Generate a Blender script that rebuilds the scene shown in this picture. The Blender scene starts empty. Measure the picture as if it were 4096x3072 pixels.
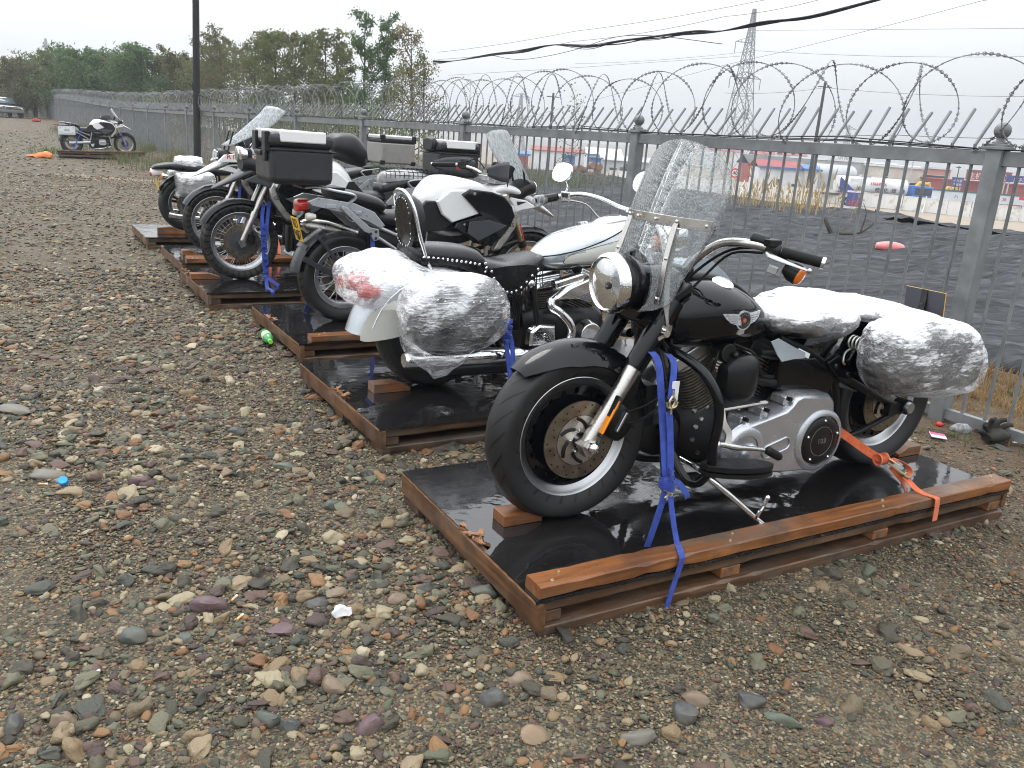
import bpy, math, random
import numpy as np
from mathutils import Vector, Matrix, noise
R=math.radians; PI=math.pi; sin=math.sin; cos=math.cos
rnd=random.Random(7)
SC=bpy.context.scene; COL=SC.collection
# ------------------------------------------------------------------ camera
cd=bpy.data.cameras.new('camera'); cam=bpy.data.objects.new('camera',cd); COL.objects.link(cam); SC.camera=cam
cd.sensor_width=36; cd.lens=36*3336.69/4096; cd.clip_start=.05; cd.clip_end=6000
CP,CR,CH=R(16.2255),R(4.2154),1.46967
_f=Vector((0,cos(CP),-sin(CP))); _u0=Vector((0,sin(CP),cos(CP))); _r0=Vector((1,0,0))
_r=_r0*cos(CR)+_u0*sin(CR); _u=_u0*cos(CR)-_r0*sin(CR)
cam.matrix_world=Matrix(((_r.x,_u.x,-_f.x,0),(_r.y,_u.y,-_f.y,0),(_r.z,_u.z,-_f.z,CH),(0,0,0,1)))
# ------------------------------------------------------------------ world: overcast daylight
SUN_EL,SUN_AZ=52,-35      # degrees; azimuth clockwise from +Y
w=bpy.data.worlds.new('World'); SC.world=w; w.use_nodes=True
nt=w.node_tree; nt.nodes.clear()
def wn(t,**k):
    n=nt.nodes.new(t)
    for a,b in k.items(): setattr(n,a,b)
    return n
out=wn('ShaderNodeOutputWorld'); bg=wn('ShaderNodeBackground'); bg.inputs[1].default_value=.12
sky=wn('ShaderNodeTexSky',sky_type='NISHITA',sun_disc=False); sky.sun_elevation=R(SUN_EL); sky.sun_rotation=R(SUN_AZ); sky.dust_density=6; sky.air_density=1.2
tc=wn('ShaderNodeTexCoord'); sep=wn('ShaderNodeSeparateXYZ'); nt.links.new(tc.outputs['Generated'],sep.inputs[0])
ns=wn('ShaderNodeTexNoise'); ns.inputs['Scale'].default_value=1.6; ns.inputs['Detail'].default_value=3; nt.links.new(tc.outputs['Generated'],ns.inputs['Vector'])
# cloud layer: brighter toward the zenith (overcast), a little brighter to the west, faint mottling
ramp=wn('ShaderNodeValToRGB'); e=ramp.color_ramp.elements
e[0].position=0; e[0].color=(5.0,5.15,5.35,1); e[1].position=1; e[1].color=(18,18.5,19.3,1)
x=e.new(.10); x.color=(7.6,7.9,8.15,1); x=e.new(.35); x.color=(13,13.5,14,1)
ad=wn('ShaderNodeMath',operation='MULTIPLY_ADD'); ad.inputs[1].default_value=.10; nt.links.new(ns.outputs['Fac'],ad.inputs[0])
lx=wn('ShaderNodeMath',operation='MULTIPLY_ADD'); lx.inputs[1].default_value=-.085; nt.links.new(sep.outputs[0],lx.inputs[0]); nt.links.new(sep.outputs[2],lx.inputs[2])
nt.links.new(lx.outputs[0],ad.inputs[2]); sb=wn('ShaderNodeMath',operation='SUBTRACT'); sb.inputs[1].default_value=.05
nt.links.new(ad.outputs[0],sb.inputs[0]); nt.links.new(sb.outputs[0],ramp.inputs[0])
mx=wn('ShaderNodeMix',data_type='RGBA'); mx.inputs[0].default_value=.93
nt.links.new(sky.outputs[0],mx.inputs[6]); nt.links.new(ramp.outputs[0],mx.inputs[7])
nt.links.new(mx.outputs[2],bg.inputs[0]); nt.links.new(bg.outputs[0],out.inputs[0])
sd=bpy.data.lights.new('sun','SUN'); sun=bpy.data.objects.new('sun',sd); COL.objects.link(sun)
sd.energy=.9; sd.angle=R(25); sd.color=(1,.97,.93)
a,el=R(SUN_AZ),R(SUN_EL); sun.rotation_euler=Vector((-sin(a)*cos(el),-cos(a)*cos(el),-sin(el))).to_track_quat('-Z','Y').to_euler(); sun.location=(0,0,30)
SC.view_settings.view_transform='Standard'; SC.view_settings.look='None'; SC.view_settings.exposure=.24; SC.view_settings.gamma=1
SC.cycles.use_denoising=True; SC.cycles.max_bounces=9; SC.cycles.transparent_max_bounces=24; SC.cycles.caustics_reflective=False; SC.cycles.caustics_refractive=False
SC.cycles.sample_clamp_indirect=4; SC.cycles.filter_width=1.05
# ------------------------------------------------------------------ geometry helpers
def V(*a): return Vector(a)
def cat(pts,n):
    """Catmull-Rom resample of a list of tuples, n steps per span"""
    p=[np.array(q,float) for q in pts]; o=[]
    for i in range(len(p)-1):
        a=p[i-1] if i else 2*p[0]-p[1]; b=p[i]; c=p[i+1]; d=p[i+2] if i+2<len(p) else 2*p[-1]-p[-2]
        for k in range(n):
            t=k/n; o.append(.5*((2*b)+(c-a)*t+(2*a-5*b+4*c-d)*t*t+(3*b-a-3*c+d)*t**3))
    o.append(p[-1]); return o
class MB:
    def __init__(s): s.v=[]; s.f=[]; s.mi=[]; s.m=0; s.M=None
    def add(s,vs,fs):
        o=len(s.v)
        if s.M is not None: vs=[tuple(s.M@Vector(q)) for q in vs]
        s.v+= [tuple(q) for q in vs]; s.f+= [tuple(i+o for i in f) for f in fs]; s.mi+= [s.m]*len(fs); return s
    def box(s,c,d,rot=None):
        x,y,z=[q/2 for q in d]; vs=[V(a*x,b*y,g*z) for a in(-1,1) for b in(-1,1) for g in(-1,1)]
        if rot is not None: vs=[rot@q for q in vs]
        c=V(*c); vs=[q+c for q in vs]
        return s.add(vs,[(0,1,3,2),(4,6,7,5),(0,4,5,1),(2,3,7,6),(0,2,6,4),(1,5,7,3)])
    def plank(s,c,d,seed=0,j=.0009,chip=.5):
        """sawn timber along x or y with uneven faces, slight bow and chipped arrises"""
        r=random.Random(seed+int(c[0]*977)+int(c[1]*613)); ax=0 if d[0]>=d[1] else 1; L=d[ax]; w=d[1-ax]/2; h=d[2]/2; n=max(3,int(L/.05)); rs=[]; bow=r.uniform(-.002,.002)
        for i in range(n+1):
            t=-L/2+L*i/n; ch=.003+.002*r.random()+(.009*r.random() if r.random()<chip*.22 else 0); row=[]
            for y,z in ((-w,-h+ch),(-w,h-ch),(-w+ch,h),(0,h),(w-ch,h),(w,h-ch),(w,-h+ch),(w-ch,-h),(-w+ch,-h)):
                y+=r.uniform(-j,j)+bow*sin(PI*i/n); z+=r.uniform(-j,j)*(.4 if z>0 else .6); row.append((c[0]+t,c[1]+y,c[2]+z) if ax==0 else (c[0]+y,c[1]+t,c[2]+z))
            rs.append(row)
        return s.rings(rs)
    def bar(s,a,b,w,h,up=(0,0,1)):
        """box from a to b, w wide, h high"""
        a=V(*a); b=V(*b); d=b-a; x=d.normalized(); u=V(*up); y=u.cross(x)
        if y.length<1e-5: y=V(0,1,0)
        y.normalize(); z=x.cross(y)
        vs=[p+y*i*w/2+z*j*h/2 for p in(a,b) for i in(-1,1) for j in(-1,1)]
        return s.add(vs,[(0,1,3,2),(4,6,7,5),(0,4,5,1),(2,3,7,6),(0,2,6,4),(1,5,7,3)])
    def rings(s,rs,cap=True,loop=True):
        n=len(rs[0]); vs=[q for r in rs for q in r]; fs=[]
        for i in range(len(rs)-1):
            for j in range(n if loop else n-1):
                k=(j+1)%n; fs.append((i*n+j,i*n+k,(i+1)*n+k,(i+1)*n+j))
        if cap and loop: fs.append(tuple(range(n))[::-1]); fs.append(tuple((len(rs)-1)*n+j for j in range(n)))
        return s.add(vs,fs)
    def tube(s,path,r,seg=8,sm=0,cap=True,sq=1):
        P=[tuple(q) for q in path]; rr=list(r) if hasattr(r,'__len__') else [r]*len(P)
        if sm: q=cat([tuple(p)+(k,) for p,k in zip(P,rr)],sm); P=[tuple(a[:3]) for a in q]; rr=[a[3] for a in q]
        P=[V(*q) for q in P]; rs=[]; N=None
        for i,p in enumerate(P):
            t=(P[min(i+1,len(P)-1)]-P[max(i-1,0)])
            if t.length<1e-9: t=V(0,0,1)
            t.normalize()
            if N is None: N=t.orthogonal().normalized() if abs(t.z)>.95 else t.cross(V(0,0,1)).normalized()
            else:
                N=N-t*N.dot(t)
                N=N.normalized() if N.length>1e-6 else t.orthogonal().normalized()
            B=t.cross(N); rs.append([p+(N*cos(2*PI*k/seg)+B*sin(2*PI*k/seg)*sq)*rr[i] for k in range(seg)])
        return s.rings(rs,cap)
    def strap(s,path,w,side,t=.002,sm=0):
        """flat webbing along path; side = width direction (tuple or per-point list)"""
        P=[tuple(q) for q in path]
        if sm: P=[tuple(q) for q in cat(P,sm)]
        P=[V(*q) for q in P]; rs=[]
        for i,p in enumerate(P):
            d=(P[min(i+1,len(P)-1)]-P[max(i-1,0)]).normalized(); sd_=side[min(i,len(side)-1)] if isinstance(side,list) else side
            y=V(*sd_); y=(y-d*y.dot(d)).normalized(); z=d.cross(y)
            rs.append([p+y*a*w/2+z*b*t/2 for a,b in((-1,-1),(1,-1),(1,1),(-1,1))])
        return s.rings(rs)
    def lathe(s,prof,c=(0,0,0),ax=(0,1,0),seg=32,closed=False,a0=0,a1=2*PI):
        """prof: (along-axis, radius)"""
        ax=V(*ax).normalized(); e1=ax.orthogonal().normalized() if abs(ax.y)<.9 else V(1,0,0)
        e1=(e1-ax*e1.dot(ax)).normalized(); e2=ax.cross(e1); c=V(*c); full=abs(a1-a0-2*PI)<1e-6
        ns_=seg if full else seg+1; rs=[]
        for k in range(ns_):
            t=a0+(a1-a0)*k/seg; d=e1*cos(t)+e2*sin(t); rs.append([c+ax*a+d*r for a,r in prof])
        n=len(prof); vs=[q for r in rs for q in r]; fs=[]
        for i in range(ns_ if full else ns_-1):
            i2=(i+1)%ns_
            for j in range(n if closed else n-1):
                k=(j+1)%n; fs.append((i*n+j,i2*n+j,i2*n+k,i*n+k))
        return s.add(vs,fs)
    def cyl(s,a,b,r,r2=None,seg=20):
        a=V(*a); b=V(*b); L=(b-a).length; r2=r if r2 is None else r2
        return s.lathe([(0,1e-4),(0,r),(L,r2),(L,1e-4)],a,b-a,seg)
    def ball(s,c,r,seg=16,sc=(1,1,1)):
        n=seg//2; vs=[];fs=[]
        for i in range(n+1):
            t=PI*i/n
            for j in range(seg):
                p=2*PI*j/seg; vs.append((c[0]+r*sc[0]*sin(t)*cos(p),c[1]+r*sc[1]*sin(t)*sin(p),c[2]+r*sc[2]*cos(t)))
        for i in range(n):
            for j in range(seg): k=(j+1)%seg; fs.append((i*seg+j,(i+1)*seg+j,(i+1)*seg+k,i*seg+k))
        return s.add(vs,fs)
    def body(s,secs,n=20,sub=4,cap=True,fn=None):
        """loft of superellipse rings in planes of constant x: (x, y, halfwidth, z, halfheight, exponent)"""
        S=cat(secs,sub) if sub>1 else [np.array(q,float) for q in secs]; rs=[]
        for q in S:
            x,y,hw,z,hh,e_=q[:6]; tl=q[6] if len(q)>6 else 0; r=[]
            for k in range(n):
                a=2*PI*k/n; c_,s_=cos(a),sin(a); py=hw*math.copysign(abs(c_)**(2/e_),c_); pz=hh*math.copysign(abs(s_)**(2/e_),s_)
                p=(x-pz*tl,y+py,z+pz)
                r.append(fn(p) if fn else p)
            rs.append(r)
        return s.rings(rs,cap)
    def prism(s,o,y0,y1,ch=0):
        """outline o of (x,z), extruded in y, optional chamfer ch on both faces"""
        if ch:
            cx=sum(p[0] for p in o)/len(o); cz=sum(p[1] for p in o)/len(o); L=max(max(abs(p[0]-cx),abs(p[1]-cz)) for p in o); k=1-ch/L
            i_=[(cx+(x-cx)*k,cz+(z-cz)*k) for x,z in o]; sg=1 if y1>y0 else -1
            rs=[[(x,y0,z) for x,z in i_],[(x,y0+sg*ch,z) for x,z in o],[(x,y1-sg*ch,z) for x,z in o],[(x,y1,z) for x,z in i_]]
        else: rs=[[(x,y0,z) for x,z in o],[(x,y1,z) for x,z in o]]
        return s.rings(rs)
    def fender(s,c,r,a0,a1,hw,drop=.04,n=28,m=9,t=.004,y=0,rr=None,k=2.0,tip=0):
        """curved mudguard round the y axis through c=(x,z); angles from +x toward +z; the sides turn down by drop"""
        for sgn in (1,):
            o=[];i_=[]
            for a in range(n+1):
                f=a/n; A=a0+(a1-a0)*f; R_=r if rr is None else r+(rr-r)*f; w=hw*(1-.45*max(0,1-f/.16)**2*tip); dp=drop*(1-.75*max(0,1-f/.30)*tip)
                row=[];row2=[]
                for b in range(m):
                    q=-1+2*b/(m-1); ra=R_-dp*abs(q)**k; row.append((c[0]+ra*cos(A),y+q*w,c[1]+ra*sin(A))); ra-=t; row2.append((c[0]+ra*cos(A),y+q*(w-t),c[1]+ra*sin(A)))
                o.append(row+row2[::-1])
        return s.rings(o)
    def text(s,txt,size,M,depth=.0015,font=None,sx=1,center=True):
        cu=bpy.data.curves.new('t','FONT'); cu.body=txt; cu.size=size; cu.extrude=depth; cu.resolution_u=3
        if center: cu.align_x='CENTER'; cu.align_y='CENTER'
        o=bpy.data.objects.new('t',cu); COL.objects.link(o); dg=bpy.context.evaluated_depsgraph_get(); me=bpy.data.meshes.new_from_object(o.evaluated_get(dg))
        vs=[M@V(v.co.x*sx,v.co.y,v.co.z) for v in me.vertices]; fs=[tuple(p.vertices) for p in me.polygons]
        bpy.data.objects.remove(o); bpy.data.curves.remove(cu); bpy.data.meshes.remove(me); return s.add(vs,fs)
    def build(s,name,mats,parent=None,loc=(0,0,0),bev=0,ang=38,off=None,smooth=True,label=None,solid=0,sub=0,rot=None):
        me=bpy.data.meshes.new(name); l=V(*loc)
        vv=s.v
        if off is not None or any(loc):
            o_=V(*off) if off is not None else V(0,0,0); vv=[(a-l.x,b-l.y,c-l.z) for a,b,c in s.v]
            l=l-o_
        me.from_pydata(vv,[],s.f)
        mats=mats if isinstance(mats,(list,tuple)) else [mats]
        for m in mats: me.materials.append(m)
        if any(s.mi): me.polygons.foreach_set('material_index',s.mi)
        me.validate(); me.update()
        if smooth:
            me.polygons.foreach_set('use_smooth',[True]*len(me.polygons)); me.set_sharp_from_angle(angle=R(ang))
        ob=bpy.data.objects.new(name,me); COL.objects.link(ob); ob.location=l
        if rot: ob.rotation_euler=rot
        if parent: ob.parent=parent
        if solid: m=ob.modifiers.new('s','SOLIDIFY'); m.thickness=solid; m.offset=0
        if bev: m=ob.modifiers.new('b','BEVEL'); m.width=bev; m.segments=2; m.limit_method='ANGLE'; m.angle_limit=R(40); m.harden_normals=True
        if sub: m=ob.modifiers.new('d','SUBSURF'); m.levels=m.render_levels=sub
        if label: ob['label']=label
        return ob
def tag(o,label=None,cat_=None,group=None,kind=None):
    if label: o['label']=label
    if cat_: o['category']=cat_
    if group: o['group']=group
    if kind: o['kind']=kind
    return o
def empty(name,loc=(0,0,0),rz=0,label=None,cat_=None,group=None):
    o=bpy.data.objects.new(name,None); COL.objects.link(o); o.location=loc; o.rotation_euler=(0,0,rz); o.empty_display_size=.1
    return tag(o,label,cat_,group)
def copy_tree(o,parent=None):
    c=o.copy(); COL.objects.link(c); c.parent=parent
    for ch in list(o.children): copy_tree(ch,c)
    return c
# ------------------------------------------------------------------ materials
class Mt:
    def __init__(s,name):
        s.mat=bpy.data.materials.new(name); s.mat.use_nodes=True; s.t=s.mat.node_tree; s.b=s.t.nodes['Principled BSDF']; s.o=s.t.nodes['Material Output']; s.co=None
    def n(s,t,**k):
        n=s.t.nodes.new(t)
        for a,b in k.items():
            if isinstance(a,str) and a.startswith('i_'): n.inputs[a[2:]].default_value=b
            else: setattr(n,a,b)
        return n
    def l(s,a,b): s.t.links.new(a,b); return s
    def coord(s,kind='Object'):
        if s.co is None: s.co=s.n('ShaderNodeTexCoord')
        return s.co.outputs[kind]
    def pos(s): return s.n('ShaderNodeNewGeometry').outputs['Position']
    def math(s,op,a,b=0,c=0,cl=False):
        n=s.n('ShaderNodeMath',operation=op); n.use_clamp=cl
        for i,q in enumerate((a,b,c)):
            if hasattr(q,'is_linked') or hasattr(q,'links'): s.l(q,n.inputs[i])
            else: n.inputs[i].default_value=q
        return n.outputs[0]
    def noise(s,scale,det=4,vec=None,rough=.55,sc=None,dist=0):
        n=s.n('ShaderNodeTexNoise'); n.inputs['Scale'].default_value=scale; n.inputs['Detail'].default_value=det; n.inputs['Roughness'].default_value=rough; n.inputs['Distortion'].default_value=dist
        v=vec if vec is not None else s.coord()
        if sc: v=s.map(v,sc)
        s.l(v,n.inputs['Vector']); return n
    def map(s,v,sc=(1,1,1),rot=(0,0,0),loc=(0,0,0)):
        m=s.n('ShaderNodeMapping'); m.inputs['Scale'].default_value=sc; m.inputs['Rotation'].default_value=rot; m.inputs['Location'].default_value=loc; s.l(v,m.inputs[0]); return m.outputs[0]
    def ramp(s,fac,stops,interp='LINEAR'):
        r=s.n('ShaderNodeValToRGB'); r.color_ramp.interpolation=interp; e=r.color_ramp.elements
        while len(e)>len(stops): e.remove(e[-1])
        for i,(p,c) in enumerate(stops):
            q=e[i] if i<len(e) else e.new(p); q.position=p; q.color=(tuple(c)+(1,))[:4] if hasattr(c,'__len__') else (c,c,c,1)
        s.l(fac,r.inputs[0]); return r.outputs[0]
    def mix(s,f,a,b,blend='MIX'):
        m=s.n('ShaderNodeMix',data_type='RGBA',blend_type=blend)
        for i,q in ((0,f),(6,a),(7,b)):
            if hasattr(q,'links'): s.l(q,m.inputs[i])
            elif i==0: m.inputs[0].default_value=q
            else: m.inputs[i].default_value=(tuple(q)+(1,))[:4]
        return m.outputs[2]
    def bump(s,h,strength=.3,dist=.002,prev=None):
        b=s.n('ShaderNodeBump'); b.inputs['Strength'].default_value=strength; b.inputs['Distance'].default_value=dist; s.l(h,b.inputs['Height'])
        if prev is not None: s.l(prev,b.inputs['Normal'])
        return b.outputs[0]
    def vor(s,scale,feature='F1',vec=None,rnd_=1):
        v=s.n('ShaderNodeTexVoronoi',feature=feature); v.inputs['Scale'].default_value=scale; v.inputs['Randomness'].default_value=rnd_; s.l(vec if vec is not None else s.coord(),v.inputs['Vector']); return v
    def drops(s,scale=170,strength=.5,prev=None,cut=.33):
        """rain drops standing on a wet surface"""
        v=s.vor(scale); w=s.noise(9,2); k=s.math('SUBTRACT',cut,v.outputs['Distance'],cl=True); k=s.math('POWER',k,.5)
        m=s.math('MULTIPLY',k,s.math('GREATER_THAN',w.outputs['Fac'],.42)); return s.bump(m,strength,.002,prev)
    def set(s,**k):
        nm=dict(col='Base Color',rough='Roughness',metal='Metallic',nor='Normal',coat='Coat Weight',coatr='Coat Roughness',spec='Specular IOR Level',trans='Transmission Weight',alpha='Alpha',ior='IOR',emis='Emission Strength',ecol='Emission Color',sheen='Sheen Weight',sss='Subsurface Weight')
        for a,b in k.items():
            i=s.b.inputs[nm[a]]
            if hasattr(b,'links'): s.l(b,i)
            elif hasattr(b,'__len__'): i.default_value=(tuple(b)+(1,))[:4]
            else: i.default_value=b
        return s
def simple(name,col,rough=.5,metal=0,var=.12,scale=14,bump=.15,bs=90,drops=0,**k):
    """paint/plastic/metal with slight tone, roughness and surface variation"""
    m=Mt(name); n=m.noise(scale,5); lo=tuple(c*(1-var) for c in col); hi=tuple(min(1,c*(1+var)) for c in col)
    c=m.ramp(n.outputs['Fac'],[(.3,lo),(.7,hi)]); r=m.ramp(n.outputs['Fac'],[(.3,max(0,rough*.75)),(.75,min(1,rough*1.25))])
    nor=m.bump(m.noise(bs,3).outputs['Fac'],bump,.0015) if bump else None
    if drops: nor=m.drops(170,drops,nor)
    m.set(col=c,rough=r,metal=metal,**k)
    if nor is not None: m.set(nor=nor)
    return m.mat
# ------------------------------------------------------------------ shared materials
def wood(name,c1,c2,c3,rough=.42,axis=0):
    m=Mt(name); sc=[22,22,22]; sc[axis]=1.6; oi=m.n('ShaderNodeObjectInfo')
    v=m.n('ShaderNodeVectorMath',operation='ADD'); m.l(m.coord(),v.inputs[0]); cb=m.n('ShaderNodeCombineXYZ'); m.l(m.math('MULTIPLY',oi.outputs['Random'],7),cb.inputs[0]); m.l(cb.outputs[0],v.inputs[1])
    g=m.noise(1,7,v.outputs[0],.62,sc,1.2); st=m.noise(3.2,5,v.outputs[0],.6,[1,1,1]); kn=m.noise(1,3,v.outputs[0],.5,[6 if axis else 2.2,6,6])
    c=m.ramp(g.outputs['Fac'],[(.28,c1),(.5,c2),(.72,c3)])
    c=m.mix(m.ramp(st.outputs['Fac'],[(.48,0),(.68,.75)]),c,(c1[0]*.42,c1[1]*.42,c1[2]*.45))
    c=m.mix(m.ramp(kn.outputs['Fac'],[(.64,0),(.7,.6)]),c,(.035,.02,.012))
    gy=m.noise(1,5,v.outputs[0],.65,[2.2,9,9] if axis==0 else [9,2.2,9]); c=m.mix(m.ramp(gy.outputs['Fac'],[(.50,0),(.64,.62)]),c,(.115,.098,.078)); dk=m.noise(1,4,v.outputs[0],.7,[9,3,6]); c=m.mix(m.ramp(dk.outputs['Fac'],[(.56,0),(.70,.7)]),c,(.03,.018,.011)); r=m.ramp(st.outputs['Fac'],[(.35,rough*.6),(.65,rough*1.4)])
    m.set(col=c,rough=r,nor=m.bump(g.outputs['Fac'],.45,.004),spec=.5); return m.mat
W_OR=wood('wet_orange_wood',(.10,.036,.012),(.22,.082,.025),(.33,.14,.045))
W_BR=wood('wet_brown_wood',(.045,.023,.012),(.10,.052,.027),(.19,.115,.065),.5)
W_BRy=wood('wet_brown_wood_crosswise',(.06,.027,.012),(.135,.062,.026),(.22,.115,.055),.5,1)
W_ORy=wood('orange_wood_crosswise',(.14,.055,.02),(.28,.12,.042),(.38,.18,.07),.45,1)
def deckmat():
    m=Mt('wet_black_film_plywood'); p=m.coord(); n=m.noise(2.3,4,p); s=m.noise(1,5,p,.6,[4,26,10]); rp=m.noise(14,3,p); sp=m.noise(70,2,p)
    c=m.ramp(n.outputs['Fac'],[(.3,(.006,.006,.007)),(.7,(.018,.017,.017))]); c=m.mix(m.ramp(s.outputs['Fac'],[(.6,0),(.75,.35)]),c,(.05,.045,.04))
    c=m.mix(m.ramp(sp.outputs['Fac'],[(.68,0),(.74,.4)]),c,(.12,.09,.06))
    puddle=m.ramp(n.outputs['Fac'],[(.40,0),(.52,1)])
    r=m.mix(puddle,(.16,)*3,(.015,)*3); r=m.mix(m.ramp(s.outputs['Fac'],[(.66,0),(.74,.6)]),r,(.3,)*3)
    b=m.bump(rp.outputs['Fac'],.14,.004); b=m.bump(m.noise(3.5,3,p).outputs['Fac'],.16,.02,b); b=m.bump(m.noise(120,2,p).outputs['Fac'],.05,.001,b)
    m.set(col=c,rough=r,nor=b,spec=.75); return m.mat
DECK=deckmat()
PLYEDGE=simple('broken_plywood_edge',(.27,.13,.06),.7,var=.4,scale=40)
BLK=simple('black_wet_paint',(.003,.0035,.0045),.06,var=.3,drops=.18,spec=.36,bump=.04,bs=30)
BLKM=simple('satin_black_metal',(.007,.0075,.008),.36,var=.3,drops=.25,bump=.25,spec=.35)
ENG=simple('engine_crinkle_black',(.008,.008,.0085),.5,var=.3,bump=.6,bs=400,spec=.3)
BLKP=simple('black_plastic',(.009,.0095,.011),.42,spec=.35,var=.3,bump=.3,bs=260)
GREYP=simple('dark_grey_plastic',(.05,.055,.062),.45,var=.15,bump=.2)
RUB=simple('black_rubber',(.007,.007,.007),.55,spec=.25,var=.3)
LEA=simple('wet_black_leather',(.006,.006,.0065),.27,var=.3,bump=.3,bs=160,drops=.15,spec=.45)
SEATM=simple('black_seat_vinyl',(.010,.011,.012),.4,var=.2,bump=.3,bs=300,spec=.4)
CHR=simple('chrome',(.78,.79,.8),.07,1,.05,bump=.08,bs=20,drops=.35)
STL=simple('brushed_steel',(.55,.53,.5),.3,1,.12,bump=.2,drops=.3)
ALU=simple('cast_aluminium',(.52,.53,.54),.36,1,.1,bump=.25,bs=300)
ALUP=simple('silver_painted_frame',(.42,.44,.46),.34,.55,.08,bump=.15)
SILC=simple('wet_silver_cast_cover',(.50,.52,.55),.24,.75,.06,bump=.3,bs=330,drops=.35,coat=.3)
PEW=simple('grey_brake_disc',(.27,.235,.185),.36,1,.2,scale=30)
WHT=simple('white_paint',(.80,.81,.80),.22,var=.025,bump=.05,coat=.4,drops=.12)
PEARL=simple('pearl_white_paint',(.74,.77,.78),.18,var=.03,bump=.05,coat=.6,drops=.3)
SILV=simple('silver_metallic_paint',(.50,.54,.57),.22,.55,var=.03,bump=.05,coat=.6,drops=.35)
CREAM=simple('cream_paint',(.74,.74,.68),.22,var=.02,bump=.04,coat=.4)
AMB=simple('amber_lens',(.85,.2,.015),.12,var=.08,coat=.6,emis=.0)
ORS=simple('orange_reflector',(.9,.27,.01),.25,var=.05)
REDL=simple('red_lens',(.5,.02,.015),.12,var=.1,coat=.6)
REDP=simple('red_plastic',(.6,.03,.02),.35)
YEL=simple('yellow_plate',(.85,.5,.03),.35,var=.06)
INK=simple('black_ink',(.02,.02,.03),.5,bump=0)
BRASS=simple('zinc_plated_steel',(.66,.58,.4),.3,.9,.15)
BRONZ=simple('gold_anodised_fork',(.42,.31,.17),.3,.9,.1)
GOLD=simple('brass_pin',(.6,.4,.14),.3,1)
WHITEP=simple('white_plastic',(.75,.76,.77),.4)
def web(name,c,c2):
    m=Mt(name); n=m.noise(40,3); w=m.n('ShaderNodeTexWave'); w.inputs['Scale'].default_value=160; w.inputs['Distortion'].default_value=1; m.l(m.coord(),w.inputs[0])
    m.set(col=m.ramp(n.outputs['Fac'],[(.3,c),(.7,c2)]),rough=.75,nor=m.bump(w.outputs['Fac'],.3,.001),sheen=.2); return m.mat
BLUE=web('blue_webbing',(.010,.030,.21),(.024,.068,.40)); ORG=web('orange_webbing',(.62,.10,.03),(.8,.2,.07))
def tyremat(name,nv=26,k=3.2,w=.07,dirt=.2,gw=.14):
    """rubber with angled grooves: object origin at the wheel centre, axis y"""
    m=Mt(name); s=m.n('ShaderNodeSeparateXYZ'); m.l(m.coord(),s.inputs[0]); x,y,z=s.outputs
    a=m.math('DIVIDE',m.math('ARCTAN2',z,x),2*PI); ay=m.math('ABSOLUTE',y); q=m.math('DIVIDE',ay,w)
    f=m.math('FRACT',m.math('ADD',m.math('MULTIPLY',a,nv),m.math('MULTIPLY',q,k*.5)))
    d=m.math('ABSOLUTE',m.math('SUBTRACT',f,.5)); g=m.math('LESS_THAN',d,gw*.5)
    rad=m.math('SQRT',m.math('ADD',m.math('MULTIPLY',x,x),m.math('MULTIPLY',z,z)))
    g=m.math('MULTIPLY',g,m.math('LESS_THAN',q,.93)); g=m.math('MULTIPLY',g,m.math('GREATER_THAN',q,.08))
    n=m.noise(6,5); dr=m.ramp(n.outputs['Fac'],[(.52,0),(.7,dirt)])
    c=m.mix(dr,(.017,.0175,.018),(.07,.06,.05)); c=m.mix(g,c,(.002,.002,.002))  # groove shade painted in: rubber coloured darker inside the grooves
    sw=m.noise(1,2,m.coord(),.5,[60,60,60]); b=m.bump(m.math('SUBTRACT',1,g),1.0,.012); b=m.bump(sw.outputs['Fac'],.2,.001,b)
    m.set(col=c,rough=m.ramp(n.outputs['Fac'],[(.35,.3),(.65,.6)]),nor=b,spec=.35); return m.mat
TYR=tyremat('cruiser_tyre',24,2.6,.07); TYG=tyremat('enduro_tyre',34,1.2,.065,.45,.3)
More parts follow.
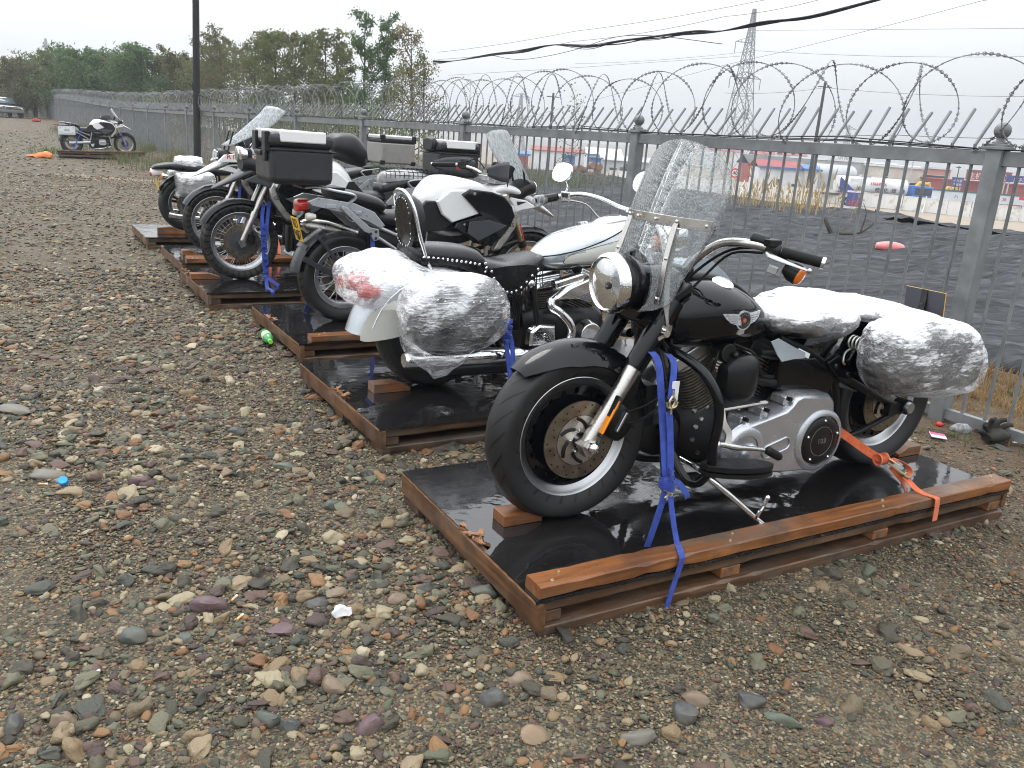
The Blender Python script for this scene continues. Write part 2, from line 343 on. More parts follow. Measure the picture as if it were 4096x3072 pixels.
def wrapmat(name,dens=.5,sc=(1,1,1),tint=(.92,.94,.96)):
    """stretch film: streaks of cloudy white over clear plastic"""
    m=Mt(name); p=m.coord(); st=m.noise(1,6,p,.7,[9*sc[0],48*sc[1],95*sc[2]],.7); cl=m.noise(7,4,p,.6); wr=m.noise(1,5,p,.6,[10*sc[0],30*sc[1],30*sc[2]],2.0)
    big=m.noise(3.4,3,p,.6); f=m.math('ADD',m.math('MULTIPLY',st.outputs['Fac'],.6),m.math('MULTIPLY',cl.outputs['Fac'],.4)); f=m.math('ADD',f,m.math('MULTIPLY',m.math('SUBTRACT',big.outputs['Fac'],.5),.42))
    nz=m.n('ShaderNodeNewGeometry'); sp=m.n('ShaderNodeSeparateXYZ'); m.l(nz.outputs['Normal'],sp.inputs[0]); f=m.math('ADD',f,m.math('MULTIPLY',sp.outputs[2],.14))  # upward faces turn whiter: the highlight on top is put into the film
    o=m.ramp(f,[(.60-dens*.3,.04),(.66-dens*.15,.22),(.72-dens*.15,.70),(.82-dens*.2,.97)])
    dv=m.n('ShaderNodeVectorMath',operation='ADD'); m.l(p,dv.inputs[0]); dn=m.noise(9,3,p); ds=m.n('ShaderNodeVectorMath',operation='SCALE'); ds.inputs['Scale'].default_value=.10; m.l(dn.outputs['Color'],ds.inputs[0]); m.l(ds.outputs[0],dv.inputs[1]); cr=m.vor(17,'DISTANCE_TO_EDGE',dv.outputs[0]); cr2=m.vor(41,'F1',dv.outputs[0]); b=m.bump(wr.outputs['Fac'],.35,.010); b=m.bump(m.ramp(cr.outputs['Distance'],[(0,1),(.12,.25),(.5,0)]),.45,.008,b); b=m.bump(cr2.outputs['Distance'],.18,.006,b); b=m.bump(st.outputs['Fac'],.18,.003,b); f=m.math('ADD',f,m.math('MULTIPLY',m.ramp(cr.outputs['Distance'],[(0,1),(.05,0)]),.06))
    m.set(col=tint,rough=.24,nor=b,spec=.6,coat=.3)
    tr=m.n('ShaderNodeBsdfTransparent'); gl=m.n('ShaderNodeBsdfGlossy'); gl.inputs['Roughness'].default_value=.13; m.l(b,gl.inputs['Normal'])
    thin=m.n('ShaderNodeMixShader'); thin.inputs[0].default_value=.10; m.l(tr.outputs[0],thin.inputs[1]); m.l(gl.outputs[0],thin.inputs[2])
    mx=m.n('ShaderNodeMixShader'); m.l(o,mx.inputs[0]); m.l(thin.outputs[0],mx.inputs[1]); m.l(m.b.outputs[0],mx.inputs[2]); m.l(mx.outputs[0],m.o.inputs[0]); return m.mat
WRAP=wrapmat('stretch_film',1.12,(1.2,.8,.7)); WRAPD=wrapmat('dense_stretch_film',1.2,(1.4,.6,.8))
def glassmat(name,rain=1,tint=(.9,.93,.93),haze=.05):
    m=Mt(name); p=m.coord(); v=m.vor(95,vec=p); v2=m.vor(44,vec=p); w=m.noise(3,3,p); st=m.noise(1,4,p,.6,[50,50,3])
    den=m.ramp(w.outputs['Fac'],[(.32,.22),(.66,.42)])
    d1=m.math('SUBTRACT',den,v.outputs['Distance'],cl=True); d2=m.math('SUBTRACT',m.math('MULTIPLY',den,.75),v2.outputs['Distance'],cl=True)
    h=m.math('POWER',m.math('ADD',d1,d2),.5); mask=m.math('GREATER_THAN',h,.03)
    b=m.bump(h,.8*rain+.01,.004)
    fr=m.n('ShaderNodeFresnel'); fr.inputs[0].default_value=1.5; m.l(b,fr.inputs[1])
    tr=m.n('ShaderNodeBsdfTransparent'); tr.inputs[0].default_value=tint+(1,); gl=m.n('ShaderNodeBsdfGlossy'); gl.inputs['Roughness'].default_value=.03; m.l(b,gl.inputs['Normal'])
    df=m.n('ShaderNodeBsdfTranslucent'); df.inputs[0].default_value=(.85,.87,.88,1); m.l(b,df.inputs[1]); dd=m.n('ShaderNodeBsdfDiffuse'); dd.inputs[0].default_value=(.75,.78,.8,1)
    d3=m.n('ShaderNodeMixShader'); m.l(df.outputs[0],d3.inputs[1]); m.l(dd.outputs[0],d3.inputs[2])
    a1=m.n('ShaderNodeMixShader'); m.l(fr.outputs[0],a1.inputs[0]); m.l(tr.outputs[0],a1.inputs[1]); m.l(gl.outputs[0],a1.inputs[2])
    hz=m.math('ADD',m.math('MULTIPLY',mask,.27*rain),m.math('MULTIPLY',m.ramp(st.outputs['Fac'],[(.4,0),(.7,1)]),haze*2)); hz=m.math('ADD',hz,haze)
    a2=m.n('ShaderNodeMixShader'); m.l(hz,a2.inputs[0]); m.l(a1.outputs[0],a2.inputs[1]); m.l(d3.outputs[0],a2.inputs[2]); m.l(a2.outputs[0],m.o.inputs[0]); return m.mat
GLASS=glassmat('rain_spotted_windshield',1,(.9,.92,.92),.045); FROST=glassmat('clouded_windscreen',.3,(.85,.88,.88),.28); LENS=glassmat('headlight_glass',.15,(.96,.97,.97),.03)
MIRR=simple('mirror_glass',(.9,.9,.9),.02,1,0,bump=0)
GALV=simple('grey_fence_paint',(.195,.207,.21),.5,.1,.28,scale=7,bump=.3,bs=60)
WIREM=simple('galvanised_razor_wire',(.25,.26,.27),.45,.5,.5)
# ------------------------------------------------------------------ ground
FD=V(-1.72,2.68,0).normalized(); FN=V(FD.y,-FD.x,0); F0=V(2.66,4.98,0)   # fence direction (away), normal (outward), first post
if FN.dot(V(0,0,0)-F0)>0: FN=-FN
def sq(x,y): d=V(x,y,0)-F0; return d.dot(FD),d.dot(FN)
def xy(s,q): p=F0+FD*s+FN*q; return p.x,p.y
def ss(a,b,x): t=max(0,min(1,(x-a)/(b-a))); return t*t*(3-2*t)
def nz(x,y,sc,z=0): return noise.noise(V(x*sc,y*sc,z))
def rise(x,y): return .5*ss(27,62,y)*ss(30,8,sq(x,y)[1])
def gz(x,y):
    s,q=sq(x,y); z=0
    d=math.hypot(x,y)
    z+=nz(x,y,.7,3)*.022+nz(x,y,2.4)*.009*ss(25,10,d)
    z+=.30*math.exp(-((q-.3)/.8)**2)*ss(17,24,s)*ss(60,40,s)+.08*math.exp(-((q)/1.2)**2)*ss(3,7,s)+rise(x,y)
    if q>0:
        z+=ss(2.0,5,q)*.10+ss(6,13,q)*.02+nz(x,y,.25,5)*.16*ss(2,6,q)*ss(34,18,q)+nz(x,y,.12,9)*.15*ss(5,12,q)*ss(34,18,q)
        z-=3.5*ss(15,36,q)
    return z
def groundmat():
    m=Mt('wet_gravel_ground'); p=m.pos(); s=m.n('ShaderNodeVectorMath',operation='SUBTRACT'); m.l(p,s.inputs[0]); s.inputs[1].default_value=tuple(F0)
    dt=m.n('ShaderNodeVectorMath',operation='DOT_PRODUCT'); m.l(s.outputs[0],dt.inputs[0]); dt.inputs[1].default_value=tuple(FN); q=dt.outputs['Value']
    wob=m.noise(.9,4,p); qq=m.math('ADD',q,m.math('MULTIPLY',m.math('SUBTRACT',wob.outputs['Fac'],.5),2.2))
    f3=m.map(p,(1,1,.35))
    v1=m.vor(26,vec=f3); v2=m.vor(70,vec=f3); v3=m.vor(150,vec=f3)
    pal=[(0,(0.047,0.047,0.035)),(.14,(0.098,0.093,0.063)),(.27,(0.154,0.110,0.061)),(.38,(0.069,0.052,0.047)),(.5,(0.195,0.154,0.096)),(.6,(0.050,0.058,0.044)),(.7,(0.110,0.075,0.040)),(.8,(0.152,0.139,0.097)),(.9,(0.088,0.052,0.033)),(.96,(0.280,0.236,0.160))]
    def stones(v): 
        sr=m.n('ShaderNodeSeparateColor'); m.l(v.outputs['Color'],sr.inputs[0]); return m.ramp(sr.outputs[0],pal,'CONSTANT')
    c=m.mix(m.ramp(v2.outputs['Distance'],[(.25,0),(.5,1)]),stones(v2),stones(v3)); g1=m.noise(14,2,p)
    c=m.mix(m.math('MULTIPLY',m.math('LESS_THAN',v1.outputs['Distance'],.42),m.math('GREATER_THAN',g1.outputs['Fac'],.5)),c,stones(v1))
    c=m.mix(m.ramp(m.noise(1.1,5,p,.65).outputs['Fac'],[(.45,0),(.78,.4)]),c,(.125,.10,.072))
    c=m.mix(m.ramp(m.noise(.22,4,p).outputs['Fac'],[(.5,0),(.78,.3)]),c,(.15,.125,.095))
    grav=c
    dirt=m.ramp(m.noise(5,8,p,.7).outputs['Fac'],[(.3,(.075,.053,.034)),(.55,(.13,.095,.062)),(.75,(.19,.145,.10))])
    c=m.mix(m.ramp(m.math('MULTIPLY_ADD',qq,.35,1.0),[(.28,0),(.62,1)]),grav,dirt)
    pv=m.n('ShaderNodeVectorMath',operation='SUBTRACT'); m.l(p,pv.inputs[0]); pv.inputs[1].default_value=(-9.6,19.4,0); pl=m.n('ShaderNodeVectorMath',operation='LENGTH'); m.l(m.map(pv.outputs[0],(.42,1.5,0),(0,0,.3)),pl.inputs[0]); c=m.mix(m.ramp(m.math('ADD',pl.outputs['Value'],m.math('MULTIPLY',wob.outputs['Fac'],.8)),[(.9,.85),(1.35,0)]),c,(.27,.21,.13))
    soil=m.ramp(m.noise(.6,7,p,.6).outputs['Fac'],[(.3,(.20,.16,.12)),(.7,(.30,.25,.19))])
    c=m.mix(m.ramp(m.math('MULTIPLY',q,.01),[(.20,0),(.30,1)]),c,soil)
    h=m.math('ADD',m.math('MULTIPLY',v2.outputs['Distance'],-.5),m.math('MULTIPLY',v1.outputs['Distance'],-.7)); h=m.math('ADD',h,m.math('MULTIPLY',v3.outputs['Distance'],-.25))
    b=m.bump(h,.75,.022); b=m.bump(m.noise(40,6,p,.7).outputs['Fac'],.4,.01,b)
    m.set(col=c,rough=m.ramp(m.noise(3,4,p).outputs['Fac'],[(.35,.5),(.65,.85)]),nor=b,spec=.15); return m.mat
GM=groundmat()
def ground():
    def axis(lo,hi,c,near,far):
        o=[c]; x=c; st=near
        while x<hi: st=min(far,max(near,abs(x-c)*.07)); x+=st; o.append(x)
        x=c
        while x>lo: st=min(far,max(near,abs(x-c)*.07)); x-=st; o.insert(0,x)
        return o
    S=axis(-600,2500,3,.28,180); Q=axis(-900,2500,0,.28,180); vs=[];fs=[]
    for s in S:
        for q in Q: x,y=xy(s,q); vs.append((x,y,gz(x,y)))
    n=len(Q)
    for i in range(len(S)-1):
        for j in range(n-1): a=i*n+j; fs.append((a,a+1,a+n+1,a+n))
    m=MB(); m.v=vs; m.f=fs; m.mi=[0]*len(fs)
    if True:
        a,b,c=[V(*vs[i]) for i in fs[0][:3]]
        if (b-a).cross(c-a).z<0: m.f=[f[::-1] for f in fs]
    return tag(m.build('ground',GM,ang=180),'wet gravel yard with brown dirt along the fence',None,None,'structure')
ground()
# ------------------------------------------------------------------ gravel: countless stones, instanced from shapes made inside one node tree
def stonemat():
    m=Mt('wet_mixed_stones'); at=m.n('ShaderNodeAttribute',attribute_type='INSTANCER',attribute_name='tone'); at2=m.n('ShaderNodeAttribute',attribute_type='GEOMETRY',attribute_name='tone')
    t=m.math('ADD',at.outputs['Fac'],at2.outputs['Fac'])
    pal=[(0,(0.053,0.052,0.039)),(.09,(0.092,0.087,0.058)),(.18,(0.136,0.133,0.089)),(.27,(0.217,0.157,0.089)),(.35,(0.056,0.063,0.052)),(.43,(0.116,0.073,0.061)),(.50,(0.277,0.214,0.133)),(.57,(0.069,0.047,0.044)),(.63,(0.187,0.094,0.044)),(.69,(0.150,0.118,0.075)),(.76,(0.098,0.111,0.074)),(.82,(0.040,0.039,0.033)),(.88,(0.328,0.280,0.179)),(.93,(0.246,0.138,0.062)),(.97,(0.428,0.370,0.257))]
    c=m.ramp(t,pal,'CONSTANT'); oi=m.n('ShaderNodeObjectInfo')
    p=m.coord('Object'); n=m.noise(2.2,6,p,.7); n2=m.noise(9,4,p,.6)
    c=m.mix(m.ramp(n.outputs['Fac'],[(.35,0),(.7,.6)]),c,m.mix(.4,c,(.15,.11,.065))); c=m.mix(m.ramp(n2.outputs['Fac'],[(.62,0),(.75,.35)]),c,(.05,.045,.04))
    m.set(col=c,rough=m.ramp(n.outputs['Fac'],[(.3,.3),(.7,.62)]),nor=m.bump(n2.outputs['Fac'],.35,.05),spec=.28); return m.mat
STM=stonemat()
def gravel(name,pts,detail,seed,lab):
    me=bpy.data.meshes.new(name); me.vertices.add(len(pts)); me.vertices.foreach_set('co',pts[:,:3].ravel())
    for k,(nm,ty) in enumerate((('tone','FLOAT'),('size','FLOAT'))): a=me.attributes.new(nm,ty,'POINT'); a.data.foreach_set('value',pts[:,3+k].astype(np.float32))
    a=me.attributes.new('turn','FLOAT_VECTOR','POINT'); a.data.foreach_set('vector',pts[:,5:8].astype(np.float32).ravel())
    a=me.attributes.new('flat','FLOAT_VECTOR','POINT'); a.data.foreach_set('vector',pts[:,8:11].astype(np.float32).ravel())
    ob=bpy.data.objects.new(name,me); COL.objects.link(ob); me.materials.append(STM)
    g=bpy.data.node_groups.new(name+'_nodes','GeometryNodeTree'); g.interface.new_socket('Geometry',in_out='INPUT',socket_type='NodeSocketGeometry'); g.interface.new_socket('Geometry',in_out='OUTPUT',socket_type='NodeSocketGeometry')
    N=lambda t,**k:[setattr(q,a,b) for q in [g.nodes.new(t)] for a,b in k.items()] and g.nodes[-1] or g.nodes[-1]
    L=g.links.new; gi=g.nodes.new('NodeGroupInput'); go=g.nodes.new('NodeGroupOutput'); join=g.nodes.new('GeometryNodeGeometryToInstance')
    for k in range(7):
        ic=g.nodes.new('GeometryNodeMeshIcoSphere'); ic.inputs['Radius'].default_value=.5; ic.inputs['Subdivisions'].default_value=detail
        sp=g.nodes.new('GeometryNodeSetPosition'); no=g.nodes.new('ShaderNodeTexNoise'); no.noise_dimensions='4D'; no.inputs['W'].default_value=k*3.7+seed; no.inputs['Scale'].default_value=1.5; no.inputs['Detail'].default_value=1.5
        vo=g.nodes.new('ShaderNodeTexVoronoi'); vo.voronoi_dimensions='4D'; vo.inputs['W'].default_value=k*1.9+seed; vo.inputs['Scale'].default_value=1.6
        sb=g.nodes.new('ShaderNodeVectorMath'); sb.operation='SUBTRACT'; sb.inputs[1].default_value=(.5,.5,.5); L(no.outputs['Color'],sb.inputs[0])
        sc=g.nodes.new('ShaderNodeVectorMath'); sc.operation='SCALE'; sc.inputs['Scale'].default_value=.75; L(sb.outputs[0],sc.inputs[0])
        pn=g.nodes.new('GeometryNodeInputPosition'); s2=g.nodes.new('ShaderNodeVectorMath'); s2.operation='SCALE'; L(pn.outputs[0],s2.inputs[0])
        mt=g.nodes.new('ShaderNodeMath'); mt.operation='MULTIPLY'; mt.inputs[1].default_value=-.38; L(vo.outputs['Distance'],mt.inputs[0]); L(mt.outputs[0],s2.inputs['Scale'])
        ad=g.nodes.new('ShaderNodeVectorMath'); L(sc.outputs[0],ad.inputs[0]); L(s2.outputs[0],ad.inputs[1]); L(ic.outputs[0],sp.inputs[0]); L(ad.outputs[0],sp.inputs['Offset'])
        sh=g.nodes.new('GeometryNodeSetShadeSmooth'); L(sp.outputs[0],sh.inputs[0]); sm=g.nodes.new('GeometryNodeSetMaterial'); sm.inputs['Material'].default_value=STM; L(sh.outputs[0],sm.inputs[0]); L(sm.outputs[0],join.inputs[0])
    iop=g.nodes.new('GeometryNodeInstanceOnPoints'); iop.inputs['Pick Instance'].default_value=True; L(gi.outputs[0],iop.inputs['Points']); L(join.outputs[0],iop.inputs['Instance'])
    rv=g.nodes.new('FunctionNodeRandomValue'); rv.data_type='INT'; rv.inputs[4].default_value=0; rv.inputs[5].default_value=6; L(rv.outputs[2],iop.inputs['Instance Index'])
    def at(nm,ty): a=g.nodes.new('GeometryNodeInputNamedAttribute'); a.data_type=ty; a.inputs[0].default_value=nm; return a.outputs[0]
    er=g.nodes.new('FunctionNodeEulerToRotation'); L(at('turn','FLOAT_VECTOR'),er.inputs[0]); L(er.outputs[0],iop.inputs['Rotation'])
    sc=g.nodes.new('ShaderNodeVectorMath'); sc.operation='SCALE'; L(at('flat','FLOAT_VECTOR'),sc.inputs[0]); L(at('size','FLOAT'),sc.inputs['Scale']); L(sc.outputs[0],iop.inputs['Scale'])
    L(iop.outputs[0],go.inputs[0]); mo=ob.modifiers.new('g','NODES'); mo.node_group=g
    return tag(ob,lab,None,None,'stuff')
PAL=[((.132,2.245),30.25,1.08,2.44),((-.59,3.662),31.81,1.22,2.44),((-1.354,5.128),31.32,1.22,2.44),((-2.458,6.513),31.49,1.22,2.44),((-3.174,7.814),31.95,1.22,2.44),((-4.212,9.369),31.32,1.22,2.44),((-14.206,25.88),29.79,1.22,2.44)]
def inpal(X,Y,mg=0.0):
    o=np.zeros(len(X),bool)
    for (a,b),t,w_,l_ in PAL:
        c,s_=cos(R(t)),sin(R(t)); u=(X-a)*c+(Y-b)*s_; v=-(X-a)*s_+(Y-b)*c
        o|=(u>mg)&(u<l_-mg)&(v>mg)&(v<w_-mg)
    return o
def scatter(n,r0,r1,smin,smax,power,seed,sink=.15,clump=0,fine=False):
    g=np.random.default_rng(seed); r=np.sqrt(g.uniform(r0*r0,r1*r1,n)); a=g.uniform(R(-39),R(37),n); X=r*np.sin(a); Y=r*np.cos(a)
    q=(X-F0.x)*FN.x+(Y-F0.y)*FN.y
    keep=(~inpal(X,Y,.03))&(q<-.9+g.normal(0,.5,n))
    lit=np.array([nz(x,y,.9,11) for x,y in zip(X,Y)])
    if clump: keep&=(g.uniform(0,1,n)<np.clip(.62+lit*clump*.6,.22,1)) 
    # the right foreground carries finer, better packed gravel
    fine_=(X>.35+.12*Y)
    if clump: keep&=~(fine_&(g.uniform(0,1,n)<.74))
    X,Y=X[keep],Y[keep]; n=len(X); u=g.uniform(0,1,n); S=smin+(smax-smin)*u**power
    Z=np.array([gz(x,y) for x,y in zip(X,Y)])
    fl=np.stack([g.uniform(.8,1.45,n),g.uniform(.65,1.05,n),g.uniform(.34,.68,n)],1); Z=Z+S*fl[:,2]*(.5-sink-.0)*.6
    tr=np.stack([g.normal(0,.22,n),g.normal(0,.22,n),g.uniform(0,6.28,n)],1)
    return np.concatenate([X[:,None],Y[:,None],Z[:,None],g.uniform(0,1,n)[:,None],S[:,None],tr,fl],1)
gravel('fine_gravel',scatter(190000,.95,5.4,.006,.018,1.5,1),1,.3,'fine wet gravel packed between the larger stones')
gravel('pebbles',np.concatenate([scatter(72000,.95,8.5,.015,.040,1.8,2,.1,.9),scatter(52000,8.5,22,.022,.055,1.5,5,.1,.6)]),2,5.1,'mixed brown, green and purple pebbles covering the yard')
gravel('coarse_stones',np.concatenate([scatter(19000,.95,9,.030,.092,2.1,3,.26,1.5),scatter(2600,9,14,.036,.092,2.6,31,.24,1.3),scatter(3600,12,30,.05,.10,2.5,6,.2,1),scatter(16000,21,50,.05,.11,1.8,8,.2,.5)]),3,9.3,'coarse rounded stones scattered across the gravel')
# ------------------------------------------------------------------ pallets
def jag(mb,pts,z0,z1): mb.rings([[(x,y,z0) for x,y in pts],[(x,y,z1) for x,y in pts]])
def pallet(i,label,beam=None,beam2=None,chocks=(),z0=0,tilt=0,broken=0,L=None):
    (X,Y),t,W_,L_=PAL[i]; L_=L or L_; r=random.Random(40+i)
    root=empty('pallet',(X,Y,z0),R(t),label,'pallet','pallets under the motorcycles'); root.rotation_euler=(0,R(-tilt),R(t))
    def B(nm,c,d,m,parent=root,rot=None,bev=.004,lab=None):
        b=MB(); b.plank(c,d,i) if max(d[:2])>.3 else b.box(c,d,rot); o=b.build(nm,m,parent,loc=c,bev=bev if max(d[:2])<=.3 else 0,label=lab); return o
    for y in (.075,W_/2,W_-.075): B('skid',(L_/2+r.uniform(-.01,.01),y,.022),(L_-.02,.15,.043),W_BR)
    for y in (.035,W_/2,W_-.05):
        B('stringer',(L_/2,y,.106),(L_-.03,.04,.04),W_BR)
        for x in (.05,L_*.33,L_*.66,L_-.06): B('block',(x,y+.01,.0655),(.09,.06,.039),W_ORy if x>.1 else W_BR)
    B('end_board',(.006,W_/2,.085),(.028,W_+.02,.084),W_BRy,bev=.003)
    B('end_board',(L_-.012,W_/2,.09),(.028,W_-.01,.07),W_BRy,bev=.003)
    # film-faced plywood sheet with a splintered edge
    x0,x1=(-.012,L_); pts=[]
    n=46
    for k in range(n): 
        y=W_*k/(n-1); d=0
        if broken and abs(k/(n-1)-broken)<.09: d=.035*r.random()+.012
        pts.append((x0+d+r.uniform(-.0015,.0015),y))
    pts+= [(x1,W_),(x1,0)]
    d=MB(); jag(d,pts,.1275,.140); dk=d.build('deck',[DECK],root,smooth=False)
    d=MB()
    for k in range(n-1):
        a,b=pts[k],pts[k+1]; d.add([(a[0]-.0015,a[1],.1285),(b[0]-.0015,b[1],.1285),(b[0]-.0015,b[1],.1385),(a[0]-.0015,a[1],.1385)],[(0,1,2,3)])
    d.build('deck_edge',PLYEDGE,root,smooth=False)
    if broken:
        s=MB()
        for k in range(16):
            y=W_*broken+r.uniform(-.09,.09); s.bar((r.uniform(-.008,.02),y,.137),(r.uniform(-.02,.05),y+r.uniform(-.05,.05),.141+r.uniform(0,.014)),r.uniform(.004,.02),.003)
        s.build('splinters',PLYEDGE,root,smooth=False)
    if beam: 
        a,b,y=beam; o=B('top_beam',((a+b)/2,y,.1625),(b-a,.088,.044),W_OR,bev=.005)
        for x in [a+.08]+[a+(b-a)*k/3 for k in (1,2)]+[b-.08]:
            for q in (-.02,.02): s=MB(); s.lathe([(0,1e-4),(0,.0065),(.003,.006),(.0035,.0032),(.007,.003),(.007,1e-4)],(x+q*1.2,y+q,.1846),(0,0,1),8); s.build('screw_head',BRASS,root)
    if beam2: a,b,y=beam2; B('top_beam',((a+b)/2,y,.1625),(b-a,.088,.044),W_OR,bev=.005)
    for (x,y,a,l,h) in chocks:
        s=MB(); w2=.045; up=1 if a>=0 else -1
        o=[(-l/2,0),(l/2,0),(l/2,h*(.35 if up>0 else 1)),(l*.1*up,h),(-l/2,h*(1 if up>0 else .35))]
        s.prism(o,-w2,w2,.003); s.build('wheel_chock',W_OR,root,bev=.002,rot=(0,0,R(0)),loc=(0,0,0)).location=(x,y,.1405)
    return root
pallet(0,'near wooden pallet with black wet deck and an orange beam, under the black cruiser',(.0,2.44,.045),None,[(.215,.52,1,.16,.042),(2.37,.50,-1,.16,.045)],broken=.42)
pallet(1,'pallet with splintered left edge and bare long side, under the white fringed cruiser',None,None,[(.27,.56,1,.21,.05)],broken=.47)
pallet(2,'pallet with short orange beam and broken corner, under the bike with plate RD 9487',(.07,2.40,.05),None,[],broken=.62)
pallet(3,'bare wooden pallet under the dark bike whose fork carries a wound blue strap',None,None,[(.10,.66,1,.24,.05)],broken=.86)
pallet(4,'pallet with two orange beams, under the white bike with red side lettering',(.03,2.42,.05),(.05,2.42,.17),[(.15,.55,1,.14,.05)])
pallet(5,'pallet with pale reflecting deck, under the bike with film-wrapped saddlebags',None,None,[(.31,.33,1,.30,.075)])
pallet(6,'lone pallet far off by the fence, under the white bike with silver side case',(.05,2.4,.05),None,[],z0=.05,tilt=1.9)
# ------------------------------------------------------------------ fence
PB=3.184
def zf(s): return rise(*xy(s,0))
def fence():
    root=empty('steel_fence',(F0.x,F0.y,0),0,'long grey steel bar fence with bent spikes along the yard','fence')
    def W(s,q,z): x,y=xy(s,q); return (x-F0.x,y-F0.y,z)
    ang=math.atan2(FD.y,FD.x); RM=Matrix.Rotation(ang,3,'Z')
    post=None; N=30
    for k in range(-1,N):
        s=k*PB; x,y=xy(s,0)
        if k<8:
            m=MB(); m.box((0,0,.80),(.092,.092,1.64)); m.box((0,0,1.622),(.128,.128,.018)); m.box((0,0,1.638),(.105,.105,.016))
            m.lathe([(0,.042),(.010,.042),(.018,.024),(.03,.022),(.034,.026)],(0,0,1.646),(0,0,1),20); m.ball((0,0,1.718),.046,20)
            o=m.build('post',GALV,root,bev=.004 if k<4 else 0)
            post=o
        else: o=post.copy(); COL.objects.link(o)
        o.location=(x-F0.x,y-F0.y,zf(s)); o.rotation_euler=(0,0,ang); o.parent=root
    for k in range(-1,N-1):
        a=W(k*PB+.046,0,1.565+zf(k*PB)); b=W((k+1)*PB-.046,0,1.565+zf((k+1)*PB)); m=MB(); m.bar(a,b,.042,.082); m.build('top_rail',GALV,root,bev=.004 if k<3 else 0)
        a=W(k*PB+.046,0,.05+zf(k*PB)); b=W((k+1)*PB-.046,0,.05+zf((k+1)*PB)); m=MB(); m.bar(a,b,.045,.06); m.build('bottom_rail',GALV,root)
    r=random.Random(3); rest=MB(); cnt=0
    for k in range(-1,N-1):
        n=22; 
        for j in range(n):
            s=k*PB+(j+1)*PB/(n+1); hgt=.232+r.uniform(-.012,.018); off=.135+r.uniform(-.012,.012); ds=r.uniform(-.012,.012)
            f=zf(s); path=[W(s,0,.02+f),W(s,0,1.60+f),W(s+ds*.3,-.012,1.635+f),W(s+ds,off,1.60+hgt+f)]
            near=k<4 and cnt<98
            if near: m=MB(); m.tube(path,.0098,10); m.build('bar',GALV,root); cnt+=1
            else: rest.tube(path,.0098 if k<8 else .013,5 if k<10 else 4)
    o=rest.build('distant_bars',GALV,root); o['kind']='stuff'
    return root
fence()
# ------------------------------------------------------------------ razor wire
def coil(hand=1,x=-1.6*PB,turn=0,label='',pk=1.0):
    P=[]
    while x<28*PB:
        pitch=pk*(.47 if x<5 else .36 if x<14 else .30); wob=.03*math.sin(turn*1.3)+.02*math.sin(turn*2.9)
        n=40 if x<8 else 26 if x<22 else 16 if x<45 else 12; rad=.262+.022*math.sin(turn*.9+1)+wob*.4
        for k in range(n):
            a=2*PI*k/n; 
            # double loops: the coil leans back and forth so neighbours cross
            th=a+2*PI*turn; rd=.262+.02*sin(th*.143+1)+.012*sin(th*.31); s_=x+pitch*k/n+.07*sin(th*.37)+.05*sin(th*.171)
            P.append((s_-rd*.80*cos(th)*hand,.05+rd*(.60 if x<12 else .8)*cos(th)+.02*sin(th*.23),1.865+.03*sin(th*.205)+rd*1.02*sin(th)+zf(x),x))
        x+=pitch; turn+=1
    pts=[]
    for s_,q,z,_ in P:
        X,Y=xy(s_,q); pts.append(V(X,Y,z))
    root=empty('razor_wire_coil',(F0.x,F0.y,1.86),0,label,'razor wire','razor wire coils on the fence')
    w=MB(); b=MB(); d=0; pr=pts[0]; nxt=0; L=0
    seg=[]; run=[]
    for i,p in enumerate(pts): run.append(p)
    # core wire in stretches of falling detail
    cut=[i for i,q in enumerate(P) if q[3]<9]; c1=len(cut)
    w.tube(pts[:c1],.0035,6); w.tube(pts[c1-1:],.0042,3)
    # barbs: small flat bow-tie blades clipped round the wire
    for i in range(1,len(pts)):
        a,c=pts[i-1],pts[i]; l=(c-a).length; dd=(c-a).normalized(); far=P[i][3]
        step=.036 if far<6 else .055 if far<16 else .10
        if far>45: break
        while nxt<L+l:
            p=a.lerp(c,(nxt-L)/l); nr=dd.orthogonal().normalized(); nr=nr*cos(nxt*9)+dd.cross(nr)*sin(nxt*9)
            h=.0135; e_=.0165
            b.add([p-dd*e_+nr*h,p-dd*.0035+nr*.003,p+dd*.0035+nr*.003,p+dd*e_+nr*h,p+dd*e_-nr*h,p+dd*.0035-nr*.003,p-dd*.0035-nr*.003,p-dd*e_-nr*h],[(0,1,6,7),(1,2,5,6),(2,3,4,5)])
            nxt+=step
        L+=l
    w.build('core_wire',WIREM,root,off=(F0.x,F0.y,1.86)); b.build('barbs',WIREM,root,off=(F0.x,F0.y,1.86),smooth=False)
    if hand<0: return
    # three tensioned carrier wires lying on the rail
    m=MB()
    for q,z,sg in ((-.03,1.622,.01),(-.05,1.63,.02),(.03,1.615,.012)):
        path=[]
        for k in range(0,90): s_=-5+k*1.0; X,Y=xy(s_,q+.02*sin(k*1.7)); path.append((X,Y,z+sg*sin(k*2.3)))
        m.tube(path,.0035,4)
    tag(m.build('carrier_wires',RUB),'slack black wires lying along the top rail of the fence','wire')
coil(1,-1.6*PB,0,'darker dense coil of razor wire lying on the bent fence spikes')
coil(-1,-1.3*PB,3.3,'looser second coil of razor wire tangled through the first',1.7)
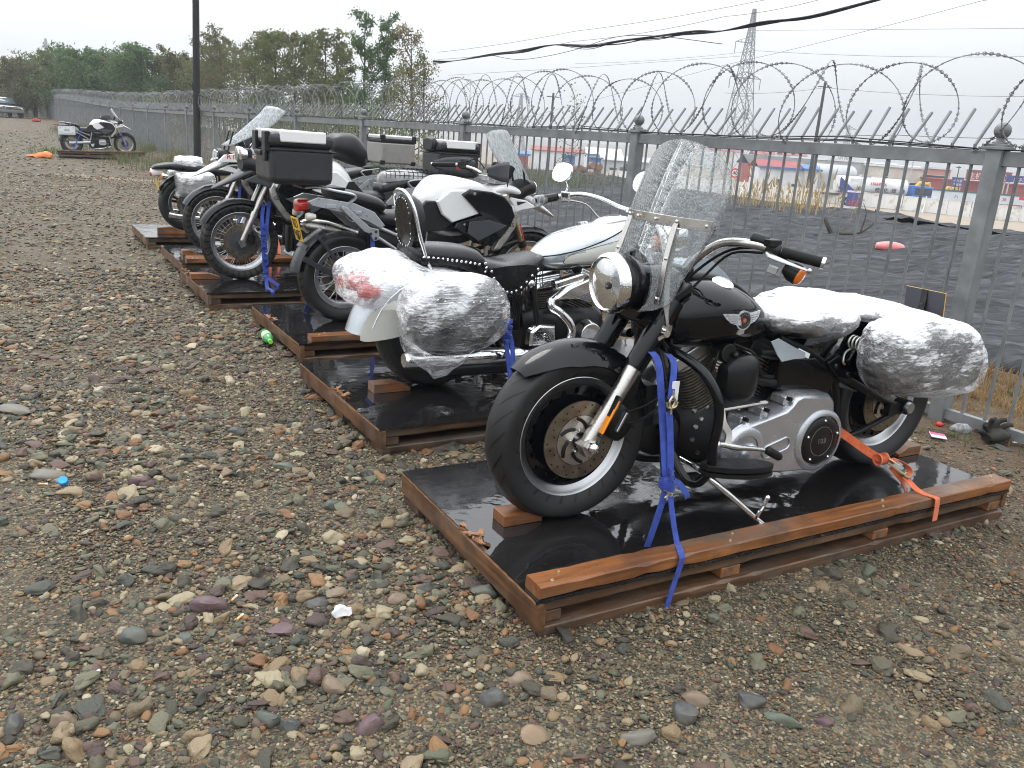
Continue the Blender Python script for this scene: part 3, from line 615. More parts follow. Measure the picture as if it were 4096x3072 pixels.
# ------------------------------------------------------------------ what stands beyond the fence
FPX=3336.69
def ray(u,v): return _r*((u-2048)/FPX)-_u*((v-1536)/FPX)+_f
def at(u,v,Y): d=ray(u,v); return V(0,0,CH)+d*(Y/d.y)
def atz(u,v,z): d=ray(u,v); return V(0,0,CH)+d*((z-CH)/d.z)
SITE=-3.28
def net_z(x,y):
    z=gz(x,y)+.05; a=nz(x*.8+y*.5,y*.6,1.3,4); b=nz(x,y,3.2,6)
    c=nz(x*.35+y*1.1,y*.25-x*.2,1.6,7); return z+.10*(1-abs(a))**5+.05*(1-abs(c))**7+.012*b
def netmat():
    m=Mt('dark_dust_netting'); p=m.pos(); f=m.noise(1,6,p,.62,[1.2,5,3],.9); h=m.noise(.5,4,p); w=m.noise(900,2,p)
    c=m.ramp(f.outputs['Fac'],[(.3,(.026,.028,.030)),(.5,(.062,.066,.071)),(.72,(.12,.126,.134))]); c=m.mix(m.ramp(h.outputs['Fac'],[(.55,0),(.75,.35)]),c,(.075,.07,.06))  # light and shade of the wrinkles put into the colour, along the folds
    m.set(col=c,rough=.95,nor=m.bump(f.outputs['Fac'],1.0,.05,m.bump(w.outputs['Fac'],.3,.004)),spec=.08); return m.mat
NETM=netmat()
def netting():
    m=MB(); vs=[];fs=[]; S=[-16+.22*k for k in range(200)]; Q=[1.5+.20*k for k in range(150)]
    for i,s in enumerate(S):
        for j,q in enumerate(Q):
            e_=1.9+nz(s,0,.5,2)*.7+.5*nz(s,0,1.7,8); qq=max(q,e_) if j else e_; x,y=xy(s,qq); z=net_z(x,y)
            if q<e_: z=gz(x,y)-.02
            vs.append((x,y,z))
    n=len(Q); r=random.Random(4)
    hole=[(3.0,12.6,.9,.5),(-1.5,16,1.3,.5),(1.5,5.0,.35,.25),(8.5,13.5,1.6,.45)]
    for i in range(len(S)-1):
        for j in range(n-1):
            if any(((S[i]-a)/c)**2+((Q[j]-b)/d)**2<1 for a,b,c,d in hole): continue
            a=i*n+j; fs.append((a,a+n,a+n+1,a+1))
    m.v=vs; m.f=fs; m.mi=[0]*len(fs); o=m.build('dust_netting',NETM,ang=180); tag(o,'rumpled dark dust netting covering the earth beyond the fence','netting')
netting()
# dirt road on the site level
m=MB(); rr=[]
for k in range(41):
    t=k/40; a=V(-60,171,0).lerp(V(120,52,0),t); d=V(180,-119,0).normalized(); n_=V(d.y,-d.x,0)
    rr.append([(a+n_*w_).to_tuple()[:2]+(SITE+.05,) for w_ in (-.2,9,18,27)])
m.rings(rr,cap=False,loop=False); mm=Mt('tan_road'); mm.set(col=mm.ramp(mm.noise(.35,7,mm.pos(),.6).outputs['Fac'],[(.3,(.26,.205,.145)),(.7,(.36,.30,.23))]),rough=.8,nor=mm.bump(mm.noise(2,5,mm.pos()).outputs['Fac'],.5,.05))
rd=m.build('dirt_road',mm.mat,ang=180); tag(rd,'pale dirt road beyond the netting',None,None,'structure')
def rusty(name,c,rust=.55):
    m=Mt(name); p=m.pos(); n=m.noise(.9,7,p,.68); s=m.noise(1,5,p,.6,[3,3,.35]); n2=m.noise(.25,3,p)
    q=m.mix(m.ramp(n.outputs['Fac'],[(.54,0),(.66,rust)]),c,(.25,.15,.08)); q=m.mix(m.ramp(s.outputs['Fac'],[(.5,0),(.75,.35)]),q,(.42,.36,.28))
    m.set(col=q,rough=.6,nor=m.bump(n.outputs['Fac'],.3,.02)); return m.mat
WALLM=rusty('rust_stained_white_panel',(.78,.78,.75)); 
def wall():
    A=V(4,129.5,0); B=V(72,84.5,0); d=(B-A); L=d.length; d.normalize(); n=int(L/2.45); root=empty('site_barrier',(A.x,A.y,SITE),math.atan2(d.y,d.x),'low white rust-stained panel barrier beyond the dirt road','barrier'); r=random.Random(2)
    for k in range(n):
        x=k*2.45; m=MB(); h=1.68+r.uniform(-.03,.03); dz=r.uniform(-.05,.05)
        m.box((x+1.22,0,h/2+dz),(2.32,.04,h)); m.box((x+1.22,-.03,h+dz),(2.36,.08,.07)); m.box((x+1.22,-.03,.1+dz),(2.36,.08,.07)); m.box((x+.04,-.03,h/2+dz),(.06,.08,h)); m.build('panel',WALLM,root)
        if k%3==0: q=MB(); q.box((x,-.08,.95),(.13,.13,1.95)); q.bar((x,-.1,1.2),(x-.0,-1.0,0),.08,.08); q.build('post',WALLM,root)
    return A,d
WA,WD=wall()
def col(name,c,rough=.6,var=.12,scale=.8): return simple(name,c,rough,0,var,scale,.2,6)
C_W=col('white_cladding',(.66,.68,.69)); C_G=col('grey_cladding',(.42,.44,.45)); C_B=col('blue_metal',(.05,.16,.38)); C_R=col('red_boards',(.30,.045,.045)); C_O=col('salmon_wall',(.52,.27,.2)); C_BE=col('beige_wall',(.56,.52,.45)); C_Y=col('machine_yellow',(.62,.42,.07)); C_D=col('dark_window',(.03,.035,.04),.2); C_GR=col('green_netting',(.05,.22,.13)); C_T=col('teal_board',(.06,.12,.13)); C_RO=col('dark_roofing',(.05,.05,.055)); C_ST=col('rusty_scrap',(.2,.09,.05)); C_WH=col('pale_poster',(.62,.66,.7)); C_BL2=col('deep_blue_board',(.03,.05,.25)); C_CAB=col('blue_cab_paint',(.02,.14,.5),.3)
def building(name,label,u0,v0,u1,Y,deep,wallm,roofm,kind='flat',wins=(),cat_='building',roofh=.35,over=.3,base=SITE,group=None,rm2=None):
    """front wall facing -y; u0,u1,v0 = picture columns and eaves row at depth Y"""
    a=at(u0,v0,Y); x0=a.x; w_=(u1-u0)*Y/FPX; z1=at((u0+u1)/2,v0+(u1-u0)/2*.0737,Y).z; h=z1-base; root=empty(name,(x0+w_/2,Y+deep/2,base),0,label,cat_,group)
    m=MB(); m.box((0,0,h/2),(w_,deep,h)); m.build('wall',wallm,root)
    r=MB()
    if kind=='gable':
        o=[(-deep/2-over,0),(0,roofh),(deep/2+over,0),(deep/2+over,-.12),(0,roofh-.12),(-deep/2-over,-.12)]; X=w_/2+over; r.rings([[(x,y,h+z+.13) for y,z in o] for x in (-X,X)])
    elif kind=='arch':
        o=[(deep*.5*cos(PI*k/12),h+roofh*sin(PI*k/12)) for k in range(13)]; r.rings([[(x,y,z) for y,z in o] for x in (-w_/2-.1,w_/2+.1)])
    else: r.box((0,0,h+roofh/2+.003),(w_+over*2,deep+over*2,roofh))
    r.build('roof',roofm,root)
    if rm2: e_=MB(); e_.box((0,-deep/2-over-.04,h+.05),(w_+over*2+.1,.09,.28)); e_.build('fascia',rm2,root)
    for (fx,fz,ww,hh,knd) in wins:
        f=MB(); X=-w_/2+w_*fx; f.box((X,-deep/2-.02,fz+hh/2),(ww,.06,hh)); o=f.build('window' if knd=='w' else 'door',C_D if knd!='d2' else C_W,root)
        g=MB()
        for dx in (-ww/2,ww/2): g.box((X+dx,-deep/2-.06,fz+hh/2),(.07,.06,hh+.14))
        for dz in (0,hh): g.box((X,-deep/2-.06,fz+dz),(ww,.06,.07))
        g.build('frame',C_W,o)
    return root,w_,h
building('site_cabin','white site cabin with blue fascia and red roof edge, beside the pole',3040,668,3215,118,5,C_W,C_R,'gable',[(.15,1.0,.7,.8,'w'),(.45,.3,.8,2.0,'d'),(.8,1.0,.8,.8,'w')],roofh=.9,rm2=C_B,group='site cabins')
building('site_cabin','narrow white cabin with blue frame, between the pole and grey shed',3225,680,3275,117,5,C_W,C_B,'gable',[(.5,.3,.8,2.0,'d')],roofh=.6,rm2=C_B,group='site cabins')
building('shed','low grey shed with curved roof left of the warehouse',3278,690,3420,121,6,C_G,C_G,'arch',roofh=1.2)
building('long_shed','dark roofed long shed behind the site cabin',3000,655,3250,128,7,C_R,C_RO,'gable',roofh=1.2)
building('warehouse','large pale grey warehouse behind the tank truck',3305,641,3570,150,20,C_G,C_W,'flat',roofh=.3)
building('workshop','beige workshop with glazed front right of the warehouse',3555,668,3690,140,14,C_BE,C_W,'flat',[(.3,1,2.2,1.8,'w'),(.75,1,2.2,1.8,'w')],roofh=.3)
building('shop_building','salmon two storey building with dark glazed band',3685,672,3800,142,12,C_O,C_W,'flat',[(.5,3.3,4.3,.9,'w'),(.3,.6,1.2,2,'w'),(.7,.6,1.2,2,'w')],roofh=.25)
building('red_hall','long dark red hall behind the machine yard',3795,722,4180,131,9,C_R,C_R,'flat',roofh=.2)
building('blue_shed','small blue shed at the left end of the machine yard',1700,580,1860,150,6,C_B,C_G,'gable',roofh=.6,group='small blue sheds')
building('blue_shed','blue tarpaulin shed with red base boards',1990,612,2110,140,5,C_R,C_B,'gable',[(.5,.3,1,1.8,'d')],roofh=.5,rm2=C_B,group='small blue sheds')
building('blue_shed','tall blue container shed near the orange scrap',2255,622,2300,128,3,C_B,C_B,'flat',roofh=.15,group='small blue sheds')
building('blue_shed','second blue container right of the orange scrap',2362,632,2405,128,3,C_B,C_B,'flat',roofh=.15,group='small blue sheds')
building('market_shed','white shed with blue stripes on its gable, behind the first fence post',2350,618,2480,150,8,C_W,C_W,'gable',roofh=1.1,rm2=C_B)
building('low_store','long grey low store under a pale roof',2410,640,2630,138,7,C_G,C_G,'gable',[(.2,.8,1.2,1,'w'),(.6,.8,1.2,1,'w')],roofh=.7)
building('low_store','white low store with red roof line left of the windshield',2130,600,2360,160,7,C_W,C_R,'gable',roofh=.7)
# pile of rusty scrap drums
def scrap(u,v,Y,lab,n,mt,seed):
    r=random.Random(seed); p=at(u,v,Y); root=empty('scrap_heap',(p.x,p.y,SITE),0,lab,'scrap')
    for k in range(n):
        x=r.uniform(-2.6,2.6); z=r.uniform(.5,2.2); y=r.uniform(-.6,.6); a=r.uniform(0,6.28); m=MB(); m.lathe([(0,.001),(0,.5),(.04,.52),(.5,.49),(.96,.52),(1,.5),(1,.001)],(x,y,z),(cos(a),sin(a),r.uniform(-.3,.3)),14); m.build('drum',mt,root)
    m=MB(); m.box((0,.3,.4),(5.4,2,.8)); m.build('base_frame',C_RO,root,bev=.05)
scrap(2330,640,124,'orange and rusty drums heaped between the two blue containers',12,C_ST,1)
scrap(2560,655,124,'dark machinery scrap heaped before the low store',10,C_RO,2)
# hills
m=MB(); vs=[]; 
for i in range(121):
    x=-300+10*i; row=[]
    for j,(dy,h) in enumerate(((0,0),(40,.5),(90,1),(170,.9),(300,.4))): row.append((x,560+dy,SITE+h*(7.5+2.8*nz(x,0,.009,2)+1.6*nz(x,dy,.03,4))))
    vs.append(row)
m.rings(vs,cap=False,loop=False); hm=col('dry_hill',(.2,.18,.145),.9,.25,.02); tag(m.build('hills',hm,ang=180),'low dry tan hills on the horizon',None,None,'structure')
# row of distant houses
r=random.Random(12)
for k in range(9):
    u=2700+k*62+r.uniform(-12,12); building('distant_house',['distant pale house with red roof, first of the row beyond the cabins','distant house, second of the row','distant house, third','distant house, fourth','distant house, fifth','distant house, sixth','distant house, seventh','distant house, eighth','distant house, last of the row'][0],u,411+u*.0737-16-r.uniform(0,8),u+r.uniform(30,50),330,8,C_BE if k%2 else C_W,C_R,'gable',roofh=1.6,group='distant red-roofed houses')
# tank truck
def truck():
    Y=107; a=at(3345,738,Y); b=at(3617,752,Y); L=b.x-a.x; cz=(at(3480,744,Y).z); x0=a.x; root=empty('tank_truck',(x0+L/2,Y,SITE),0,'white tank truck with blue cab behind the low barrier','truck'); of=(x0+L/2,Y,SITE)
    m=MB(); m.M=None
    secs=[(x0-.02,Y,.9,cz,.9,2.2),(x0,Y,1.12,cz,1.02,2.2),(x0+L*.5,Y,1.15,cz,1.05,2.2),(x0+L,Y,1.12,cz,1.02,2.2),(x0+L+.02,Y,.9,cz,.9,2.2)]
    m.body(secs,28,1); m.build('tank',C_W,root,off=of)
    m=MB(); m.prism([(x0+.03,cz+.85),(x0+.03,cz-1.0),(x0+2.2,cz-1.0),(x0+L,cz-1.0),(x0+L,cz-.88),(x0+2.0,cz-.72)],Y-1.20,Y-1.02); m.build('blue_band',C_BL2,root,off=of)
    m=MB(); m.box((x0+L*.45,Y,cz-1.25),(L*1.3,.9,.25)); m.build('chassis',C_RO,root,off=of)
    for x in (x0+1.2,x0+2.6,x0+L-.8,x0+L+2.1):
        for sy in (-1,1): m=MB(); m.lathe([(-.16,.2),(-.16,.46),(-.1,.5),(.1,.5),(.16,.46),(.16,.2)],(x,Y+sy*.95,SITE+.5),(0,1,0),20,True); w_=m.build('wheel',RUB,root,off=of); m=MB(); m.lathe([(-.1,.01),(-.1,.24)],(x,Y+sy*.95,SITE+.5),(0,1,0),16); m.build('rim',ALU,w_,off=of)
    m=MB(); m.box((x0+L*.4,Y,cz+1.12),(1.2,.8,.25)); m.tube([(x0+.3,Y-.5,cz+1.0),(x0+.3,Y-.5,cz+1.3),(x0+L-.4,Y-.5,cz+1.3),(x0+L-.4,Y-.5,cz+1.0)],.03,6); m.build('walkway',C_G,root,off=of)
    cx=x0+L+.5; zb=SITE+.75; o=[(cx,zb),(cx+3.2,zb),(cx+3.35,zb+.9),(cx+3.0,zb+1.05),(cx+2.45,zb+2.15),(cx+.05,zb+2.2)]
    m=MB(); m.prism(o,Y-1.2,Y+1.2,.1); m.build('cab',C_CAB,root,bev=.06,off=of)
    m=MB(); m.prism([(cx+.35,zb+1.15),(cx+1.05,zb+1.15),(cx+1.05,zb+1.9),(cx+.35,zb+1.9)],Y-1.23,Y-1.19); m.build('side_window',C_D,root,off=of)
    m=MB(); m.prism([(cx+1.3,zb+1.1),(cx+2.7,zb+1.1),(cx+2.3,zb+1.9),(cx+1.3,zb+1.9)],Y-1.23,Y-1.19); m.build('side_window',C_D,root,off=of)
    m=MB(); m.box((cx+2.95,Y-1.4,zb+1.3),(.12,.3,.7)); m.build('wing_mirror',C_W,root,off=of)
    m=MB()
    for ch,f,s_ in (('车',.30,.62),('喷',.56,.62),('化',.68,.62),('绿',.80,.62)):
        m.text(ch,s_,Matrix(((1,0,0,x0+L*f),(0,0,-1,Y-1.17),(0,1,0,cz-.42),(0,0,0,1))),.02)
    m.build('lettering',INK,root,off=of,smooth=False)
    m=MB(); m.text('13659956',.5,Matrix(((1,0,0,x0+L*.56),(0,0,-1,Y-1.17),(0,1,0,cz+.3),(0,0,0,1))),.02); m.build('phone_number',REDP,root,off=of,smooth=False)
    m=MB(); m.cyl((x0+L*.92,Y-1.1,cz-.35),(x0+L*.92,Y-1.18,cz-.35),.3); m.build('round_emblem',C_BL2,root,off=of)
truck()
# excavators
def excavator(u,v,Y,lab,flip=1,sc=1.0):
    p=at(u,v,Y); root=empty('excavator',(p.x,Y,SITE),0,lab,'excavator','yellow excavators in the yard'); root.scale=(flip*sc,sc,sc)
    for y in (-1,1): m=MB(); m.body([(-1.7,y,.25,.45,.3,3),(-1.4,y,.25,.45,.44,3),(1.4,y,.25,.45,.44,3),(1.7,y,.25,.45,.3,3)],14,2); m.build('track',RUB,root)
    m=MB(); m.box((-.2,0,1.5),(3.2,2.2,.9)); m.box((-1.4,0,1.9),(1.1,2.1,.7)); m.build('body',C_Y,root,bev=.08)
    m=MB(); m.box((.95,-.6,2.25),(1.2,.95,1.5)); c=m.build('cab',C_Y,root,bev=.06); m=MB(); m.box((.95,-1.09,2.4),(.9,.04,.9)); m.box((1.56,-.6,2.4),(.04,.75,.95)); m.build('window',C_D,c)
    m=MB(); m.tube([(1.2,.3,1.7),(2.6,.3,3.4),(4.2,.3,3.3)],[.28,.34,.2],8); m.build('boom',C_Y,root); m=MB(); m.tube([(4.0,.3,3.6),(4.9,.3,1.2)],[.22,.15],8); m.build('arm',C_Y,root)
    m=MB(); m.body([(4.6,.3,.35,.9,.1,3),(4.9,.3,.45,.75,.45,3),(5.3,.3,.4,.7,.3,3)],12,2); m.build('bucket',C_RO,root)
excavator(3610,760,122,'yellow excavator behind the blue truck cab, arm stretched right',1,.9)
excavator(3730,770,120,'yellow excavator in front of the salmon building',1,.8)
excavator(3560,740,127,'small yellow machine at the warehouse corner',-1,.7)
# hoarding and big signs
def board(name,label,u0,v0,u1,v1,Y,bm,texts,cat_='sign',post=True,fr=C_T):
    a=at(u0,v0,Y); w_=(u1-u0)*Y/FPX; h=(v1-v0)*Y/FPX; c=at((u0+u1)/2,(v0+v1)/2+(u1-u0)*0,Y); root=empty(name,(c.x,Y,SITE),0,label,cat_); z=c.z-SITE
    m=MB(); m.box((0,0,z),(w_,.12,h)); m.build('board',bm,root); m=MB(); m.box((0,-.02,z+h/2+.08),(w_+.1,.2,.2)); m.build('top_trim',fr,root)
    if post:
        for x in (-w_*.4,w_*.4): m=MB(); m.box((x,.15,z/2),(.12,.12,z)); m.build('post',C_G,root)
    for t,fx,fz,sz,mt in texts: m=MB(); m.text(t,sz,Matrix(((1,0,0,w_*fx),(0,0,-1,-.08),(0,1,0,z+h*fz-sz*.1),(0,0,0,1))),.01); m.build('lettering',mt,root,smooth=False)
    return root
board('printed_hoarding','long white printed hoarding with dark trim right of the truck',3735,779,4200,812,103,C_WH,[('八',-.3,0,.5,INK),('下',-.07,.0,.7,REDP),('20',.1,.05,.5,REDP),('安全',.3,.0,.55,REDP)])
board('red_shop_sign','red shop sign with white characters above the red hall',3868,690,4040,722,129,C_R,[('主机修配中心',0,0,1.0,C_W)],fr=C_R)
board('blue_shop_sign','dark blue sign with two rows of white characters',3808,716,3850,745,118,C_BL2,[('小何重',0,.25,.42,C_W),('汽维修',0,-.25,.42,C_W)],fr=C_BL2)
board('blue_shop_sign','wide dark blue sign at the right edge of the yard',4028,712,4180,732,122,C_BL2,[('胖子汽修',-.1,0,.62,C_W)],fr=C_BL2)
r_=board('flag_board','white board with a small red flag at the right end of the barrier',4010,835,4110,868,98,C_WH,[],fr=C_T)
m=MB(); m.box((.35,-.08,2.55+.0),(.62,.02,.42)); m.build('red_flag',REDP,r_)
r_=board('banner_board','blue sky poster with red lines of writing on the barrier',3388,771,3444,824,103.2,C_BL2,[('和谐共建',0,-.12,.32,REDP),('生活美好',0,-.34,.32,REDP)],fr=C_W)
m=MB(); m.prism([(-.85,2.6),(-.2,2.9),(.3,2.62),(.85,2.85),(.85,3.3),(-.85,3.3)],-.09,-.07); m.build('printed_sky',C_WH,r_)
# speed sign 40
p=at(2940,692,86); root=empty('speed_sign',(p.x,86,SITE),0,'round white speed sign reading 40 with red ring','road sign')
m=MB(); m.cyl((0,0,p.z-SITE),(0,-.03,p.z-SITE),.43,None,28); m.build('face',C_W,root); m=MB(); m.lathe([(-.04,.33),(-.04,.46),(-.01,.46),(-.01,.33)],(0,0,p.z-SITE),(0,1,0),28,True); m.build('red_ring',REDP,root)
m=MB(); m.text('40',.52,Matrix(((1,0,0,0),(0,0,-1,-.045),(0,1,0,p.z-SITE-.02),(0,0,0,1))),.004); m.build('digits',INK,root,smooth=False); m=MB(); m.cyl((0,.04,0),(0,.04,p.z-SITE),.04); m.build('post',C_G,root)
# wall writing
m=MB(); p=at(2318,692,122.0)
k_=(p.x-WA.x)/WD.x; q=WA+WD*k_
for t,dz in (('200K',1.2),('8280',.55)): m.text(t,.62,Matrix(((WD.x,0,WD.y,q.x+WD.y*.06),(WD.y,0,-WD.x,q.y-WD.x*.06-.02),(0,1,0,SITE+dz),(0,0,0,1))),.01)
tag(m.build('painted_numbers',INK,smooth=False),'black painted numbers on the left end of the white barrier','writing')
# pylon
STEEL=col('pylon_steel',(.2,.215,.23),.6)
def pylon(u,v0,Y,label,h,wb,arms,name='lattice_pylon',t=.10):
    p=at(u,v0,Y); H=p.z-SITE if h is None else h; root=empty(name,(p.x,Y,SITE),R(12),label,'pylon')
    W=lambda z:wb*(1-z/H)**1.15+.45*(1 if z/H>.0 else 1)
    lv=[0]; z=0
    while z<H-.8: z+=max(.9,W(z)*1.05); lv.append(min(z,H))
    m=MB()
    for i in range(len(lv)-1):
        a,b=lv[i],lv[i+1]; A,B=W(a)/2,W(b)/2
        ca=[(-A,-A,a),(A,-A,a),(A,A,a),(-A,A,a)]; cb=[(-B,-B,b),(B,-B,b),(B,B,b),(-B,B,b)]
        for k in range(4):
            j=(k+1)%4; m.bar(ca[k],cb[k],t*1.3,t*1.3); m.bar(ca[k],cb[j],t*.7,t*.7); m.bar(ca[j],cb[k],t*.7,t*.7); m.bar(cb[k],cb[j],t*.7,t*.7)
    m.build('lattice_mast',STEEL,root,smooth=False)
    for (zf_,la,lb) in arms:
        z=H*zf_; m=MB()
        for L_ in (-la,lb):
            if L_==0: continue
            for y in (-.3,.3): m.bar((0,y,z),(L_,0,z+.05),t,t); m.bar((0,y,z+1.3),(L_,0,z+.05),t*.8,t*.8)
            for f in (.3,.6): m.bar((L_*f,0,z),(L_*f,0,z+1.3*(1-f)),t*.6,t*.6)
        m.build('cross_arm',STEEL,root,smooth=False)
        for L_ in (-la,lb):
            if L_: m=MB(); m.tube([(L_,0,z),(L_,0,z-2.2)],.09,6); m.build('insulator',STEEL,root)
    return root
pylon(3020,28,190,'tall lattice pylon standing beyond the barrier and truck',None,6.5,[(.80,3.2,0),(.60,3.4,3.6)],t=.13)
pylon(182,155,330,'thin distant pylon showing above the left trees',None,3.5,[(.9,1.5,1.5),(.7,2,2)],t=.2)
pylon(3398,500,420,'faint distant pylon behind the warehouse',None,5,[(.92,4,4),(.75,5,5)],t=.25)
pylon(2086,375,300,'small distant pylon above the saplings',None,4,[(.95,3,3)],t=.2)
def upole(name,label,u,v,Y,r_,cross,base=SITE,cat_='utility pole',lean=(0,0),m_=RUB,lamp=False):
    p=at(u,v,Y); H=p.z-base; root=empty(name,(p.x,Y,base),0,label,cat_); m=MB(); m.tube([(lean[0],lean[1],-.3),(0,0,H)],[r_*1.35,r_*.8],12); m.build('shaft',m_,root)
    for k in range(cross):
        m=MB(); z=H-.5-1.0*k; m.box((0,-.1,z),(1.7,.1,.1)); m.build('cross_arm',m_,root)
        for x in (-.75,-.4,.4,.75): m=MB(); m.lathe([(0,.02),(.05,.06),(.1,.04),(.16,.05),(.2,.001)],(x,-.1,z+.05),(0,0,1),8); m.build('insulator',C_W,root)
    if lamp: m=MB(); m.box((-.15,-.2,H-.15),(.35,.6,.16)); m.build('lamp_head',m_,root,bev=.03)
    return root
POLEM=simple('tarred_wood',(.012,.012,.013),.7,var=.4,scale=6,bump=.7)
upole('utility_pole','dark utility pole with crossarm standing by the site cabins',3301,331,112,.2,1,m_=POLEM)
upole('utility_pole','dark utility pole with crossarm above the saplings',2214,372,118,.18,1,m_=POLEM)
upole('utility_pole','short plain pole behind the truck cab',3580,532,110,.12,0,m_=POLEM)
upole('street_lamp','slim lamp post before the salmon building',3662,600,112,.07,0,cat_='street lamp',lamp=True,m_=C_G)
upole('street_lamp','slim lamp post beside the blue sign',3838,665,112,.07,0,cat_='street lamp',lamp=True,m_=C_RO)
# tarred pole in the yard and its far twin
pb=at(786,624,22.2); root=empty('tarred_pole',(pb.x,pb.y,.1),0,'tall black tarred wooden pole standing in front of the fence','pole'); tp=at(782,-160,pb.y-.2)-V(pb.x,pb.y,.1)
m=MB(); m.tube([(0,0,-.6),tp*.5,tuple(tp)],[.092,.085,.076],14); m.build('shaft',POLEM,root)
m=MB(); m.tube([(.0,-.11,2.2),(.05,-.2,2.0),(.3,-.5,1.9),(.9,-.1,1.75)],.008,5,4); m.build('loose_wire',RUB,root)
pb=at(143,490,66); root=empty('tarred_pole',(pb.x,66,.4),0,'distant black pole at the far corner of the fence','pole'); tp=at(139,252,66)-V(pb.x,66,.4)
m=MB(); m.tube([(0,0,-.3),tuple(tp)],[.15,.13],10); m.build('shaft',POLEM,root); m=MB(); m.box((tp.x,tp.y,tp.z-.3),(.45,.2,.2)); m.build('lamp_head',POLEM,root)
# ------------------------------------------------------------------ overhead wires
def wire(label,pts,r_,sag=0,name='overhead_wire',n=8,parent=None):
    P=[at(*p) for p in pts]; out_=[]
    for i in range(len(P)-1):
        for k in range(n): t=k/n; q=P[i].lerp(P[i+1],t); q.z-=sag*4*t*(1-t); out_.append(q)
    out_.append(P[-1]); m=MB(); m.tube(out_,r_,5); o=m.build(name,RUB,parent)
    if parent is None: tag(o,label,'wire','overhead wires')
    return o
D=1.852
b0=[(935,133,30),(985,131,29),(1060,119,27),(1130,109,25),(1195,97,24),(1270,98,22),(1340,90,21),(1420,80,20),(1500,69,19),(1560,67,18),(1640,50,17),(1750,34,16),(1900,-2,14.5),(2060,-50,13)]
root=empty('cable_bundle',at(1270*D,98*D,22),0,'thick drooping bundle of black cables across the sky','cable'); r=random.Random(8)
for s_ in range(7):
    pts=[]
    for i,(u,v,Y) in enumerate(b0): k=(0 if i in (1,4,9) else 1); pts.append(tuple(at((u)*D,(v+k*r.uniform(-2.5,5.0)*(1+.7*(s_>4)))*D,Y)))
    m=MB(); m.tube(pts,.013 if s_<5 else .008,5,5); m.build('cable',RUB,root,off=tuple(root.location))
m=MB(); m.tube([tuple(at(u*D,v*D,Y)) for u,v,Y in ((1060,119,27),(1110,128,26),(1160,125,25),(1240,108,23),(1330,80,21),(1420,78,20),(1560,95,18))],.007,4,5); m.build('loose_strand',RUB,root,off=tuple(root.location))
for lab,pts,r_,sg in [('upper thin wire running up to the top edge',[(1751,209,60),(2300,125,52),(3057,0,44),(3400,-60,40)],.016,.1),('second thin wire below the upper one',[(1751,238,60),(2300,165,52),(2900,66,46),(3380,-30,40)],.016,.15),
 ('long thin wire rising to the upper right corner',[(1900,520,60),(2900,260,40),(3920,5,28),(4200,-70,26)],.010,.05),('level wire right of the pylon top',[(3025,122,190),(4150,113,150)],.05,0),('level wire running past the pylon arms beyond the coil',[(2300,255,230),(3025,203,190),(4150,226,150)],.05,.5),('thicker low wire behind the spikes',[(2600,545,100),(2980,543,90),(3580,540,75),(4150,557,60)],.035,.05),('faint wire left of the pylon',[(1794,301,150),(2300,271,150),(2960,225,150)],.035,0),('low wire running to the cabin pole',[(2900,372,120),(3301,351,112),(4150,386,95)],.03,.3)]:
    wire(lab,pts,r_*.65,sg)
# ------------------------------------------------------------------ foliage
def leafmat(name,a,b,c):
    m=Mt(name); p=m.pos(); n=m.noise(.9,4,p); n2=m.noise(7,2,p); cc=m.ramp(m.math('ADD',m.math('MULTIPLY',n.outputs['Fac'],.55),m.math('MULTIPLY',n2.outputs['Fac'],.45)),[(.33,a),(.5,b),(.68,c)])
    d=m.n('ShaderNodeBsdfTranslucent'); m.l(cc,d.inputs[0]); m.set(col=cc,rough=.6,spec=.25); x=m.n('ShaderNodeMixShader'); x.inputs[0].default_value=.4; m.l(m.b.outputs[0],x.inputs[1]); m.l(d.outputs[0],x.inputs[2]); m.l(x.outputs[0],m.o.inputs[0]); return m.mat
LG=leafmat('green_leaves',(.045,.085,.032),(.085,.155,.055),(.15,.23,.085)); LO=leafmat('olive_leaves',(.068,.085,.030),(.125,.155,.052),(.20,.235,.09)); LB=leafmat('rusty_olive_leaves',(.078,.078,.034),(.14,.138,.06),(.215,.195,.085)); LY=leafmat('yellowing_leaves',(.09,.085,.03),(.20,.16,.06),(.30,.22,.085)); LL=leafmat('light_green_leaves',(.07,.11,.03),(.14,.19,.055),(.22,.27,.09))
DRY=leafmat('dry_reed',(.26,.18,.08),(.42,.31,.15),(.55,.44,.25)); WEED=leafmat('grey_green_weed',(.07,.09,.04),(.14,.16,.08),(.22,.22,.12)); DGR=leafmat('dry_brown_grass',(.17,.10,.04),(.30,.19,.08),(.42,.30,.14))
BARK=simple('bark',(.06,.05,.04),.85,var=.4,scale=9,bump=.8)
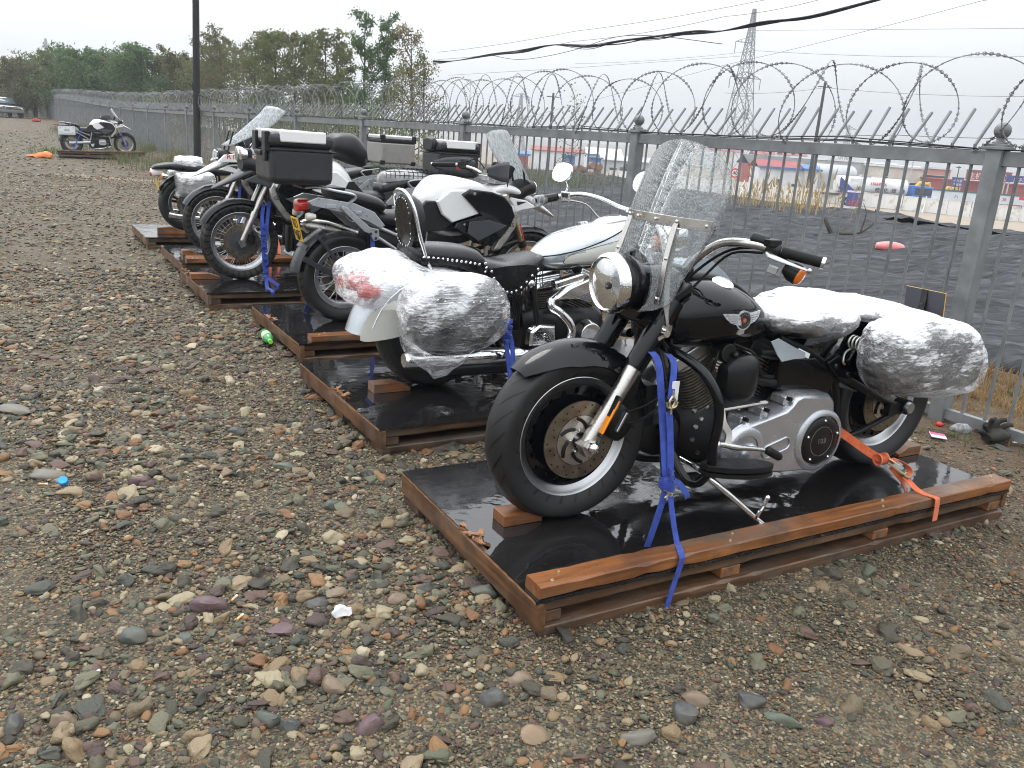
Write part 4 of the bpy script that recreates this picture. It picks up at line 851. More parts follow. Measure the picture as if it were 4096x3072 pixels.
def tree(name,label,x,y,h,w_,mat,seed,nl,leaf=.16,z0=None,low=.12,dens=1.0,trunk=.09,cat_='tree',group=None,nb=16,up=.9,clump=.5):
    r=random.Random(seed); z0=gz(x,y) if z0 is None else z0; root=empty(name,(x,y,z0),0,label,cat_,group); t=MB(); tips=[]
    lx,ly=r.uniform(-.05,.05)*h,r.uniform(-.05,.05)*h
    tr=[(0,0,-.1),(lx*.3,ly*.3,h*.35),(lx*.7,ly*.7,h*.7),(lx,ly,h*.97)]; t.tube(tr,[trunk,trunk*.75,trunk*.45,trunk*.12],7,3)
    for k in range(nb):
        f=low+(1-low)*(k+r.random())/nb*.95; b=V(lx*f,ly*f,h*f); a=r.uniform(0,2*PI); L=w_*.5*(1.15-.75*max(0,f-.35)/.65)*r.uniform(.65,1.1)*(.75+.25*min(1,f/.3))
        e_=b+V(cos(a)*L,sin(a)*L,L*up*r.uniform(.35,1.1)); md=b.lerp(e_,.5)+V(0,0,-.08*L); t.tube([b,md,e_],[trunk*.4*(1-f*.6),trunk*.22,trunk*.06],5,2)
        for q in (.35,.55,.75,.92,1.0): tips.append((b.lerp(e_,q),L*.34*(1.15-q*.35)))
        for _ in range(2): 
            s_=b.lerp(e_,r.uniform(.4,.8)); d=V(r.gauss(0,1),r.gauss(0,1),r.uniform(.2,1)).normalized()*L*.4; t.tube([s_,s_+d],[trunk*.1,trunk*.03],4); tips.append((s_+d,L*.2))
    tips.append((V(lx,ly,h*.95),w_*.1))
    t.build('trunk',BARK,root)
    vs=[];fs=[]; nper=max(1,int(nl/len(tips)))
    for c,rad in tips:
        rad=max(rad,.22*clump+.06); kk=int(nper*r.uniform(.3,1.7)*dens); cl=[(c+V(r.gauss(0,.5),r.gauss(0,.5),r.gauss(0,.45))*rad) for _ in range(3)]
        for _ in range(kk):
            p=r.choice(cl)+V(r.gauss(0,1),r.gauss(0,1),r.gauss(0,.8))*rad*.42; n=V(r.gauss(0,1),r.gauss(0,1),r.gauss(0,.8)+.5).normalized(); a=n.orthogonal().normalized(); a=a*cos(_*2.4)+n.cross(a)*sin(_*2.4); b=n.cross(a); s_=leaf*r.uniform(.5,1.15); o=len(vs)
            vs+=[tuple(p-a*s_*.5),tuple(p+b*s_*.28),tuple(p+a*s_*.55),tuple(p-b*s_*.28)]; fs.append((o,o+1,o+2,o+3))
    m=MB(); m.v=vs; m.f=fs; m.mi=[0]*len(fs); m.build('crown',mat,root,smooth=False); return root
def trat(u,vtop,Y,**k): 
    p=at(u,vtop,Y); g=gz(p.x,Y); return p.x,Y,p.z-g
r=random.Random(77)
GT='trees standing behind the fence'
spec=[(-10,150,72,LO,4.6),(40,140,66,LB,4.4),(85,133,76,LO,4.6),(125,118,70,LO,4.8),(165,108,64,LG,5.0),(205,112,70,LG,5.0),(240,120,66,LB,4.6),(268,112,74,LO,4.6),(308,100,62,LG,5.0),(345,122,66,LO,4.4),(385,124,60,LB,4.4),(420,120,64,LO,4.4),
 (455,98,56,LO,3.8),(480,78,52,LB,4.0),(515,92,54,LO,3.8),(545,80,50,LB,3.4),(575,62,50,LO,3.2),(600,70,46,LO,3.4),(635,74,48,LB,3.4),(668,80,46,LO,3.2),(705,72,44,LO,3.0),(735,95,46,LO,2.8)]
nm={id(LO):'olive',id(LB):'rusty olive',id(LG):'green'}; ordn=['first','second','third','fourth','fifth','sixth','seventh','eighth','ninth','tenth','eleventh','twelfth','thirteenth','fourteenth','fifteenth','sixteenth','seventeenth','eighteenth','nineteenth','twentieth','twenty-first','twenty-second']
for i,(u,v,Y,mt,w_) in enumerate(spec):
    x,y,h=trat(u*D,(v+(9 if i<12 else 4))*D,Y); sp=i>=12
    tree('leafy_tree','bushy %s tree, %s in the row counted from the left edge'%(nm[id(mt)],ordn[i]),x,y,h,w_*(1 if not sp else .92),mt,100+i,(5200 if sp else 9000),.21 if not sp else .15,dens=1,low=.06,group=GT,nb=20 if sp else 24,up=.8 if not sp else 1.1)
x,y,h=trat(790*D,46*D,40); tree('tall_green_tree','tall dark green tree with two upright crown lobes',x,y,h,2.0,LG,301,5200,.13,low=.1,group=GT,nb=26,up=1.5)
x,y,h=trat(828*D,40*D,40.6); tree('tall_green_tree','right hand upright lobe tree beside the dark green one',x,y,h,1.7,LG,302,4200,.13,low=.25,group=GT,nb=22,up=1.5)
x,y,h=trat(900*D,58*D,35); tree('yellowing_tree','sparse yellowing tree with bare twig tips right of the green one',x,y,h,2.1,LY,303,3000,.10,low=.1,group=GT,nb=26,up=1.5,trunk=.07)
x,y,h=trat(925*D,110*D,34); tree('yellowing_tree','lower olive and yellow tree at the foot of the cable bundle',x,y,h,1.5,LO,304,1500,.10,low=.15,group=GT,nb=16,up=1.2,trunk=.05)
x,y,h=trat(875*D,150*D,36); tree('yellowing_tree','bushy yellow-green tree low behind the razor wire',x,y,h,2.3,LL,305,2200,.10,low=.1,group=GT,nb=16,trunk=.05)
x,y,h=trat(1018*D,175*D,33); tree('bare_sapling','thin reddish sapling almost bare of leaves',x,y,h,1.0,LO,306,90,.08,low=.3,nb=12,up=1.8,trunk=.03,group='saplings behind the fence')
x,y,h=trat(1245*D,192*D,25); tree('leafy_sapling','slender sapling with green and yellow leaves near the middle fence post',x,y,h,.95,LL,307,330,.085,z0=-.1,low=.3,nb=13,up=1.3,trunk=.028,group='saplings behind the fence')
x,y,h=trat(1110*D,225*D,27); tree('leafy_sapling','small yellow-green sapling left of the slender one',x,y,h,.8,LY,308,200,.08,low=.35,nb=10,up=1.3,trunk=.025,group='saplings behind the fence')
for i in range(16):   # shrubs along the far side of the fence
    s_=13+i*3.0+r.uniform(-.8,.8); x,y=xy(s_,r.uniform(1.4,3.2)); tree('shrub','low green shrub beyond the fence, %s from the near end'%ordn[i],x,y,r.uniform(1.3,2.1),2.4,[LL,LO,WEED,LG][i%4],400+i,1100,.10,low=.05,nb=12,trunk=.03,cat_='shrub',group='shrubs along the outside of the fence')
# blades: dry reeds, weeds and grass as uncountable cover
def blades(name,label,spots,mat,h,n,w_=.012,spread=.35,lean=.3,seed=1,z=None,plume=False):
    r=random.Random(seed); vs=[];fs=[]
    for (x,y,sc) in spots:
        for _ in range(n):
            a=r.uniform(0,6.28); d=abs(r.gauss(0,spread)); px,py=x+cos(a)*d,y+sin(a)*d; pz=(gz(px,py) if z is None else z(px,py))-.01; H=h*sc*r.uniform(.45,1.1); la=r.uniform(0,6.28); L=H*lean*r.uniform(.2,1.3); dx,dy=cos(la),sin(la); wx,wy=-dy*w_,dx*w_
            o=len(vs); vs+=[(px-wx,py-wy,pz),(px+wx,py+wy,pz),(px+dx*L*.35+wx*.8,py+dy*L*.35+wy*.8,pz+H*.6),(px+dx*L*.35-wx*.8,py+dy*L*.35-wy*.8,pz+H*.6),(px+dx*L,py+dy*L,pz+H)]
            fs+=[(o,o+1,o+2,o+3),(o+3,o+2,o+4)]
            if plume and r.random()<.3: o=len(vs); q=w_*3.2; vs+=[(px+dx*L*.8-q,py+dy*L*.8,pz+H*.86),(px+dx*L*.8+q,py+dy*L*.8,pz+H*.86),(px+dx*L*1.15,py+dy*L*1.15,pz+H*1.14)]; fs.append((o,o+1,o+2))
    m=MB(); m.v=vs; m.f=fs; m.mi=[0]*len(fs); return tag(m.build(name,mat,smooth=False),label,None,None,'stuff')
r=random.Random(31)
sp=[]
for k in range(34): u=2950+r.uniform(0,330)**1.0; p=atz(u,835+(u-2950)*.12+r.uniform(-6,14),.12); sp.append((p.x,p.y,r.uniform(.6,1.1)))
blades('dry_reeds','tall dry yellow reeds standing beyond the netting',sp,DRY,1.05,8,.009,.6,.35,3,plume=True)
sp=[]
for k in range(40): u=2030+r.uniform(0,520); p=atz(u,745+(u-2030)*.05+r.uniform(-25,12),.1); sp.append((p.x,p.y,r.uniform(.5,1)))
blades('reeds','green and straw reeds along the top of the netting',sp,WEED,.70,22,.010,.6,.35,4)
sp=[(xy(s_,q)+(k_,)) for s_,q,k_ in [(r.uniform(-4,9),r.uniform(.05,1.8),r.uniform(.4,1)) for _ in range(420)]]
blades('dry_grass','matted dry brown grass between fence and netting',sp,DGR,.11,60,.004,.14,.9,5)
sp=[(xy(s_,q)+(k_,)) for s_,q,k_ in [(r.uniform(-4,6),r.uniform(-.35,1.2),r.uniform(.4,1)) for _ in range(70)]]
blades('green_weeds','grey-green weeds sprouting in the dirt by the fence',sp,WEED,.09,60,.004,.10,1.0,6)
sp=[(xy(s_,q)+(k_,)) for s_,q,k_ in [(r.uniform(6,24),r.uniform(-.5,1.5),r.uniform(.3,1)) for _ in range(110)]]
blades('fence_weeds','weeds and dry stalks growing through the fence foot',sp,DGR,.40,40,.006,.25,.5,7)
sp=[(xy(s_,q)+(k_,)) for s_,q,k_ in [(r.uniform(15.5,50),r.uniform(-1.5,.5),r.uniform(.4,1.1)) for _ in range(190)]]
blades('berm_weeds','grey-green weeds on the bank below the far fence',sp,WEED,.42,34,.006,.35,.55,8)
sp=[(xy(s_,q)+(k_,)) for s_,q,k_ in [(r.uniform(26,31),r.uniform(-3.6,-1.6),r.uniform(.5,1)) for _ in range(5)]]+[(-48+r.uniform(-4,8),62+r.uniform(-3,3),1) for _ in range(30)]
blades('low_weeds','low green weeds in front of the far pallet and car',sp,LL,.34,60,.010,.4,.8,9)
# ------------------------------------------------------------------ motorcycles
class Bike:
    """builds parts in pallet coordinates (x along the pallet, y from the bike's middle plane, z up); the root stands on the deck"""
    def __init__(s,name,pi,cv,xm,label,zb=.14):
        (X,Y),t,_,_=PAL[pi]; t=R(t); s.off=(xm,0,zb)
        s.root=empty(name,(X+xm*cos(t)-cv*sin(t),Y+xm*sin(t)+cv*cos(t),zb),t,label,'motorcycle','motorcycles strapped on pallets'); s.t=t
    def p(s,name,mb,mat,parent=None,**k): return mb.build(name,mat,parent or s.root,off=s.off if parent is None else None,**k)
    def sub(s,name,mb,mat,parent,**k):
        """sub-part: mesh in bike coordinates under a part that sits at -off"""
        return mb.build(name,mat,parent,**k)
    def at_(s,name,mb,mat,c,parent=None,**k):
        """mesh whose origin is c (bike coordinates)"""
        if parent is None:
            o=mb.build(name,mat,s.root,loc=c,**k); o.location=V(*c)-V(*s.off); return o
        o=mb.build(name,mat,parent,loc=c,**k); o.location=V(*c)-(V(*parent.get('o',(0,0,0)))); return o
def wheel(b,c,R_,w,rr,tm,kind='cast',disc=None,side=-1,rimm=None,hubm=None,spokem=None,rw=None):
    """tyre + rim + discs; c centre, R_ outer radius, w tyre width, rr rim radius"""
    cx,cy,cz=c; rw=rw or w*.36; m=MB(); h=w/2
    prof=[(-h*.62,rr-.004),(-h*.86,rr+(R_-rr)*.22),(-h,rr+(R_-rr)*.52),(-h*.93,rr+(R_-rr)*.76),(-h*.70,R_-.016),(-h*.36,R_-.004),(0,R_),(h*.36,R_-.004),(h*.70,R_-.016),(h*.93,rr+(R_-rr)*.76),(h,rr+(R_-rr)*.52),(h*.86,rr+(R_-rr)*.22),(h*.62,rr-.004)]
    prof=[tuple(q) for q in cat(prof,2)]
    m.lathe(prof,c,(0,1,0),88); t=m.build('tyre',tm,None,loc=c); t.location=V(*c)-V(*b.off); wroot=empty('wheel'); wroot.parent=b.root; wroot.location=V(*c)-V(*b.off); t.parent=wroot; t.location=(0,0,0)
    def add(nm,mt,mb,**k): o=mb.build(nm,mt,wroot,loc=c,**k); o.location=(0,0,0); return o
    m=MB(); g=h*.66; m.lathe([(-g,rr+.010),(-g-.004,rr+.002),(-g+.004,rr-.006),(-g*.72,rr-.012),(-g*.5,rr-.034),(0,rr-.04),(g*.5,rr-.034),(g*.72,rr-.012),(g-.004,rr-.006),(g+.004,rr+.002),(g,rr+.010)],c,(0,1,0),80); add('rim',rimm or ALU,m)
    if kind=='disc':      # solid black disc wheel with a ring of holes
        for sd in (-1,1):
            m=MB(); n=20; ri,ro=.152,.190; y=cy+sd*w*.24
            m.lathe([(0,.03),(0,ri)],(cx,y,cz),(0,1,0),60); m.lathe([(0,ro),(-sd*.004,rr-.03)],(cx,y,cz),(0,1,0),60)
            vs=[];fs=[]
            for k in range(n):      # web between the bullet holes
                a0=2*PI*k/n; da=2*PI/n; rc=(ri+ro)/2; hr=.0105; K=16; ring=[];outr=[]
                for j in range(K):
                    q=2*PI*j/K; px,pz=rc+hr*cos(q),hr*sin(q); ring.append((px,pz)); s_=max(abs(cos(q)),abs(sin(q))); ox=rc+(ro-rc)*cos(q)/s_; oz=sin(q)/s_; outr.append((ox,oz))
                o=len(vs)
                for (px,pz) in ring: th=a0+pz/rc; vs.append((cx+px*cos(th),y,cz+px*sin(th)))
                for (px,q_) in outr: th=a0+q_*da/2; vs.append((cx+px*cos(th),y,cz+px*sin(th)))
                for (px,pz) in ring: th=a0+pz/rc; vs.append((cx+px*cos(th),y-sd*.02,cz+px*sin(th)))
                for j in range(K): j2=(j+1)%K; fs+=[(o+j,o+j2,o+K+j2,o+K+j),(o+2*K+j,o+2*K+j2,o+j2,o+j)]
            m.add(vs,fs); add('wheel_disc',BLK,m,ang=30)
        m=MB(); m.lathe([(-.05,.001),(-.05,.035),(.05,.035),(.05,.001)],c,(0,1,0),24); add('hub',ALU,m)
    if kind=='spoke':
        m=MB(); m.lathe([(-.055,.02),(-.055,.05),(-.04,.052),(-.03,.036),(.03,.036),(.04,.052),(.055,.05),(.055,.02)],c,(0,1,0),28,True); add('hub',hubm or GREYP,m); m=MB(); n=20
        for k in range(n):
            for sd in (-1,1):
                a=2*PI*(k+.5*(sd>0))/n; a2=a+(.30 if k%2 else -.30)
                m.tube([(cx+.048*cos(a),cy+sd*.045,cz+.048*sin(a)),(cx+(rr-.012)*cos(a2),cy+sd*w*.18,cz+(rr-.012)*sin(a2))],.0021,4)
        add('spokes',spokem or ALU,m)
    if kind=='star':
        m=MB()
        for k in range(5):
            a=2*PI*k/5+.3
            for dd in (-.16,.16): m.bar((cx+.04*cos(a),cy,cz+.04*sin(a)),(cx+(rr-.02)*cos(a+dd),cy,cz+(rr-.02)*sin(a+dd)),.03,.022,up=(0,1,0))
        m.lathe([(-.05,.01),(-.05,.05),(.05,.05),(.05,.01)],c,(0,1,0),24); add('spokes',BLKM,m)
    if disc:
        for (y,ro,ri) in disc:
            m=MB(); t_=.0025
            m.lathe([(-t_,ri),(-t_,ro),(t_,ro),(t_,ri)],(cx,y,cz),(0,1,0),64,True); d=add('brake_disc',PEW,m)
            m=MB(); s_=-1 if y<cy else 1
            for k in range(30):
                a=2*PI*k/30; rq=ro-.012-.012*(k%3)
                m.lathe([(0,.0001),(0,.0038)],(cx+rq*cos(a),y+s_*(t_+.0006),cz+rq*sin(a)),(0,1,0),8)
            add('drilled_holes',RUB,m)
            m=MB(); m.lathe([(-t_*1.5,.03),(-t_*1.5,ri*.98),(t_*1.5,ri*.98),(t_*1.5,.03)],(cx,y,cz),(0,1,0),40,True); o=add('disc_carrier',GREYP if kind!='disc' else STL,m)
            if kind=='disc':
                m=MB()
                for k in range(6):    # curved slots of the floating carrier
                    a=2*PI*k/6; P=[]
                    for j in range(9): q=j/8; aa=a+q*.72; rq=ri*.52+ri*.38*q; P.append((cx+rq*cos(aa),y+s_*.0048,cz+rq*sin(aa)))
                    m.strap(P,.010,(0,0,1),.0008) if False else m.tube(P,.0068,6)
                add('carrier_slots',RUB,m)
                m=MB()
                for k in range(5): a=2*PI*k/5+.5; m.ball((cx+.042*cos(a),y+s_*.008,cz+.042*sin(a)),.0065,8)
                add('disc_bolts',STL,m)
    return wroot
def mirror_y(P): return [(x,-y,z) for x,y,z in P]
def noisefn(amp,sc,seed=0,amp2=0,sc2=30):
    def f(p):
        q=V(p[0]*sc+seed,p[1]*sc,p[2]*sc); n=noise.noise_vector(q)*amp
        if amp2: n=n+noise.noise_vector(V(p[0]*sc2+seed,p[1]*sc2,p[2]*sc2))*amp2
        return (p[0]+n.x,p[1]+n.y,p[2]+n.z)
    return f
def shell(mb,pts3,n=26,sub=5,fn=None):
    """film body: list of (x, y, halfwidth, z, halfheight, exponent)"""
    return mb.body(pts3,n,sub,fn=fn)

# ============ black cruiser on the near pallet (front wheel toward smaller x)
DEFL=simple('wet_pale_deflector',(.34,.39,.42),.2,0,.15,scale=7,bump=.3,bs=60,drops=.6)
def black_cruiser():
    b=Bike('black_cruiser',0,.50,1.2,'black cruiser with tall rain-spotted windshield and film-wrapped seat, on the nearest pallet')
    fw=wheel(b,(.385,0,.465),.325,.145,.222,TYR,'disc',[(-.078,.146,.095)]); rw_=wheel(b,(2.045,0,.467),.327,.20,.222,TYR,'disc',[(-.088,.146,.095)])
    # fork
    m=MB()
    for y in (-.112,.112):
        m=MB(); m.tube([(.392,y,.452),(.41,y,.480),(.578,y,.748)],[.026,.029,.029],18)
        m.box((.395,y,.455),(.055,.046,.055),Matrix.Rotation(R(-31),3,'Y')); b.p('fork_leg',m,STL)
        m=MB(); m.tube([(.565,y,.727),(.572,y,.738),(.668,y,.893),(.71,y,.965)],[.036,.039,.041,.040],20); b.p('fork_cover',m,BLK)
    m=MB(); m.cyl((.40,-.155,.458),(.40,.155,.458),.014); m.ball((.40,-.150,.458),.021,14); m.lathe([(0,.024),(.012,.024),(.016,.02)],(.40,-.150,.458),(0,1,0),6); b.p('front_axle',m,CHR)
    m=MB(); o=[(.478,.648),(.496,.636),(.432,.494),(.414,.502)]
    m.M=None; m.bar((.487,-.147,.628),(.425,-.147,.508),.010,.026,up=(0,1,0)); b.p('side_reflector',m,ORS,bev=.004)
    m=MB(); m.bar((.492,-.143,.640),(.420,-.143,.496),.010,.034,up=(0,1,0)); b.p('reflector_housing',m,BLKP,bev=.005)
    m=MB(); m.body([(.475,-.100,.022,.545,.035,3),(.49,-.103,.030,.54,.065,3),(.53,-.103,.033,.53,.075,3),(.565,-.100,.028,.53,.05,3),(.58,-.1,.018,.53,.03,3)],14,3); c=b.p('brake_caliper',m,BLKM)
    m=MB(); m.bar((.498,-.140,.505),(.535,-.140,.575),.012,.020,up=(0,1,0)); m.build('caliper_badge',ALU,c,bev=.004)
    m=MB(); m.box((.67,0,.905),(.10,.27,.035),Matrix.Rotation(R(-31),3,'Y')); m.box((.735,0,.995),(.09,.27,.03),Matrix.Rotation(R(-31),3,'Y')); m.cyl((.655,0,.85),(.745,0,1.0),.028); b.p('triple_clamp',m,BLKM,bev=.006)
    # headlight
    hx,hz=.500,1.012; ax=V(-1,0,-.04).normalized(); m=MB(); c0=(hx,0,hz)
    m.lathe([(-.010,.101),(-.025,.106),(-.055,.104),(-.09,.094),(-.125,.070),(-.142,.04),(-.148,.001)],c0,ax,48); h=b.p('headlight',m,BLK)
    m=MB(); m.lathe([(.012,.088),(.018,.094),(.012,.103),(-.004,.1085),(-.022,.1085),(-.026,.103),(-.01,.09),(.006,.086)],c0,ax,56,True); m.build('trim_ring',CHR,h)
    m=MB(); m.lathe([(.028,.001),(.026,.03),(.020,.06),(.011,.089),(.006,.089),(.016,.06),(.022,.03),(.024,.001)],c0,ax,48); m.build('lens',LENS,h)
    m=MB(); m.lathe([(-.006+.000,.087),(-.03,.075),(-.05,.05),(-.06,.02),(-.062,.001)],c0,ax,40); rf=simple('lamp_reflector',(.93,.96,.98),.5,.0,.05,scale=6,bump=.8,bs=60); m.build('reflector',rf,h)
    m=MB(); m.ball((hx-.006,0,hz-.0),.020,14); m.lathe([(0,.001),(.0,.024),(-.03,.024)],(hx+.0,0,hz),ax,20); m.build('bulb_shield',CHR,h)
    m=MB(); m.lathe([(0,.001),(.0,.0125),(.002,.0125),(.003,.011),(.003,.001)],(hx-.028,-.036,hz-.002),ax,24); m.build('lens_badge',INK,h)
    m=MB(); m.bar((hx-.0325,-.036,hz-.009),(hx-.0325,-.036,hz+.006),.0015,.005); m.bar((hx-.0325,-.044,hz-.002),(hx-.0325,-.028,hz-.002),.0015,.004); m.build('badge_mark',ALU,h,smooth=False)
    m=MB(); m.fender((.655,1.012),.165,R(60),R(-75),.11,.05,12,7,.004) if False else m.body([(.60,0,.085,.985,.10,2.6),(.66,0,.105,.975,.105,2.8),(.73,0,.11,.985,.095,2.8),(.775,0,.09,1.0,.07,2.6)],20,3); b.p('headlight_nacelle',m,BLK)
    # front mudguard
    m=MB(); m.fender((.385,.465),.352,R(133),R(12),.094,.075,36,13,.004,k=2.8,tip=1); f=b.p('front_fender',m,BLK)
    m=MB()
    for y in (-.098,.098): m.prism([(.46,.60),(.52,.66),(.62,.70),(.60,.62),(.50,.54)],y-.003,y+.003)
    m.build('fender_bracket',BLKM,f,bev=.002)
    # windshield
    def xs(y,z): return .548+(z-.93)*.30+1.75*y*y+.40*max(0,z-1.25)**2
    m=MB(); Z=[.925+.375*k/20 for k in range(20)]+[1.30+.215*math.sin(PI/2*k/18) for k in range(19)]; rowsL=[];
    def yo(z):
        if z<.99: return .095+.105*math.sin(PI/2*min(1,(z-.925)/.065))**.7
        if z<1.30: return .200+.047*ss(.99,1.28,z)
        return .247*max(0,1-((z-1.30)/.215)**2.8)**.5
    def yi(z):
        if z<.935: return .094
        if z<1.125: return .118*max(0,1-((z-.925)/.20)**3)**.5*(.8+.2*min(1,(z-.925)/.03))
        return 0
    for sg in (-1,1):
        rs=[]
        for z in Z:
            a,c=yi(z),max(yi(z)+.0008,yo(z)); rs.append([(xs(a+(c-a)*q/14,z),sg*(a+(c-a)*q/14),z) for q in range(15)])
        m.rings(rs,cap=False,loop=False)
    ws=b.p('windshield',m,GLASS,solid=.0042,ang=60)
    m=MB()
    for dx in (-.004,.004):
        P=[(xs(y,1.245-.02*abs(y))+dx,y,1.245-.02*abs(y)) for y in [-.232+.464*k/20 for k in range(21)]]
        m.strap(P,.036,(0,0,1),.0025)
    hs=b.p('windshield_crossbar',m,STL,bev=.001)
    for sg in (-1,1):
        m=MB(); P=[(xs(y,z)-.006,y,z) for y,z in [(sg*q,w_) for q,w_ in ((.128,1.24),(.130,1.18),(.138,1.10),(.150,1.02),(.155,.965))]]
        m.strap(P,.026,(0,1,0),.0025,3); m.build('upright_strap',STL,hs)
        m=MB(); m.strap([(xs(.13,1.22)+.008,sg*.125,1.22),(.655,sg*.132,1.10),(.648,sg*.14,1.02),(.655,sg*.145,.95),(.668,sg*.150,.90),(.672,sg*.152,.868),(.655,sg*.152,.852)],.034,(.8,sg*-.25,.1),.003,4); m.build('mounting_bracket',STL,hs)
        m=MB(); m.strap([(.655,sg*.152,.852),(.628,sg*.152,.838)],.014,(0,0,1),.003); m.strap([(.665,sg*.152,.875),(.640,sg*.152,.882)],.014,(0,0,1),.003); m.cyl((.650,sg*.150,.862),(.650,sg*.172,.862),.014); m.build('bracket_bolt',CHR,hs)
        for y,z in ((.132,1.245),(.222,1.24),(.05,1.245),(.139,1.12),(.153,.985)): m=MB(); x=xs(y,z); m.ball((x-.011,sg*y,z),.0065,10,(.7,1,1)); m.build('rivet',CHR,hs)
    # handlebar
    for sg in (-1,1):
        m=MB(); m.tube([(.80,sg*.045,1.02),(.805,sg*.06,1.075),(.82,sg*.10,1.125),(.85,sg*.17,1.178),(.895,sg*.26,1.188),(.965,sg*.335,1.172),(1.035,sg*.425,1.154)],.0158,12,5); hb=b.p('handlebar',m,STL)
        m=MB(); d=V(.07,sg*.09,-.018).normalized(); a=V(.965,sg*.335,1.172); e_=a+d*.135; m.tube([a,a+d*.02,a+d*.05,a+d*.085,e_],[.0185,.0190,.0182,.0190,.0188],16); g=m.build('grip',RUB,hb)
        m=MB(); m.lathe([(0,.0195),(.006,.0205),(.012,.0195),(.013,.001)],e_,d,20); m.build('grip_end_ring',CHR,hb)
        m=MB(); q=a-d*.03; m.tube([q-d*.03,q-d*.02,q+d*.022,q+d*.03],[.012,.025,.025,.018],14); m.box(tuple(q+V(-.01,0,.022)),(.05,.05,.026)); m.build('switch_housing',BLKM,hb,bev=.005)
        m=MB(); r0=q-d*.035+V(0,0,.018); m.tube([r0-d*.045,r0-d*.04,r0+d*.015,r0+d*.02],[.014,.022,.022,.014],14); m.build('master_cylinder',BLKM,hb) if sg<0 else None
        m=MB(); l0=q+V(-.02,0,-.008); m.tube([tuple(l0),tuple(l0+d*.03+V(-.03,0,-.005)),tuple(l0+d*.10+V(-.040,0,-.012)),tuple(l0+d*.16+V(-.030,0,-.02))],[.011,.013,.009,.006],10,3,sq=.55); m.ball(tuple(l0+d*.165+V(-.030,0,-.02)),.0095,10); m.build('lever',ALU,hb)
        m=MB(); cpos=a+d*.045+V(.02,0,-.062); ld=V(.39,-.81,-.35).normalized() if sg<0 else V(-.9,.3,0).normalized(); m.lathe([(-.045,.001),(-.042,.022),(-.015,.036),(.012,.037),(.012,.001)],cpos,ld,24); m.tube([tuple(cpos-ld*.02+V(0,0,.02)),tuple(q-V(0,0,.01))],.009,8); ts=m.build('turn_signal',BLKM,hb)
        m=MB(); m.lathe([(.012,.001),(.012,.0345),(.018,.034),(.026,.026),(.030,.012),(.031,.001)],cpos,ld,24); m.build('amber_lens',AMB,ts)
        m=MB(); m.bar(tuple(q+V(-.01,0,-.065)),tuple(q+d*.035+V(-.01,0,-.068)),.012,.03); m.build('mirror_stub',ALU,hb,bev=.005)
        m=MB(); m.tube([tuple(q-d*.02),(.87,sg*.20,1.160),(.83,sg*.11,1.09),(.76,sg*.05,.98),(.73,sg*.05,.90)],.0055,6,4); m.tube([tuple(q-d*.03+V(0,0,-.02)),(.88,sg*.19,1.145),(.84,sg*.12,1.06),(.74,sg*.09,.93),(.70,sg*.09,.80)],.005,6,4); m.build('cable',RUB,hb)
    m=MB(); m.tube([(.79,-.045,.99),(.81,-.045,1.05)],.018,12); m.tube([(.79,.045,.99),(.81,.045,1.05)],.018,12); m.box((.805,0,1.055),(.045,.14,.04)); b.p('handlebar_riser',m,BLKM,bev=.006)
    # tank
    tk=[(.695,0,.085,.895,.055,2.3),(.715,0,.135,.895,.092,2.3),(.76,0,.168,.897,.118,2.35),(.84,0,.186,.902,.130,2.4),(.93,0,.190,.902,.130,2.4),(1.02,0,.184,.892,.120,2.35),(1.11,0,.165,.873,.100,2.3),(1.19,0,.130,.852,.072,2.2),(1.25,0,.085,.835,.042,2.1),(1.278,0,.04,.828,.018,2)]
    def cut(p):
        x,y,z=p; k=max(0,1-abs(y)/.05); return (x,y,z-(.0 if z<.9 else .012*k))
    m=MB(); m.body(tk,44,6,fn=cut); tank=b.p('fuel_tank',m,BLK)
    for sg in (-1,1): m=MB(); m.lathe([(0,.001),(.018,.001),(.018,.034),(.012,.042),(0,.044),(-.01,.040)],(.955,sg*.085,1.012),(0,sg*.35,1),28); m.build('filler_cap',CHR if sg<0 else BLKM,tank)
    m=MB(); m.body([(.79,0,.03,1.022,.012,2.5),(.84,0,.05,1.032,.022,2.5),(.95,0,.05,1.028,.022,2.5),(1.08,0,.04,.995,.016,2.5),(1.2,0,.028,.93,.012,2.5)],18,4); m.build('console',BLKM,tank)
    m=MB(); m.prism([(.86,.98),(.95,1.09),(1.06,1.078),(1.13,1.035),(1.275,.928),(1.2,.90),(1.0,.96)],.105,.109); b.p('wind_deflector',m,DEFL)
    # winged badge on both tank sides
    def hw_at(x,z):
        S=cat(tk,8)
        q=min(S,key=lambda s_:abs(s_[0]-x)); t=min(.999,abs((z-q[3])/q[4])); return q[2]*(1-t**q[5])**(1/q[5])
    for sg in (-1,1):
        def pj(pts,d0,d1,mb):
            # pts relative to badge centre (dx,dz); extruded following the tank surface
            cxx,czz=.985,.900; a=[(cxx+x,sg*(hw_at(cxx+x,czz+z)+d0),czz+z) for x,z in pts]; c=[(cxx+x,sg*(hw_at(cxx+x,czz+z)+d1),czz+z) for x,z in pts]; mb.rings([a,c])
        bd=MB()
        for s2 in (-1,1):
            pj([(s2*.010,.022),(s2*.045,.026),(s2*.108,.028),(s2*.088,.008),(s2*.062,-.008),(s2*.035,-.016),(s2*.010,-.018)][::s2],-.002,.005,bd)
        pj([(-.014,-.036),(.014,-.036),(.018,-.052),(0,-.058),(-.018,-.052)],-.002,.005,bd)
        bd.lathe([(-.004,.036),(.006,.036),(.006,.031),(.004,.031)],(.985,sg*(hw_at(.985,.9)+0),.900),(0,sg,0),32); 
